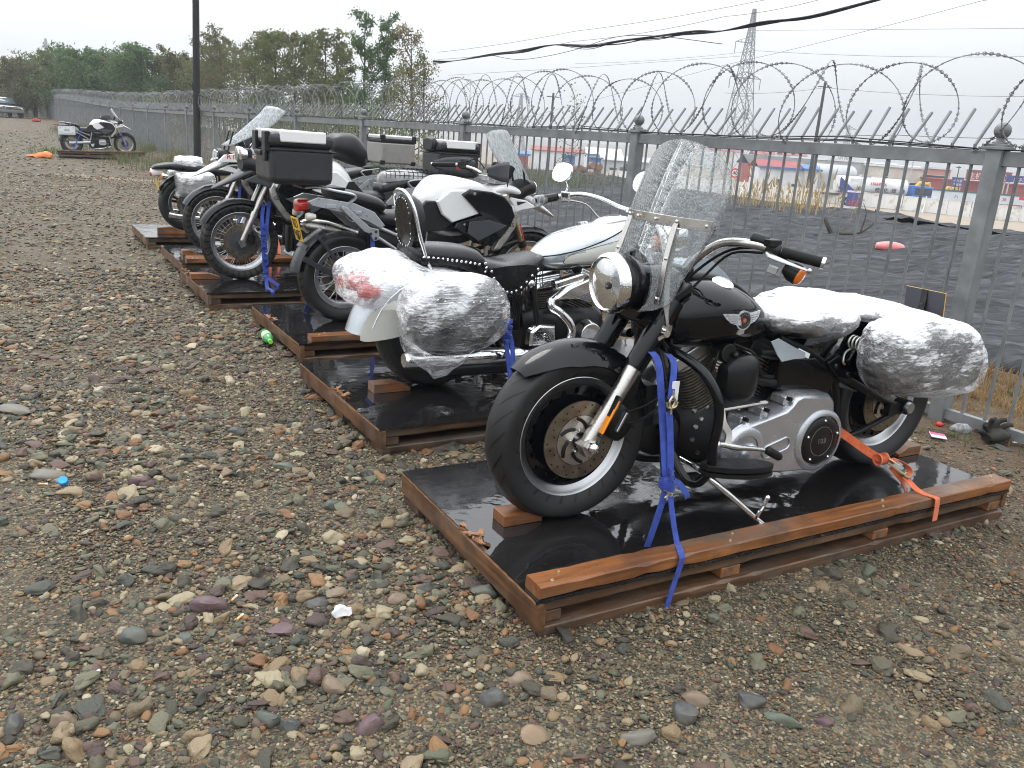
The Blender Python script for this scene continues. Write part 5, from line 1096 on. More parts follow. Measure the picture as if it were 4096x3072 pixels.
        e_=bd.build('winged_badge',simple('badge_silver',(.7,.72,.75),.3,.6,.05) if sg<0 else bpy.data.materials['badge_silver'],tank)
        g=MB()
        for s2 in (-1,1):
            for k in range(4): pj([(s2*.036,.016-k*.0075),(s2*(.092-k*.012),.019-k*.0085),(s2*(.092-k*.012),.0178-k*.0085),(s2*.036,.0146-k*.0075)],.0045,.0058,g)
        g.build('wing_lines',INK,e_,smooth=False)
        g=MB(); y=sg*(hw_at(.985,.9)+.005); g.lathe([(0,.001),(0,.031),(.0015,.031)],(.985,y,.900),(0,sg,0),32); g.build('badge_field',INK,e_)
        g=MB(); g.lathe([(0,.001),(0,.0105),(.003,.0105),(.003,.001)],(.985,y,.900),(0,sg,0),28); g.build('red_centre',REDL,e_)
        g=MB(); st=[]; 
        for k in range(10): rr_=.0098 if k%2==0 else .004; st.append((.985+rr_*sin(PI*k/5),.900+rr_*cos(PI*k/5)))
        g.prism(st,y+sg*.003,y+sg*.0045); g.build('star',CHR,e_,smooth=False)
        if sg<0:
            g=MB()
            for word,r0,flip in (('HARLEY',.0232,1),('DAVIDSON',.0232,-1)):
                n=len(word)
                for i,ch in enumerate(word):
                    if flip>0: a=R(90)-R(24)*(i-(n-1)/2); up=a-PI/2
                    else: a=R(-90)+R(20)*(i-(n-1)/2); up=a+PI/2
                    # image plane: x right = +x world-local, facing -y
                    M=Matrix(((cos(up),-sin(up),0,.985+r0*cos(a)),(0,0,-1,y-.0018),(sin(up),cos(up),0,.900+r0*sin(a)),(0,0,0,1))); g.text(ch,.0105,M,.0008)
            g.build('badge_lettering',CHR,e_,smooth=False)
    # frame
    m=MB()
    m.tube([(.69,0,.93),(.80,0,.80),(1.22,0,.80),(1.40,0,.76),(1.62,0,.66)],.022,10,4)
    for y in (-.10,.10):
        m.tube([(.70,y*.3,.86),(.735,y,.62),(.77,y,.36),(.84,y,.27),(1.2,y,.25),(1.55,y,.27),(1.70,y,.36),(1.66,y,.58),(1.52,y,.70),(1.28,y,.80)],.0165,10,4)
        m.tube([(1.55,y*1.35,.66),(1.66,y*1.5,.615),(1.90,y*1.6,.51),(2.045,y*1.65,.455)],[.02,.018,.015,.018],10,3); m.tube([(1.62,y*1.4,.33),(1.80,y*1.6,.37),(2.045,y*1.65,.45)],.0125,10,3)
    b.p('frame',m,BLKM)
    for y in (-.165,.165): m=MB(); m.prism([(1.50,.70),(1.56,.73),(1.70,.645),(1.78,.76),(1.80,.83),(1.76,.84),(1.70,.70),(1.66,.60),(1.60,.61)],y-.012,y+.012,.003); m.ball((1.545,y*1.09,.685),.013,10); m.ball((1.625,y*1.09,.645),.013,10); b.p('fender_strut',m,BLK,bev=.003)
    m=MB(); m.tube([(2.045,-.215,.467),(2.045,-.20,.467),(2.045,.21,.467)],[.024,.029,.024],18); b.p('axle_cover',m,ALU)
    m=MB(); m.lathe([(0,.034),(.055,.034)],(2.045,-.200,.467),(0,1,0),20); m.box((2.0,-.17,.46),(.12,.03,.05)); b.p('swingarm_end',m,BLKM)
    # rear fender
    m=MB(); m.fender((2.045,.467),.365,R(165),R(8),.125,.09,34,13,.004,k=3); b.p('rear_fender',m,BLK)
    # engine
    m=MB(); m.body([(.86,0,.07,.44,.08,3),(.92,0,.11,.43,.13,3),(1.08,0,.13,.43,.16,3),(1.28,0,.13,.43,.15,3),(1.50,0,.12,.44,.14,3),(1.58,0,.08,.45,.10,3)],24,3); cc=b.p('crankcase',m,ENG)
    for x,z in ((.90,.53),(.925,.50),(.90,.47),(.89,.42),(.96,.54),(1.0,.52),(1.10,.53),(.93,.36),(1.22,.54)):
        hw_=.11+.02*min(1,max(0,(x-.92)/.16)); y_=-hw_*max(.05,1-(abs(z-.43)/(.13+.03*min(1,max(0,(x-.92)/.16))))**3)**(1/3); m=MB(); m.cyl((x,y_+.004,z),(x,y_-.007,z),.0085,None,6); m.build('case_bolt',STL,cc)
    def cyl(x0,z0,x1,z1,nm,wd=.098):
        d=V(x1-x0,0,z1-z0); L=d.length; d.normalize(); e1=V(d.z,0,-d.x); core=MB(); core.tube([(x0,0,z0),(x1,0,z1)],.072,24); c=b.p(nm,core,ENG)
        f=MB(); n=int(L/.0128)
        for k in range(n):
            p=V(x0,0,z0)+d*(k+.6)*.0128; t=k/n; a=wd*(1.0 if t<.72 else 1.0+.08*(t-.72)/.28); rg=[]
            for q in (-.0017,.0017):
                ring=[]
                for j in range(28):
                    an=2*PI*j/28; cx_=math.copysign(abs(cos(an))**.62,cos(an)); cy_=math.copysign(abs(sin(an))**.62,sin(an)); ring.append(p+d*q+e1*a*cx_+V(0,1,0)*.098*cy_)
                rg.append(ring)
            f.rings(rg)
        f.build('cooling_fins',FINM,c)
        h=MB(); p=V(x1,0,z1)+d*.022; M3=Matrix(((d.z,0,d.x),(0,1,0),(-d.x,0,d.z))); h.box(p,(.175,.165,.055),M3); h.box(p+d*.037,(.19,.14,.03),M3); h.build('rocker_cover',ALU if 'front' in nm else ENG,c,bev=.008)
        return c
    global FINM
    FINM=simple('machined_fin',(.30,.27,.23),.36,.85,.35,scale=60)
    cyl(1.000,.500,.880,.728,'front_cylinder'); cyl(1.135,.500,1.235,.715,'rear_cylinder')
    m=MB(); m.body([(.955,-.155,.03,.675,.05,3),(.985,-.165,.045,.672,.085,2.8),(1.04,-.17,.05,.672,.095,2.8),(1.085,-.165,.045,.672,.085,2.8),(1.105,-.155,.03,.672,.05,3)],22,4); b.p('horn_cover',m,BLKM)
    m=MB(); m.cyl((.965,-.10,.77),(.965,-.165,.77),.036); m.ball((.985,-.175,.765),.013,10); b.p('coil_cap',m,BLKM,bev=.004)
    for P in ([(.96,-.12,.80),(.92,-.15,.76),(.905,-.15,.70)],[(1.0,-.14,.80),(1.09,-.17,.76),(1.14,-.17,.68),(1.22,-.16,.66)],[(1.14,-.15,.745),(1.22,-.15,.73),(1.30,-.15,.73)]): m=MB(); m.tube(P,.0058,8,5); b.p('engine_hose',m,RUB)
    m=MB(); m.tube([(1.17,-.12,.745),(1.30,-.13,.735),(1.34,-.13,.70)],.016,10,4); m.tube([(1.16,-.12,.64),(1.26,-.13,.625),(1.30,-.13,.66),(1.31,-.13,.70)],.018,10,4); b.p('oil_line',m,RUB)
    m=MB(); m.prism([(1.25,.735),(1.46,.715),(1.56,.655),(1.60,.62),(1.555,.535),(1.26,.60)],-.155,.155,.012); b.p('oil_tank',m,BLK,bev=.008)
    m=MB(); m.prism([(1.165,.805),(1.205,.816),(1.30,.775),(1.362,.752),(1.368,.728),(1.30,.728),(1.24,.722),(1.21,.75)],-.172,-.168); b.p('heat_deflector',m,DEFL)
    m=MB(); m.prism([(1.33,.770),(1.40,.742),(1.395,.722),(1.335,.748)],-.165,-.163); b.p('warning_label',m,WHITEP)
    # primary cover
    po=[(.962,.395),(.966,.43),(.983,.461),(1.022,.492),(1.132,.516),(1.245,.540),(1.275,.562),(1.295,.588),(1.33,.597),(1.484,.585),(1.518,.56),(1.535,.50),(1.562,.455),(1.575,.40),(1.572,.36),(1.55,.31),(1.50,.275),(1.44,.262),(1.28,.272),(1.136,.292),(1.03,.310),(.985,.345)]
    m=MB(); m.prism(po,-.235,-.10,.02); m.lathe([(-.03,.14),(.004,.13),(.012,.118),(.012,.108)],(1.452,-.235,.396),(0,-1,0),48); m.lathe([(-.02,.105),(.000,.092),(.004,.085),(.004,.06)],(1.052,-.235,.400),(0,-1,0),36)
    m.lathe([(0,.046),(.010,.044),(.015,.036),(.016,.001)],(1.072,-.236,.382),(0,-1,0),28)
    for x,z in ((1.05,.50),(1.155,.527),(1.27,.562)): m.prism([(x-.02,z-.01),(x-.012,z+.025),(x+.012,z+.027),(x+.022,z-.005)],-.205,-.13,.004)
    pc=b.p('primary_cover',m,SILC,bev=.009)
    for x,z in ((1.05,.518),(1.155,.545),(1.27,.580),(1.36,.585),(1.47,.575)): m=MB(); m.cyl((x,-.20,z),(x,-.222,z),.0085,None,10); m.build('cover_bolt',BLKM,pc)
    m=MB(); P=[]; 
    for k in range(33):
        a=2*PI*k/32; P.append((1.215+.026*cos(a)+ (.045 if cos(a)>0 else -.045),-.2375,.392+.026*sin(a)+(.012 if cos(a)>0 else -.012)))
    m.tube(P,.004,6,cap=False); m.build('raised_outline',SILC,pc)
    dc=(1.452,-.247,.396); m=MB(); m.lathe([(0,.001),(.004,.001),(.004,.052),(.0035,.054),(.004,.056),(.004,.090),(-.002,.100),(-.012,.1005)],dc,(0,-1,0),56); dd=b.p('derby_cover',m,BLKM)
    m=MB(); m.lathe([(.0045,.0605),(.0056,.0605),(.0056,.0625),(.0045,.0625)],dc,(0,-1,0),48,True); m.build('pinstripe_ring',STL,dd)
    for k in range(5): a=R(90+72*k); m=MB(); m.ball((dc[0]+.088*cos(a),-.253,dc[2]+.088*sin(a)),.0065,10); m.build('cover_screw',CHR,dd)
    m=MB(); m.text('103',.030,Matrix(((1,0,0,dc[0]),(.0,0,-1,-.2525),(0,1,0,dc[2]),(0,0,0,1))),.0012,sx=1.15); m.build('raised_number',STL,dd,smooth=False)
    # crash guard, floorboards, shifter, stand
    for sg in (-1,1):
        G=[(.70,-.10,.80),(.72,-.22,.775),(.735,-.30,.74),(.762,-.345,.665),(.775,-.35,.58),(.770,-.345,.49),(.79,-.33,.40),(.765,-.30,.335),(.74,-.25,.345),(.725,-.17,.43),(.72,-.11,.50)]
        m=MB(); m.tube([(x,sg*-y,z) for x,y,z in G],.0175,14,6); b.p('crash_guard',m,BLK)
        m=MB(); n=18; o=[(.76,.02)]+[(.93+.175*cos(a),.055*sin(a)) for a in [PI*.75-PI*1.5*k/n for k in range(n+1)]]+[(.76,-.02)]
        Y0=sg*.325; m.rings([[(x,Y0+sg*y,.388-.12*(x-.93)+z) for x,y in o] for z in (-.012,.012)]); fb=b.p('floorboard',m,RUB,bev=.004); 
        m=MB(); m.rings([[(x,Y0+sg*y*1.1,.366-.12*(x-.93)+z) for x,y in o] for z in (-.008,.006)]); m.tube([(.86,sg*.10,.33),(.86,sg*.30,.36)],.012,8); m.tube([(1.03,sg*.10,.33),(1.03,sg*.30,.345)],.012,8); m.build('board_frame',BLKM,fb)
    m=MB(); m.tube([(.786,-.335,.495),(.84,-.33,.482),(.90,-.33,.466),(.985,-.325,.450),(1.06,-.325,.434)],[.008,.010,.012,.009,.008],10,3); m.ball((.788,-.345,.495),.016,12); sh=b.p('shifter',m,CHR)
    m=MB(); m.tube([(1.055,-.33,.436),(1.065,-.33,.434),(1.122,-.335,.404),(1.13,-.335,.400)],[.009,.0165,.0165,.012],14,0); m.build('shifter_peg',RUB,sh); m=MB(); m.ball((1.133,-.337,.399),.0085,10); m.build('peg_cap',CHR,sh)
    m=MB(); m.tube([(.845,-.28,.595),(1.11,-.25,.592)],.0055,8); m.tube([(1.07,-.25,.592),(1.10,-.25,.592)],.009,8); m.strap([(.845,-.285,.60),(.848,-.30,.555),(.872,-.31,.515),(.862,-.32,.48)],.026,(1,0,.2),.010,4); b.p('shift_linkage',m,STL)
    m=MB(); m.tube([(.79,-.17,.375),(.795,-.29,.370),(.812,-.335,.345),(.90,-.37,.272),(.98,-.395,.205),(1.02,-.405,.175)],[.013,.013,.013,.011,.010,.009],12,4); m.strap([(1.0,-.405,.185),(1.04,-.415,.160),(1.09,-.425,.148)],.034,(.2,1,0),.008,3); m.tube([(.985,-.398,.20),(.972,-.42,.235),(.985,-.425,.262),(.992,-.428,.290)],[.007,.007,.006,.008],8,4); m.ball((.993,-.428,.295),.011,10); b.p('kickstand',m,CHR)
    # exhaust on the far side
    m=MB(); m.tube([(.92,.12,.60),(.93,.20,.45),(1.1,.21,.33),(1.5,.22,.32),(2.2,.23,.33)],[.03,.03,.035,.045,.045],14,4); b.p('exhaust_pipe',m,CHR)
    # oil cooler / regulator and wiring behind the front wheel
    m=MB(); m.box((.70,0,.56),(.05,.14,.16)); m.body([(.685,0,.06,.44,.06,3),(.76,0,.08,.43,.09,3),(.85,0,.08,.42,.08,3)],16,2); b.p('regulator',m,ENG,bev=.006)
    m=MB(); m.tube([(.66,-.10,.87),(.70,-.15,.74),(.69,-.16,.62),(.60,-.15,.545),(.52,-.13,.535)],.0055,6,5); m.tube([(.64,-.12,.86),(.715,-.15,.76),(.70,-.16,.66),(.62,-.15,.60),(.54,-.14,.575)],.004,6,5); m.tube([(.77,-.05,.92),(.72,-.12,.80),(.735,-.12,.60)],.005,6,4); b.p('brake_line',m,RUB)
    # seat and saddlebags under film
    m=MB(); m.body([(1.20,0,.07,.858,.035,2.5),(1.28,0,.13,.852,.05,2.5),(1.40,0,.165,.842,.058,2.5),(1.54,0,.175,.845,.062,2.5),(1.64,0,.16,.858,.05,2.5),(1.69,0,.13,.868,.03,2.5)],26,4); b.p('rider_seat',m,LEA)
    m=MB(); m.body([(1.60,0,.11,.868,.03,2.5),(1.70,0,.12,.872,.035,2.5),(1.90,0,.115,.868,.035,2.5),(2.02,0,.08,.845,.03,2.5)],22,3); b.p('pillion_pad',m,LEA)
    m=MB(); m.body([(1.19,0,.05,.868,.035,2.2),(1.22,0,.11,.868,.05,2.4),(1.32,0,.165,.860,.064,2.6),(1.45,0,.188,.850,.072,2.7),(1.56,0,.192,.848,.074,2.7),(1.64,0,.176,.852,.066,2.5),(1.70,0,.14,.865,.045,2.3),(1.735,0,.08,.87,.02,2.2)],40,6,fn=noisefn(.010,9,1,.004,38)); b.p('seat_film',m,WRAPD)
    m=MB(); m.body([(1.56,0,.06,.895,.012,2.2),(1.60,0,.14,.895,.03,2.4),(1.70,0,.20,.890,.035,2.6),(1.85,0,.27,.880,.040,2.8),(2.00,0,.30,.862,.045,2.8),(2.15,0,.28,.835,.045,2.6),(2.26,0,.2,.80,.035,2.3),(2.30,0,.1,.79,.02,2.2)],44,6,fn=noisefn(.014,8,5,.005,34)); b.p('pillion_film',m,WRAPD)
    for sg in (-1,1):
        Y=sg*.30; m=MB(); m.body([(1.62,Y,.055,.745,.085,3),(1.66,Y,.075,.735,.125,3),(1.78,Y,.085,.73,.14,3),(2.05,Y,.085,.725,.14,3),(2.20,Y,.08,.70,.115,3),(2.25,Y,.055,.69,.08,3)],24,3); b.p('saddlebag',m,LEA)
        m=MB(); m.body([(1.565,Y,.03,.79,.06,2.2),(1.59,Y,.07,.785,.10,2.4),(1.66,Y,.100,.755,.145,2.6),(1.78,Y,.112,.748,.165,3.1),(1.95,Y,.115,.735,.168,3.1),(2.12,Y,.112,.712,.155,3.0),(2.21,Y,.10,.68,.125,2.4),(2.262,Y,.075,.67,.09,2.2),(2.285,Y,.04,.665,.05,2.1)],44,7,fn=noisefn(.009,7,11+sg,.006,34)); b.p('bag_film',m,WRAP,ang=60)
    # seat spring, plate
    for sg in (-1,1):
        m=MB(); P=[]
        for k in range(49): a=2*PI*k/12; P.append((1.652+.028*cos(a),sg*(.15+.006*k/4),.775+.026*sin(a)))
        m.tube(P,.0048,7); m.tube([(1.652,sg*.16,.75),(1.60,sg*.17,.735),(1.585,sg*.18,.70),(1.60,sg*.18,.69)],.0048,7,3); b.p('seat_spring',m,STL)
    m=MB(); m.box((2.30,.0,.885),(.004,.20,.13),Matrix.Rotation(R(-8),3,'Y')); npp=b.p('number_plate',m,INK,bev=.003); m=MB(); m.box((2.304,0,.885),(.003,.202,.132),Matrix.Rotation(R(-8),3,'Y')); m.build('plate_face',YEL,npp); m=MB(); m.bar((2.294,0,.95),(2.290,0,.83),.03,.012); m.ball((2.288,-.0,.88),.010,10); m.build('plate_bracket',BLKM,npp)
    m=MB(); m.body([(2.20,0,.04,.80,.035,2.5),(2.30,0,.05,.79,.04,2.5),(2.34,0,.03,.79,.025,2.5)],14,3); b.p('tail_light',m,REDL)
    return b
BC=black_cruiser()
def studs(mb,pts,r_=.0075,n=10,sc=(1,.6,1)):
    for p in pts: mb.ball(p,r_,n,sc)
# ============ white fringed cruiser on the second pallet (rear wheel toward smaller x)
def white_cruiser():
    b=Bike('white_cruiser',1,.60,1.2,'silver white cruiser with studded fringed seat and film-wrapped tail, on the second pallet')
    wheel(b,(.525,0,.465),.325,.185,.215,TYR,'spoke',[(.09,.14,.09)],rimm=CHR); wheel(b,(2.26,0,.465),.325,.14,.215,TYR,'spoke',[(-.075,.146,.09)],rimm=CHR)
    C=(.525,.465); P=cat([(.043,.468),(.07,.55),(.112,.636),(.175,.715),(.27,.785),(.39,.822),(.517,.830),(.64,.805),(.74,.757),(.80,.70),(.85,.62)],4)
    rs=[]
    for p in P:
        d=V(C[0]-p[0],C[1]-p[1]); L=d.length; d.normalize(); dep=max(.03,L-.235); row=[]
        if p[0]<.2: d=V(.70,-.10).lerp(d,(p[0]-.04)/.16).normalized(); dep=.20+.0*L
        prof=[(-1,dep),(-1,dep*.6),(-1,.09),(-.95,.05),(-.8,.022),(-.45,.004),(0,0),(.45,.004),(.8,.022),(.95,.05),(1,.09),(1,dep*.6),(1,dep)]
        hw=.105
        for q,w_ in prof: row.append((p[0]+d.x*w_,q*hw,p[1]+d.y*w_))
        for q,w_ in prof[::-1]: row.append((p[0]+d.x*w_+(d.x*.004 if abs(q)<.9 else 0),q*(hw-.004),p[1]+d.y*w_+(d.y*.004 if abs(q)<.9 else 0)))
        rs.append(row)
    m=MB(); m.rings(rs); f=b.p('rear_fender',m,SILV); 
    m=MB()
    for sg in (-1,1): m.tube([(p[0]+V(C[0]-p[0],C[1]-p[1]).normalized().x*.085,sg*.107,p[1]+V(C[0]-p[0],C[1]-p[1]).normalized().y*.085) for p in P[2::3]],.004,6)
    m.build('pinstripe',CHR,f)
    m=MB(); m.body([(.075,-.1065,.001,.46,.02,3),(.12,-.107,.001,.50,.07,3),(.25,-.1075,.001,.54,.10,3),(.33,-.107,.001,.55,.09,3)],14,3); m.build('cream_panel',CREAM,f)
    # tail: lights and plate under film
    m=MB(); m.body([(.03,0,.05,.72,.03,3),(.07,0,.075,.725,.045,3),(.14,0,.06,.74,.04,3)],16,3); b.p('tail_light',m,REDL)
    for sg in (-1,1): m=MB(); m.body([(.05,sg*.14,.03,.70,.03,2.2),(.11,sg*.14,.036,.70,.036,2.2),(.17,sg*.14,.02,.70,.02,2.2)],14,3); b.p('turn_signal',m,REDL)
    m=MB(); m.box((.15,0,.79),(.006,.15,.09),Matrix.Rotation(R(-35),3,'Y')); b.p('number_plate',m,YEL,bev=.002)
    m=MB(); m.body([(.000,0,.06,.73,.05,2),(.02,0,.15,.725,.09,2.1),(.08,0,.21,.725,.12,2.1),(.16,0,.27,.735,.14,1.9),(.25,0,.34,.735,.15,1.8),(.33,0,.37,.735,.125,1.8),(.42,0,.35,.745,.08,1.8),(.52,0,.30,.755,.05,1.8),(.60,0,.22,.77,.02,2)],44,6,fn=noisefn(.022,7,3,.008,28)); b.p('tail_film',m,WRAPM,ang=60)
    m=MB()
    for sg in (-1,): m.rings([cat([(.22,sg*.30,.50),(.34,sg*.40,.42),(.50,sg*.40,.39),(.60,sg*.36,.42)],3),[(x+.01*sin(x*60),y-sg*.01,z-.05-.085*max(0,1-abs(x-.40)/.16)) for x,y,z in cat([(.24,sg*.28,.48),(.34,sg*.35,.42),(.50,sg*.35,.40),(.60,sg*.33,.43)],3)]],cap=False,loop=False)
    b.p('loose_film',m,WRAP2,solid=.002)
    for sg in (-1,1):
        Y=sg*.285; m=MB(); m.body([(.29,Y,.05,.60,.12,2.6),(.33,Y,.085,.60,.165,2.8),(.5,Y,.095,.60,.18,2.8),(.68,Y,.09,.61,.17,2.8),(.76,Y,.06,.62,.12,2.6)],26,4); sb=b.p('saddlebag',m,LEA)
        m=MB(); studs(m,[(.33+.04*k,Y+sg*.094,.70-.03*sin(PI*k/10)) for k in range(11)]); m.build('bag_studs',CHR,sb)
        m=MB(); m.body([(.205,Y,.03,.60,.05,2.0),(.235,Y,.08,.60,.13,2.1),(.33,Y,.118,.60,.190,2.2),(.48,Y,.130,.598,.208,2.25),(.62,Y,.126,.600,.202,2.25),(.74,Y,.105,.60,.165,2.15),(.805,Y,.06,.575,.10,2.0),(.825,Y,.02,.56,.04,2)],52,8,fn=noisefn(.012,7,21+sg,.006,34)); b.p('bag_film',m,WRAP2,ang=60)
    # backrest
    m=MB(); L=[(.445,-.145,.79),(.41,-.142,.86),(.373,-.135,.97),(.345,-.125,1.09),(.325,-.10,1.155),(.318,-.05,1.185),(.317,0,1.19)]; m.tube(L+mirror_y(L[:-1])[::-1],.0095,12,4); sb=b.p('sissy_bar',m,CHR)
    m=MB(); rs=[]
    def padz(h): return .893+h*.275
    for hx in (0,.008,.05,.085,.10):
        row=[]
        for k in range(28):
            a=2*PI*k/28; q=.93 if hx in(0,) else 1.0 if hx<.06 else .86 if hx<.09 else .5; yy=.108*q*math.copysign(abs(cos(a))**.75,cos(a)); hh=.5+.5*math.copysign(abs(sin(a))**.6,sin(a))*q; yy*=1-.35*max(0,hh-.6); row.append((.350-.16*0+hx-(hh-.0)*.030*1.0,yy,padz(hh)))
        rs.append(row)
    m.rings(rs); pad=b.p('backrest_pad',m,LEA)
    m=MB(); pts=[]
    for k in range(26): a=2*PI*k/26; hh=.5+.44*math.copysign(abs(sin(a))**.6,sin(a)); yy=.094*math.copysign(abs(cos(a))**.75,cos(a))*(1-.35*max(0,hh-.6)); pts.append((.347-hh*.030,yy,padz(hh)))
    studs(m,pts,.0055,8,(.6,1,1)); m.build('pad_studs',CHR,pad)
    # seats
    m=MB(); m.body([(.345,0,.09,.872,.045,2.5),(.37,0,.125,.868,.06,2.6),(.50,0,.140,.862,.064,2.8),(.64,0,.150,.852,.066,2.8),(.72,0,.158,.838,.064,2.8),(.755,0,.15,.825,.05,2.6)],26,4); ps=b.p('pillion_seat',m,LEA)
    m=MB(); 
    for sg in (-1,1):
        studs(m,[(.395+.0265*k,sg*(.143+.0012*k),.866-.0016*k-.0006*k*k*.2) for k in range(13)],.0085); studs(m,[(.745,sg*.163,.835),(.752,sg*.165,.812),(.748,sg*.165,.79)],.0085)
        m2=MB(); m2.prism([(.37,.865),(.55,.858),(.745,.84),(.760,.79),(.70,.772),(.60,.815),(.48,.835),(.385,.83)],sg*.146,sg*.152,.002); m2.build('side_skirt',LEA,ps)
    m.build('studs',CHR,ps)
    m=MB(); m.body([(.75,0,.14,.80,.04,2.5),(.80,0,.172,.795,.052,2.7),(.92,0,.178,.780,.052,2.8),(1.02,0,.17,.795,.056,2.7),(1.10,0,.14,.825,.046,2.5),(1.15,0,.10,.845,.025,2.3),(1.185,0,.06,.835,.012,2.2)],26,5); rs_=b.p('rider_seat',m,LEA)
    for sg in (-1,1):
        m=MB(); ar=cat([(.758,.81),(.79,.735),(.85,.672),(.905,.655),(.965,.680),(1.03,.745),(1.10,.815)],4); m.rings([[(x,sg*.176,z) for x,z in ar]+[(1.0,sg*.176,.83),(.85,sg*.176,.82)],[(x,sg*.184,z) for x,z in ar]+[(1.0,sg*.180,.83),(.85,sg*.180,.82)]]); sk=m.build('side_skirt',LEA,rs_)
        m=MB(); studs(m,[(x+ (.012 if x<.9 else -.012)*0+0,sg*.187,z+.024) for x,z in ar[2:-2:2]],.0082); m.build('studs',CHR,rs_)
        m=MB(); r=random.Random(9)
        for k in range(46):
            t=k/45; i=t*(len(ar)-1); x,z=ar[int(i)]; l=r.uniform(.10,.15)*(1-.3*abs(t-.6)); m.strap([(x,sg*.180,z+.012),(x+r.uniform(-.004,.004),sg*.181,z-l*.5),(x+r.uniform(-.012,.012)+.01,sg*(.178+r.uniform(-.006,.006)),z-l)],.0048,(1,0,0),.0012)
        m.build('fringe',LEA,rs_,smooth=False)
    # tank
    tk=[(1.135,0,.03,.842,.02,2.1),(1.16,0,.075,.842,.045,2.2),(1.22,0,.125,.852,.075,2.3),(1.32,0,.165,.880,.098,2.4),(1.45,0,.185,.902,.112,2.4),(1.58,0,.19,.922,.120,2.4),(1.70,0,.178,.95,.115,2.4),(1.79,0,.13,.985,.085,2.3),(1.83,0,.07,1.0,.045,2.2)]
    m=MB(); m.body(tk,44,6); 
    for i,f in enumerate(m.f):
        c=sum((V(*m.v[j]) for j in f),V(0,0,0))/len(f)
        if c.x>1.26 and abs(c.y)>.09 and .82+.0*(c.x)<c.z<.868+(c.x-1.26)*.28: m.mi[i]=1
    tank=b.p('fuel_tank',m,[SILV,CREAM])
    S=cat(tk,8)
    def hw(x,z): q=min(S,key=lambda s_:abs(s_[0]-x)); t=min(.999,abs((z-q[3])/q[4])); return q[2]*(1-t**q[5])**(1/q[5])
    for sg in (-1,1):
        m=MB(); m.tube([(x,sg*(hw(x,z)+.001),z) for x,z in [(1.15+.03*k,.853+.0072*k*(1+.022*k)) for k in range(20)]],.0042,6); m.build('black_line',BLK,tank)
        m=MB(); m.tube([(x,sg*(hw(x,z)+.001),z) for x,z in [(1.62,.965),(1.45,.925),(1.30,.880),(1.262,.845),(1.28,.822),(1.45,.818),(1.62,.82)]],.0014,6,4); m.build('pinstripe',INK,tank)
    m=MB(); m.body([(1.56,0,.04,1.03,.012,2.5),(1.62,0,.07,1.048,.022,2.5),(1.72,0,.075,1.064,.024,2.5),(1.80,0,.05,1.062,.018,2.5)],20,3); cs=m.build('console',CHR,tank); m=MB(); m.lathe([(.028,.001),(.030,.038),(.018,.047),(0,.047)],(1.70,0,1.058),(-.15,0,1),28); m.build('speedometer_rim',CHR,tank); m=MB(); m.lathe([(.032,.001),(.032,.036)],(1.70,0,1.058),(-.15,0,1),24); m.build('speedometer_face',INK,tank)
    m=MB(); m.lathe([(0,.034),(.015,.034),(.02,.02),(.02,.001)],(1.52,.07,1.02),(-.1,.2,1),24); m.build('filler_cap',CHR,tank)
    # engine
    m=MB(); m.body([(1.05,0,.10,.43,.12,3),(1.2,0,.14,.43,.15,3),(1.5,0,.14,.43,.15,3),(1.62,0,.09,.43,.10,3)],22,3); cc=b.p('crankcase',m,BLKM)
    def cyl(x0,z0,x1,z1,nm):
        d=V(x1-x0,0,z1-z0); L=d.length; d.normalize(); e1=V(d.z,0,-d.x); c_=MB(); c_.tube([(x0,0,z0),(x1,0,z1)],.07,20); c=b.p(nm,c_,BLKM); f=MB()
        for k in range(int(L/.014)):
            p=V(x0,0,z0)+d*(k+.5)*.014; f.rings([[p+d*q+e1*.10*math.copysign(abs(cos(a))**.6,cos(a))+V(0,1,0)*.105*math.copysign(abs(sin(a))**.6,sin(a)) for a in [2*PI*j/24 for j in range(24)]] for q in (-.0018,.0018)])
        f.build('cooling_fins',FINM,c); h=MB(); p=V(x1,0,z1)+d*.03; M3=Matrix(((d.z,0,d.x),(0,1,0),(-d.x,0,d.z))); h.box(p,(.20,.19,.05),M3); h.box(p+d*.03,(.18,.15,.03),M3); h.build('rocker_cover',CHR,c,bev=.012)
    cyl(1.24,.50,1.215,.675,'rear_cylinder'); cyl(1.42,.50,1.50,.69,'front_cylinder')
    m=MB(); m.box((1.275,-.175,.735),(.20,.06,.045),Matrix.Rotation(R(-14),3,'Y')); b.p('rocker_box',m,CHR,bev=.012)
    m=MB(); m.prism([(1.142,.635),(1.25,.705),(1.40,.760),(1.52,.74),(1.53,.60),(1.42,.612),(1.30,.640),(1.22,.635)],-.235,-.17,.02); ac=b.p('air_cleaner',m,CHR,bev=.008)
    m=MB(); 
    for k in range(6): m.tube([(1.34,-.2365,.655-.008*k),(1.40+.012*k,-.2365,.675-.008*k),(1.47,-.2365,.695-.016*k)],.0016,5,3)
    m.build('feather_engraving',INK,ac)
    m=MB(); m.tube([(1.15,-.215,.640),(1.145,-.225,.600),(1.20,-.235,.565),(1.27,-.24,.50),(1.285,-.24,.43),(1.24,-.24,.375),(1.10,-.245,.350),(.95,-.25,.345)],.027,16,5); ex=b.p('exhaust_pipe',m,CHR)
    m=MB(); m.tube([(.97,-.25,.345),(.93,-.25,.345),(.60,-.25,.352),(.27,-.25,.360),(.255,-.25,.360)],[.03,.046,.047,.045,.036],20); m.build('muffler',CHR,ex); m=MB(); m.tube([(1.05,-.235,.28),(.93,-.235,.285),(.45,-.235,.292)],[.025,.043,.043],16); m.build('lower_muffler',BLKM,ex)
    m=MB(); m.text('Indian',.045,Matrix(((1,0,0,.535),(0,0,-1,-.2985),(0,1,0,.352),(0,0,0,1))),.001); m.build('script_badge',STL,ex,smooth=False)
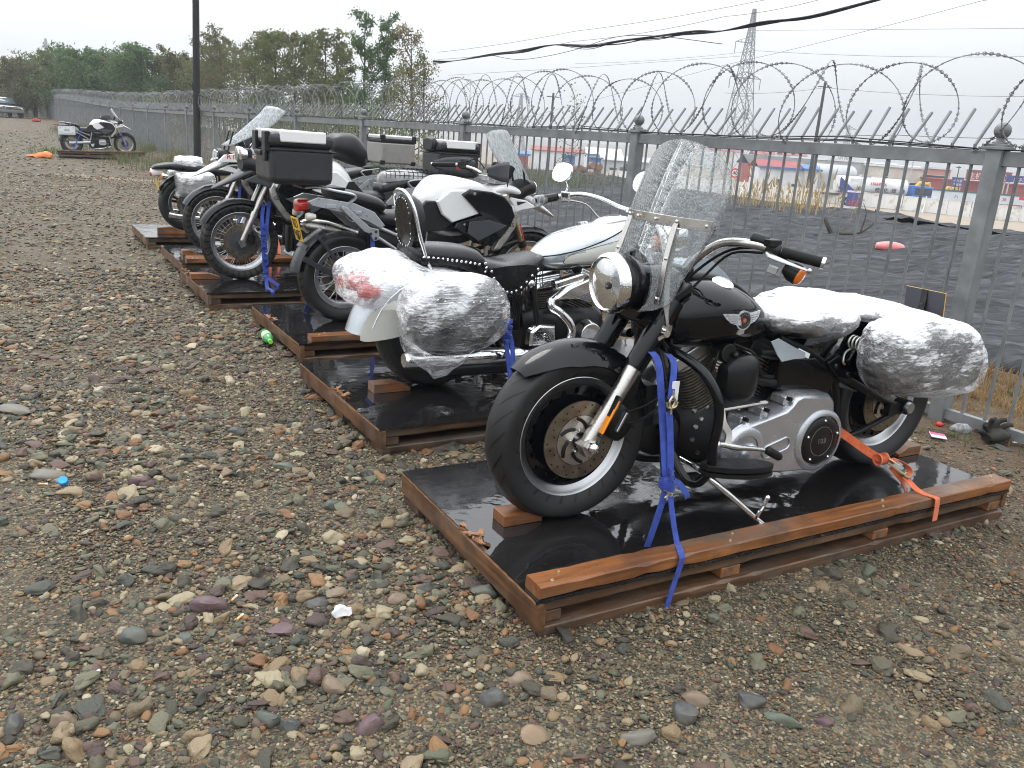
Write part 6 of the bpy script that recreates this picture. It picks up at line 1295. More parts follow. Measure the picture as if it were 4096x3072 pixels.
    for x in (.58,.80): m=MB(); m.box((x,-.24,.235),(.035,.01,.05)); m.build('hanger',BLKM,ex,bev=.003)
    m=MB(); m.prism([(1.00,.47),(1.05,.505),(1.16,.500),(1.17,.42),(1.13,.385),(1.0,.39)],-.27,-.20,.012); m.prism([(1.02,.36),(1.18,.36),(1.17,.385),(1.03,.385)],-.40,-.26); m.cyl((1.09,-.27,.45),(1.09,-.275,.45),.01); b.p('footpeg_bracket',m,CHR,bev=.005)
    m=MB(); m.cyl((1.44,-.16,.42),(1.44,-.23,.42),.085,.07,32); b.p('timing_cover',m,CHR,bev=.006)
    m=MB(); m.tube([(.98,-.17,.60),(1.03,-.2,.72),(1.05,-.2,.60),(1.08,-.2,.45)],.010,8,4); m.tube([(1.045,-.2,.70),(1.07,-.2,.56),(1.13,-.2,.42)],.012,8,4); b.p('oil_hose',m,RUB); m=MB(); m.ball((1.022,-.20,.725),.022,14,(1,.5,1)); b.p('seat_knob',m,CHR)
    m=MB(); m.tube([(1.84,0,.98),(1.6,0,.80),(1.2,0,.78),(.95,0,.70)],.022,8,3)
    for y in (-.11,.11): m.tube([(1.84,y*.3,.92),(1.76,y,.6),(1.68,y,.32),(1.2,y,.27),(.9,y,.35),(.85,y,.60),(1.0,y,.74)],.017,8,3); m.tube([(.95,y*1.1,.45),(.525,y*1.2,.465)],.02,8)
    b.p('frame',m,BLKM)
    m=MB(); m.box((.93,0,.55),(.20,.22,.22)); b.p('oil_tank',m,BLKM,bev=.02)
    # front end
    for y in (-.105,.105): m=MB(); m.tube([(2.27,y,.455),(2.08,y,.80),(1.96,y,1.02)],[.029,.031,.03],14); b.p('fork_leg',m,CHR)
    m=MB(); m.box((1.975,0,1.0),(.10,.25,.035),Matrix.Rotation(R(30),3,'Y')); m.box((2.04,0,.88),(.10,.25,.035),Matrix.Rotation(R(30),3,'Y')); b.p('triple_clamp',m,CHR,bev=.006)
    m=MB(); m.lathe([(0,.09),(-.03,.10),(-.09,.085),(-.14,.05),(-.15,.001)],(2.22,0,.97),(1,0,0),32); hl=b.p('headlight',m,CHR); m=MB(); m.lathe([(.01,.001),(0,.088)],(2.22,0,.97),(1,0,0),32); m.build('lens',LENS,hl)
    m=MB(); m.fender((2.26,.465),.365,R(-12),R(165),.088,.12,36,13,.004,k=3); b.p('front_fender',m,SILV)
    for sg in (-1,1):
        m=MB(); m.tube([(1.955,sg*.05,1.03),(1.92,sg*.06,1.09),(1.83,sg*.14,1.125),(1.74,sg*.22,1.165),(1.66,sg*.31,1.180),(1.58,sg*.40,1.160),(1.50,sg*.45,1.137)],.0155,12,5); hb=b.p('handlebar',m,CHR)
        m=MB(); m.tube([(1.565,sg*.415,1.156),(1.49,sg*.46,1.133),(1.44,sg*.485,1.118)],.019,14); g=m.build('grip',RUB,hb)
        m=MB(); m.box((1.60,sg*.385,1.158),(.06,.05,.062),Matrix.Rotation(sg*R(-50),3,'Z')); m.build('switch_housing',CHR,hb,bev=.006); m=MB(); m.box((1.583,sg*.372,1.166),(.04,.012,.026),Matrix.Rotation(sg*R(-50),3,'Z')); m.box((1.585,sg*.374,1.142),(.035,.012,.014),Matrix.Rotation(sg*R(-50),3,'Z')); m.build('switches',INK,hb,bev=.002)
        if sg>0: m=MB(); m.body([(1.43,.49,.012,1.11,.02,2),(1.445,.485,.032,1.115,.036,2),(1.475,.468,.034,1.125,.036,2),(1.50,.455,.026,1.134,.026,2)],22,4,fn=noisefn(.006,30,2)); m.build('grip_film',FROST,hb); m=MB(); m.tube([(1.49,.46,1.133),(1.555,.42,1.153)],[.027,.025],14); m.build('black_tape',LEA,hb)
        m=MB(); m.tube([(1.60,sg*.39,1.185),(1.615,sg*.40,1.215),(1.60,sg*.41,1.25),(1.575,sg*.41,1.275)],.006,8,4); mi=m.build('mirror_stem',CHR,hb)
        m=MB(); cc_=V(1.565,sg*.405,1.302); rg=[]
        for dx,k in ((-.004,.93),(0,1),(.014,.98),(.028,.7),(.034,.1)): rg.append([(cc_.x+dx+.27*.060*k*math.copysign(abs(sin(a))**.85,sin(a)),cc_.y+.100*k*math.copysign(abs(cos(a))**.85,cos(a)),cc_.z+.060*k*math.copysign(abs(sin(a))**.85,sin(a))) for a in [2*PI*j/32 for j in range(32)]])
        m.rings(rg); m.build('mirror_back',CHR,hb); m=MB(); m.rings([[(cc_.x-.0045+.27*.055*k*math.copysign(abs(sin(a))**.85,sin(a)),cc_.y+.093*math.copysign(abs(cos(a))**.85,cos(a))*k,cc_.z+.055*k*math.copysign(abs(sin(a))**.85,sin(a))) for a in [2*PI*j/32 for j in range(32)]] for k in (1,.01)],cap=False); m.build('mirror_glass',simple('sky_mirror',(.95,.95,.95),.06,1,0,bump=0),hb)
        m=MB(); m.tube([(1.60,sg*.385,1.14),(1.70,sg*.30,1.12),(1.78,sg*.25,1.04),(1.86,sg*.12,.98)],.006,6,4); m.build('cable',STL,hb)
    return b
WRAP2=wrapmat('streaked_stretch_film',.92,(.35,1.3,1.0)); WRAPM=wrapmat('milky_stretch_film',1.0,(.7,.8,.8))
white_cruiser()

# ============ tall adventure bikes, modelled with the front toward larger x
class Flip(Bike):
    def __init__(s,name,pi,cv,A,label,flip,zb=.14,tilt=0,lean=0):
        (X,Y),t,_,_=PAL[pi]; xm=1.23; s.off=(xm,0,zb); px=(A-xm) if flip else (A+xm); t=R(t)
        s.root=empty(name,(X+px*cos(t)-cv*sin(t),Y+px*sin(t)+cv*cos(t),zb),t+(PI if flip else 0),label,'motorcycle','motorcycles strapped on pallets'); s.root.rotation_euler=(R(lean),R(-tilt),t+(PI if flip else 0))
def gs(b,o):
    tankm=o.get('tank',WHT); beakm=o.get('beak',tankm); forkm=o.get('fork',BRONZ)
    wheel(b,(.475,0,.46),.32,.15,.216,TYG,'spoke',[(.075,.13,.07)]); wheel(b,(1.985,0,.47),.33,.115,.247,TYG,'spoke',[(-.065,.152,.10),(.065,.152,.10)])
    # hugger, plate, tail light
    m=MB(); m.fender((.475,.46),.372,R(116),R(173),.080,.035,14,9,.006,k=4); hg=b.p('rear_mudguard',m,GREYP2)
    m=MB(); m.fender((.475,.46),.385,R(140),R(146),.086,.03,4,9,.02,k=4); m.build('mudguard_rib',GREYP2,hg)
    for y in (-.092,.092): m=MB(); m.bar((.17,y,.60),(.48,y*1.12,.43),.012,.035); m.bar((.26,y,.76),(.50,y*1.12,.46),.012,.022); m.build('support_arm',GREYP2,hg,bev=.003)
    m=MB(); m.body([(.40,-.10,.03,.46,.05,2.5),(.46,-.115,.05,.46,.075,2.5),(.56,-.115,.045,.46,.06,2.5),(.80,-.10,.035,.48,.045,2.5),(1.0,-.09,.045,.50,.06,2.5)],18,3); b.p('final_drive',m,ALU)
    if o.get('plate'):
        M=Matrix.Translation(V(.150,0,.79))@Matrix.Rotation(R(-14),4,'Y'); m=MB(); m.M=M; m.box((0,0,0),(.004,.175,.165)); pl=b.p('number_plate',m,YEL,bev=.003)
        for t,z in (('RD',.037),('9487',-.038)): m=MB(); m.text(t,.088,M@Matrix(((0,0,-1,-.0035),(-1,0,0,0),(0,1,0,z),(0,0,0,1))),.0008,sx=.88); m.build('plate_characters',INK,pl,smooth=False)
        m=MB(); m.bar((.155,0,.86),(.235,0,.93),.06,.012); m.bar((.16,0,.87),(.165,0,.72),.05,.01); m.build('plate_holder',BLKP,pl)
    m=MB(); m.body([(.135,0,.045,.945,.03,3),(.15,0,.07,.95,.042,3),(.21,0,.065,.955,.04,3)],16,3); b.p('tail_light',m,REDL)
    for sg in (-1,1): m=MB(); m.tube([(.22,sg*.06,.90),(.20,sg*.13,.895)],.008,8); m.body([(.165,sg*.15,.02,.89,.02,2),(.185,sg*.15,.032,.89,.028,2),(.23,sg*.15,.02,.89,.018,2)],14,3); b.p('turn_signal',m,LENSW)
    # rack and rear frame
    for sg in (-1,1):
        m=MB(); m.strap([(.17,sg*.09,1.075),(.24,sg*.15,1.085),(.36,sg*.165,1.065),(.485,sg*.165,1.045),(.50,sg*.165,1.02),(.46,sg*.16,.985),(.44,sg*.155,.955)],.030,(0,1,.3),.012,4); b.p('grab_rail',m,ALUP,bev=.004)
        m=MB(); m.prism([(.17,.99),(.24,1.02),(.50,.985),(.64,.93),(.72,.84),(.69,.82),(.60,.865),(.45,.915),(.20,.965)],sg*.150,sg*.172,.004); m.box((.33,sg*.178,.962),(.07,.012,.025)); m.box((.52,sg*.178,.925),(.05,.012,.025)); b.p('pannier_rail',m,ALUP,bev=.003)
        m=MB(); m.prism([(.385,.955),(.425,.965),(.60,.83),(.665,.815),(.67,.745),(.63,.735),(.60,.785),(.56,.80)],sg*.182,sg*.200,.004); m.cyl((.405,sg*.18,.955),(.405,sg*.212,.955),.013); 
        pg=b.p('passenger_peg_bracket',m,ALUP,bev=.003); m=MB()
        for x,z in ((.642,.80),(.642,.755),(.605,.785)): m.lathe([(0,.001),(0,.011)],(x,sg*.2005,z),(0,sg,0),12)
        m.build('bracket_holes',INK,pg)
        m=MB(); m.tube([(.65,sg*.17,.77),(.90,sg*.15,.62),(1.0,sg*.14,.55)],.012,8); m.tube([(.30,sg*.12,.97),(.75,sg*.13,.80),(1.0,sg*.13,.70)],.013,8); b.p('subframe_tube',m,ALUP)
    m=MB(); m.box((.30,0,1.075),(.30,.22,.018)); b.p('luggage_plate',m,BLKP,bev=.005)
    # exhaust
    m=MB(); m.tube([(.235,.18,.80),(.27,.18,.795),(.40,.175,.775),(.66,.165,.70),(.70,.165,.69)],[.034,.052,.058,.058,.036],20); e_=b.p('silencer',m,STL); m=MB(); m.tube([(.205,.18,.805),(.25,.18,.797)],.026,16); m.build('exhaust_tip',CHR,e_); m=MB(); m.lathe([(0,.001),(0,.021)],(.2045,.18,.805),(-1,0,0),16); m.build('exhaust_opening',INK,e_)
    m=MB(); m.tube([(.70,.165,.69),(.85,.15,.52),(.95,.12,.36),(1.2,.10,.30),(1.45,.15,.36),(1.48,.26,.48)],.024,12,4); m.tube([(.95,.12,.36),(1.2,-.10,.30),(1.45,-.15,.36),(1.48,-.26,.48)],.022,12,4); b.p('exhaust_pipe',m,CHR)
    # seats
    m=MB(); m.body([(.345,0,.09,1.045,.025,2.6),(.38,0,.135,1.035,.045,2.8),(.52,0,.15,1.015,.050,2.8),(.66,0,.15,.985,.052,2.8),(.725,0,.135,.965,.045,2.6),(.745,0,.10,.955,.02,2.4)],24,4); b.p('pillion_seat',m,SEATM)
    m=MB(); m.body([(.70,0,.11,.885,.04,2.6),(.76,0,.145,.88,.055,2.7),(.86,0,.16,.875,.060,2.7),(.96,0,.165,.885,.065,2.6),(1.05,0,.165,.915,.075,2.5),(1.12,0,.17,.95,.07,2.4),(1.16,0,.14,.98,.04,2.3)],24,4); s_=b.p('rider_seat',m,SEATM)
    for sg in (-1,1): m=MB(); m.prism([(.90,.90),(1.02,1.02),(1.10,1.02),(1.245,.90),(1.26,.865),(1.17,.815),(.95,.79),(.80,.835)],sg*.15,sg*.185,.018); m.build('seat_flank',SEATM,s_,bev=.008)
    # tank with recessed flank, black side panel and silver shield
    tk=[(1.02,0,.10,1.0,.045,2.6),(1.07,0,.16,1.01,.10,2.9),(1.15,0,.19,1.035,.145,3.2),(1.25,0,.208,1.045,.150,3.2),(1.36,0,.210,1.045,.138,3.0),(1.48,0,.205,1.045,.115,2.6),(1.58,0,.19,1.03,.095,2.5),(1.68,0,.15,1.04,.07,2.5),(1.74,0,.09,1.06,.045,2.4)]
    m=MB(); m.body(tk,36,5); tank=b.p('fuel_tank',m,tankm)
    for sg in (-1,1):
        m=MB(); m.prism([(1.085,1.02),(1.19,1.10),(1.315,1.105),(1.46,.985),(1.455,.945),(1.215,.870),(1.13,.93)],sg*.188,sg*.222,.012); m.build('tank_flank',tankm,tank,bev=.006)
        m=MB(); m.tube([(1.10,sg*.19,1.03),(1.20,sg*.205,1.065),(1.30,sg*.21,1.10)],.0022,5); m.build('seam',INK,tank)
        m=MB(); m.prism([(1.275,1.075),(1.34,1.115),(1.52,1.10),(1.63,1.07),(1.70,1.0),(1.73,.93),(1.70,.86),(1.62,.76),(1.50,.705),(1.40,.73),(1.22,.835),(1.24,.87),(1.44,.93)],sg*.205,sg*.240,.014); sp=b.p('side_panel',m,BLK,bev=.008)
        m=MB(); m.prism([(1.34,.885),(1.50,.90),(1.66,.86),(1.54,.80),(1.42,.745),(1.33,.80)],sg*.236,sg*.250,.008); m.build('air_duct',GREYP,sp,bev=.004)
        m=MB(); m.cyl((1.37,sg*.24,1.085),(1.37,sg*.246,1.085),.011); m.cyl((1.30,sg*.24,.865),(1.30,sg*.246,.865),.009); m.build('panel_screw',STL,sp)
        m=MB(); m.prism([(1.625,1.085),(1.665,1.09),(1.73,1.02),(1.775,.93),(1.765,.85),(1.70,.75),(1.635,.67),(1.575,.665),(1.605,.72),(1.685,.83),(1.72,.93),(1.685,1.0)],sg*.150,sg*.200,.012); sv=b.p('silver_shield',m,STL,bev=.006)
        m=MB(); m.cyl((1.70,sg*.20,.975),(1.70,sg*.212,.975),.036,.033,28); m.build('round_badge',WHT,sv); m=MB(); m.text('GS',.045,Matrix(((-sg,0,0,1.715),(0,0,sg,sg*.2015),(0,1,0,.86),(0,0,0,1))),.001); m.build('embossed_letters',BLKM,sv,smooth=False)
    # beak
    bk=[(1.60,0,.15,1.10,.03,2.6),(1.68,0,.155,1.115,.038,2.6),(1.78,0,.14,1.105,.040,2.5),(1.90,0,.115,1.065,.038,2.4),(2.02,0,.095,1.005,.030,2.4),(2.12,0,.075,.955,.020,2.3),(2.195,0,.045,.918,.010,2.2),(2.21,0,.02,.91,.004,2)]
    m=MB(); m.body(bk,26,4); bm=b.p('beak',m,beakm)
    for sg in (-1,1): m=MB(); m.prism([(1.74,1.06),(1.88,1.04),(1.98,.99),(1.84,.965),(1.74,.93),(1.70,.98)],sg*.105,sg*.135,.01); m.build('beak_side',beakm,bm,bev=.005); m=MB(); m.prism([(1.79,1.03),(1.88,1.03),(1.80,1.00)],sg*.1355,sg*.137); m.build('vent_opening',INK,bm,smooth=False)
    m=MB(); m.body([(1.66,0,.11,1.03,.06,2.6),(1.80,0,.13,1.07,.07,2.8),(1.90,0,.13,1.12,.07,2.8),(1.97,0,.11,1.13,.055,2.6)],22,3); hb=b.p('headlight_unit',m,BLKP)
    if o.get('round'):
        for y,r_ in ((-.07,.062),(.075,.05)): m=MB(); m.lathe([(0,.001),(.0,r_*.95),(-.012,r_),(-.05,r_*.9)],(1.985,y,1.20),(1,0,0),26); m.build('lamp',CHR,hb); m=MB(); m.lathe([(.006,.001),(.002,r_*.93)],(1.985,y,1.20),(1,0,0),26); m.build('lens',LENS,hb)
        m=MB(); m.box((1.93,0,1.20),(.08,.2,.10)); m.build('lamp_shell',BLKP,hb,bev=.02)
    else:
        for y,r_ in ((-.05,.052),(.055,.04)): m=MB(); m.lathe([(0,.001),(.0,r_*.95),(-.02,r_)],(1.985,y,1.13),(1,0,.1),22); m.build('lens',LENS,hb)
    # front mudguard, fork, telelever
    m=MB(); m.fender((1.985,.47),.365,R(28),R(150),.070,.035,26,9,.005,k=3); ff=b.p('front_mudguard',m,GREYP2 if not o.get('round') else BLKP)
    m=MB(); m.prism([(2.02,.835),(2.10,.82),(2.17,.775),(2.06,.80)],-.05,.05); m.build('mudguard_tip',GREYP2,ff,bev=.006)
    for y in (-.098,.098): m=MB(); m.tube([(1.995,y,.455),(1.98,y,.50),(1.895,y,.69)],[.024,.028,.028],14); m.box((1.992,y*1.0,.465),(.055,.05,.06),Matrix.Rotation(R(24),3,'Y')); l_=b.p('fork_slider',m,forkm if forkm is BRONZ else STL); m=MB(); m.tube([(1.90,y,.68),(1.76,y,.99),(1.70,y,1.12)],[.0235,.022,.022],14); m.build('fork_tube',forkm,l_); m=MB(); m.tube([(1.898,y,.685),(1.878,y,.73)],.034,14); m.build('fork_clamp',BLKM if forkm is BRONZ else STL,l_)
    for y in (-.09,.09): m=MB(); m.body([(1.88,y,.02,.50,.03,3),(1.90,y,.032,.51,.06,3),(1.94,y,.03,.54,.05,3)],12,2); b.p('brake_caliper',m,BLKM)
    m=MB(); m.tube([(1.85,-.09,.73),(1.70,-.08,.68),(1.55,-.10,.62)],.018,8); m.tube([(1.85,.09,.73),(1.70,.08,.68),(1.55,.10,.62)],.018,8); m.tube([(1.70,0,.70),(1.72,0,1.02)],.035,14); b.p('telelever_arm',m,BLKM)
    m=MB(); m.tube([(1.86,-.10,.86),(1.89,-.125,.72),(1.93,-.12,.60)],.0045,6,4); b.p('brake_line',m,REDP if o.get('redline',1) else RUB)
    # engine: boxer cylinders
    m=MB(); m.body([(.95,0,.10,.50,.13,3),(1.1,0,.13,.50,.17,3),(1.35,0,.14,.49,.19,3),(1.52,0,.12,.50,.17,3),(1.58,0,.06,.50,.12,3)],22,3); b.p('crankcase',m,ENG)
    for sg in (-1,1):
        m=MB(); m.tube([(1.33,sg*.12,.50),(1.33,sg*.22,.50)],.075,18); c=b.p('cylinder',m,ENG); m=MB()
        for k in range(7): y=sg*(.14+.014*k); m.rings([[(1.33+.085*math.copysign(abs(cos(a))**.7,cos(a)),y+q,.50+.08*math.copysign(abs(sin(a))**.7,sin(a))) for a in [2*PI*j/20 for j in range(20)]] for q in (-.0025,.0025)])
        m.build('cooling_fins',ALU,c); m=MB(); m.M=Matrix.Translation(V(1.33,sg*.24,.50))@Matrix.Rotation(sg*R(-90),4,'Z'); m.body([(0,0,.10,0,.085,3.5),(.05,0,.11,0,.09,3.5),(.075,0,.09,.0,.07,3)],24,3); m.build('rocker_cover',ALU if o.get('alurock',1) else BLKM,c); m=MB(); m.tube([(1.27,sg*.33,.50),(1.39,sg*.33,.50)],.022,10); m.build('cover_guard',ALU,c)
        m=MB(); m.tube([(1.02,sg*.19,.38),(1.06,sg*.30,.37)],.013,8); m.prism([(1.0,.44),(1.10,.46),(1.08,.36),(1.02,.35)],sg*.14,sg*.17); b.p('footpeg',m,ALU)
        m=MB(); m.tube([(1.15,sg*.14,.62),(1.22,sg*.18,.56),(1.24,sg*.22,.53)],.028,12,3); b.p('intake_pipe',m,BLKM)
        m=MB(); m.tube([(.98,sg*.11,.85),(1.25,sg*.12,.78),(1.55,sg*.11,.84),(1.70,sg*.06,1.0)],.018,8,3); m.tube([(1.0,sg*.12,.55),(1.05,sg*.13,.80),(.95,sg*.12,.88)],.016,8,3); m.tube([(1.58,sg*.12,.42),(1.56,sg*.12,.68),(1.66,sg*.10,.90)],.016,8,3); b.p('frame_tube',m,ALUP if tankm is WHT and not o.get('round') else BLKM)
    m=MB(); m.body([(.62,0,.09,.75,.09,3),(.80,0,.12,.72,.12,3),(1.0,0,.12,.72,.12,3),(1.2,0,.12,.76,.10,3),(1.4,0,.14,.80,.09,3),(1.55,0,.13,.84,.08,3)],18,3); b.p('airbox',m,BLKP)
    m=MB(); m.prism([(1.30,.34),(1.56,.40),(1.58,.36),(1.34,.29),(1.1,.29),(1.1,.32)],-.13,.13,.01); b.p('skid_plate',m,ALU,bev=.004)
    m=MB(); m.tube([(1.10,-.15,.30),(1.08,-.24,.22),(1.05,-.31,.155)],.010,8,3); m.box((1.045,-.325,.15),(.06,.04,.012)); b.p('kickstand',m,BLKM) if o.get('stand',1) else None
    # handlebar and guards
    P=[(1.60,0,1.215),(1.60,.10,1.215),(1.575,.18,1.24),(1.50,.27,1.262),(1.43,.33,1.258),(1.36,.40,1.250)]
    m=MB(); m.tube([(x,-y,z) for x,y,z in P[:0:-1]]+P,.013,10,4); h=b.p('handlebar',m,STL)
    m=MB(); m.box((1.60,0,1.19),(.07,.16,.035)); m.box((1.66,0,1.165),(.10,.20,.03)); m.cyl((1.60,-.06,1.17),(1.60,-.06,1.235),.02); m.cyl((1.60,.06,1.17),(1.60,.06,1.235),.02); m.build('bar_clamp',ALU,h,bev=.005)
    for sg in (-1,1):
        m=MB(); m.tube([(1.475,sg*.295,1.261),(1.46,sg*.305,1.261),(1.345,sg*.415,1.250),(1.335,sg*.424,1.249)],[.017,.019,.018,.013],14); m.build('grip',RUB,h)
        m=MB(); m.box((1.52,sg*.265,1.262),(.07,.06,.055),Matrix.Rotation(sg*R(-45),3,'Z')); m.tube([(1.55,sg*.25,1.29),(1.50,sg*.27,1.295)],.022,10); m.build('switch_housing',BLKP,h,bev=.006)
        m=MB(); m.box((1.49,sg*.27,1.236),(.03,.02,.016)); m.build('red_switch',REDP,h,bev=.003)
        m=MB(); m.cyl((1.345,sg*.428,1.249),(1.335,sg*.438,1.249),.015); m.build('bar_end_weight',CHR,h)
        G=[(1.36,sg*.44,1.25),(1.47,sg*.41,1.25),(1.60,sg*.31,1.25),(1.62,sg*.25,1.25)]; m=MB(); m.rings([[(x,y,z+dz*k) for dz in (-1,-.5,0,.6,1)] for (x,y,z),k in zip(cat(G,4),[.03,.036,.045,.055,.06,.066,.07,.072,.07,.066,.06,.05,.04])],cap=False,loop=False); m.build('hand_guard',GREYP,h,solid=.006)
        m=MB(); m.tube([(1.52,sg*.27,1.25),(1.60,sg*.28,1.22),(1.70,sg*.14,1.14)],.005,6,4); m.tube([(1.53,sg*.25,1.28),(1.62,sg*.22,1.31),(1.68,sg*.12,1.20)],.005,6,4); m.build('cable',RUB,h)
        if o.get('mirrors'): m=MB(); m.tube([(1.52,sg*.28,1.28),(1.54,sg*.31,1.38)],.006,8); m.box((1.545,sg*.33,1.42),(.02,.13,.08)); m.build('mirror',BLKP,h,bev=.012)
    m=MB(); m.box((1.74,0,1.24),(.06,.20,.10),Matrix.Rotation(R(25),3,'Y')); b.p('instrument_cluster',m,BLKP,bev=.015)
    # windscreen
    st=o.get('screen','tall'); zt,zb_,xt,xb=(1.53,1.15,1.70,1.95) if st=='tall' else (1.62,1.22,1.46,1.92) if st=='swept' else (1.36,1.2,1.80,1.90)
    m=MB(); rs=[]
    for k in range(15):
        t=k/14; z=zb_+(zt-zb_)*t; x=xb+(xt-xb)*(t**.9); hw_=(.085+.065*math.sin(PI*min(1,t*1.25)/1.6))*(1 if t<.9 else 1-.35*((t-.9)/.1)**2); hw_*=1.4 if st=='swept' else 1.3; rs.append([(x-(4.2 if st=='swept' else 1.6)*(hw_*q)**2,hw_*q,z+.012*(1-q*q) if t>.9 else z) for q in [-1+2*j/12 for j in range(13)]])
    m.rings(rs,cap=False,loop=False); w_=b.p('windscreen',m,FROST,solid=.004,ang=70)
    if st!='small':
        for sg in (-1,1): m=MB(); m.tube([(1.88,sg*.09,1.16),(xb-.10,sg*.09,zb_+.14)],.008,6); m.build('screen_bracket',BLKP,w_)
    if o.get('case')=='black':
        topcase(b,(.13 if not o.get('round') else .0),o)
    if o.get('case')=='alu':
        m=MB(); X,Z=.10,1.245; m.box((X,0,Z),(.40,.43,.225)); c=b.p('aluminium_top_case',m,ALUB,bev=.02); m=MB(); m.box((X,0,Z+.128),(.415,.44,.03)); m.build('black_band',BLKP,c,bev=.006); m=MB(); m.box((X,0,Z+.165),(.405,.43,.045)); m.build('lid',ALUL,c,bev=.014)
        for sx in (-1,1):
            for sy in (-1,1): m=MB(); m.box((X+sx*.18,sy*.195,Z+.165),(.055,.055,.052)); m.build('lid_corner',BLKP,c,bev=.012); m=MB(); m.box((X+sx*.18,sy*.20,Z-.10),(.055,.04,.045)); m.build('case_foot',BLKP,c,bev=.008)
    if o.get('panniers'):
        for sg in (-1,1):
            m=MB(); m.box((.37,sg*.30,.83),(.46,.20,.30)); c=b.p('side_case',m,CASEW,bev=.03); m=MB(); m.box((.37,sg*.30,.965),(.47,.21,.03)); m.build('lid_band',BLKP,c,bev=.008)
            m=MB(); y=sg*.402
            m.prism([(.30,.86),(.44,.86),(.44,.80),(.30,.80)],y,y+sg*.006)
            for sx in (-1,1): m.bar((.37+sx*.20,y,.93),(.37+sx*.14,y,.88),.01,.012); m.bar((.37+sx*.20,y,.73),(.37+sx*.14,y,.77),.01,.012)
            m.bar((.22,y,.735),(.52,y,.735),.008,.012); m.build('pressed_ribs',ALUP,c,bev=.002)
    if o.get('text'):
        for sg in (-1,1):
            m=MB(); m.prism([(1.50,1.165),(1.70,1.17),(1.93,1.135),(2.0,1.06),(1.88,1.065),(1.55,1.075)],sg*.13,sg*.175,.008); b.p('side_fairing',m,WHT,bev=.006)
            m=MB(); m.text(o['text'],.062,Matrix(((-sg*.99,0,0,1.76),(0,0,sg,sg*.1765),(0,1,0,1.118),(0,0,0,1))),.001,sx=1.3); b.p('side_lettering',m,REDP,smooth=False)
def topcase(b,X,o):
    m=MB(); Z=1.235; m.box((X,0,Z-.02),(.42,.42,.24)); c=b.p('black_top_case',m,CASEB,bev=.045); m=MB(); m.box((X,0,Z+.135),(.43,.43,.095)); m.build('lid',CASEB,c,bev=.04)
    for sg in (-1,1): m=MB(); m.box((X,sg*.197,Z+.160),(.30,.05,.075)); m.build('silver_lid_panel',WHT,c,bev=.012)
    m=MB(); m.box((X-.19,0,Z+.163),(.05,.26,.07)); m.build('silver_lid_end',WHT,c,bev=.01)
    m=MB()
    for y in (-.12,.12): m.box((X-.215,y,Z+.12),(.035,.09,.13))
    m.box((X-.222,-.12,Z+.03),(.02,.07,.06)); m.build('latch',BLKP,c,bev=.008); m=MB(); m.box((X-.225,0,Z+.05),(.035,.16,.035)); m.build('carry_handle',BLKP,c,bev=.012)
    m=MB(); m.box((X,0,Z+.075),(.432,.432,.008)); m.build('seam_band',BLKP,c,bev=.002)
    if o.get('backrest'): m=MB(); m.body([(X+.19,0,.10,Z+.15,.05,3),(X+.22,0,.12,Z+.15,.07,3),(X+.25,0,.10,Z+.15,.05,3)],20,3); m.build('backrest_cushion',SEATM,c)
GREYP2=simple('smoky_black_plastic',(.024,.028,.033),.34,var=.2,bump=.2,drops=.3)
LENSW=simple('clear_signal_lens',(.6,.55,.5),.12,var=.1,coat=.6)
CASEB=simple('textured_black_case',(.018,.020,.022),.42,var=.25,bump=.5,bs=300,drops=.4); ALUB=simple('aluminium_case_panel',(.34,.33,.31),.42,.6,.1); ALUL=simple('aluminium_lid',(.7,.71,.72),.25,.7,.05); CASEW=simple('silver_case_shell',(.68,.70,.72),.3,.3,.04)
b3=Flip('adventure_bike',2,.60,0,'white and black adventure bike with yellow plate and black top case, on the third pallet',False); gs(b3,dict(plate=1,case='black'))
b4=Flip('adventure_bike',3,.60,2.375,'dark grey adventure bike with round headlamps, front wheel toward the yard',True); gs(b4,dict(beak=GREYP,fork=STL,round=1,case='black',backrest=1,screen='small',redline=0))
b5=Flip('adventure_bike',4,.62,2.425,'white adventure bike with swept clear screen and red side lettering, front wheel toward the yard',True); gs(b5,dict(fork=STL,screen='swept',case='alu',text='R1200GS',alurock=0))
b7=Flip('adventure_bike',6,.62,-.055,'white adventure bike with silver side case, alone on the far pallet by the fence',False,zb=.23,tilt=1.9,lean=-3); gs(b7,dict(panniers=1,screen='tall'))
# tank bag and netted bundle carried on the dark bike
m=MB(); m.body([(-.20,0,.10,0,.05,2.3),(-.15,0,.16,.02,.10,2.5),(0,0,.18,.035,.13,2.5),(.12,0,.16,.0,.10,2.5),(.18,0,.10,-.04,.05,2.3)],24,4,fn=noisefn(.008,12,3)); 
(X,Y),t,_,_=PAL[3]; t=R(t)
def palpt(i,x,y,z): (X,Y),t,_,_=PAL[i]; t=R(t); return V(X+x*cos(t)-y*sin(t),Y+x*sin(t)+y*cos(t),z)
o=m.build('tank_bag',SEATM,None); o.location=palpt(3,1.34,.62,1.27); o.rotation_euler=(0,R(12),R(31.5)); tag(o,'black padded bag on the tank of the dark adventure bike','bag')
root=empty('netted_bundle',palpt(3,1.92,.62,1.03),R(31.5),'clear plastic wrapped bundle under a black cargo net behind the white tank','luggage')
m=MB(); m.body([(-.26,0,.06,.0,.03,2.4),(-.22,0,.13,.02,.06,2.5),(-.05,0,.15,.03,.085,2.5),(.15,0,.14,.02,.075,2.4),(.24,0,.08,.0,.04,2.3)],26,4,fn=noisefn(.01,14,8)); m.build('bundle',simple('plastic_wrapped_grey',(.45,.46,.45),.15,0,.3,scale=6,bump=.9,bs=25),root)
m=MB()
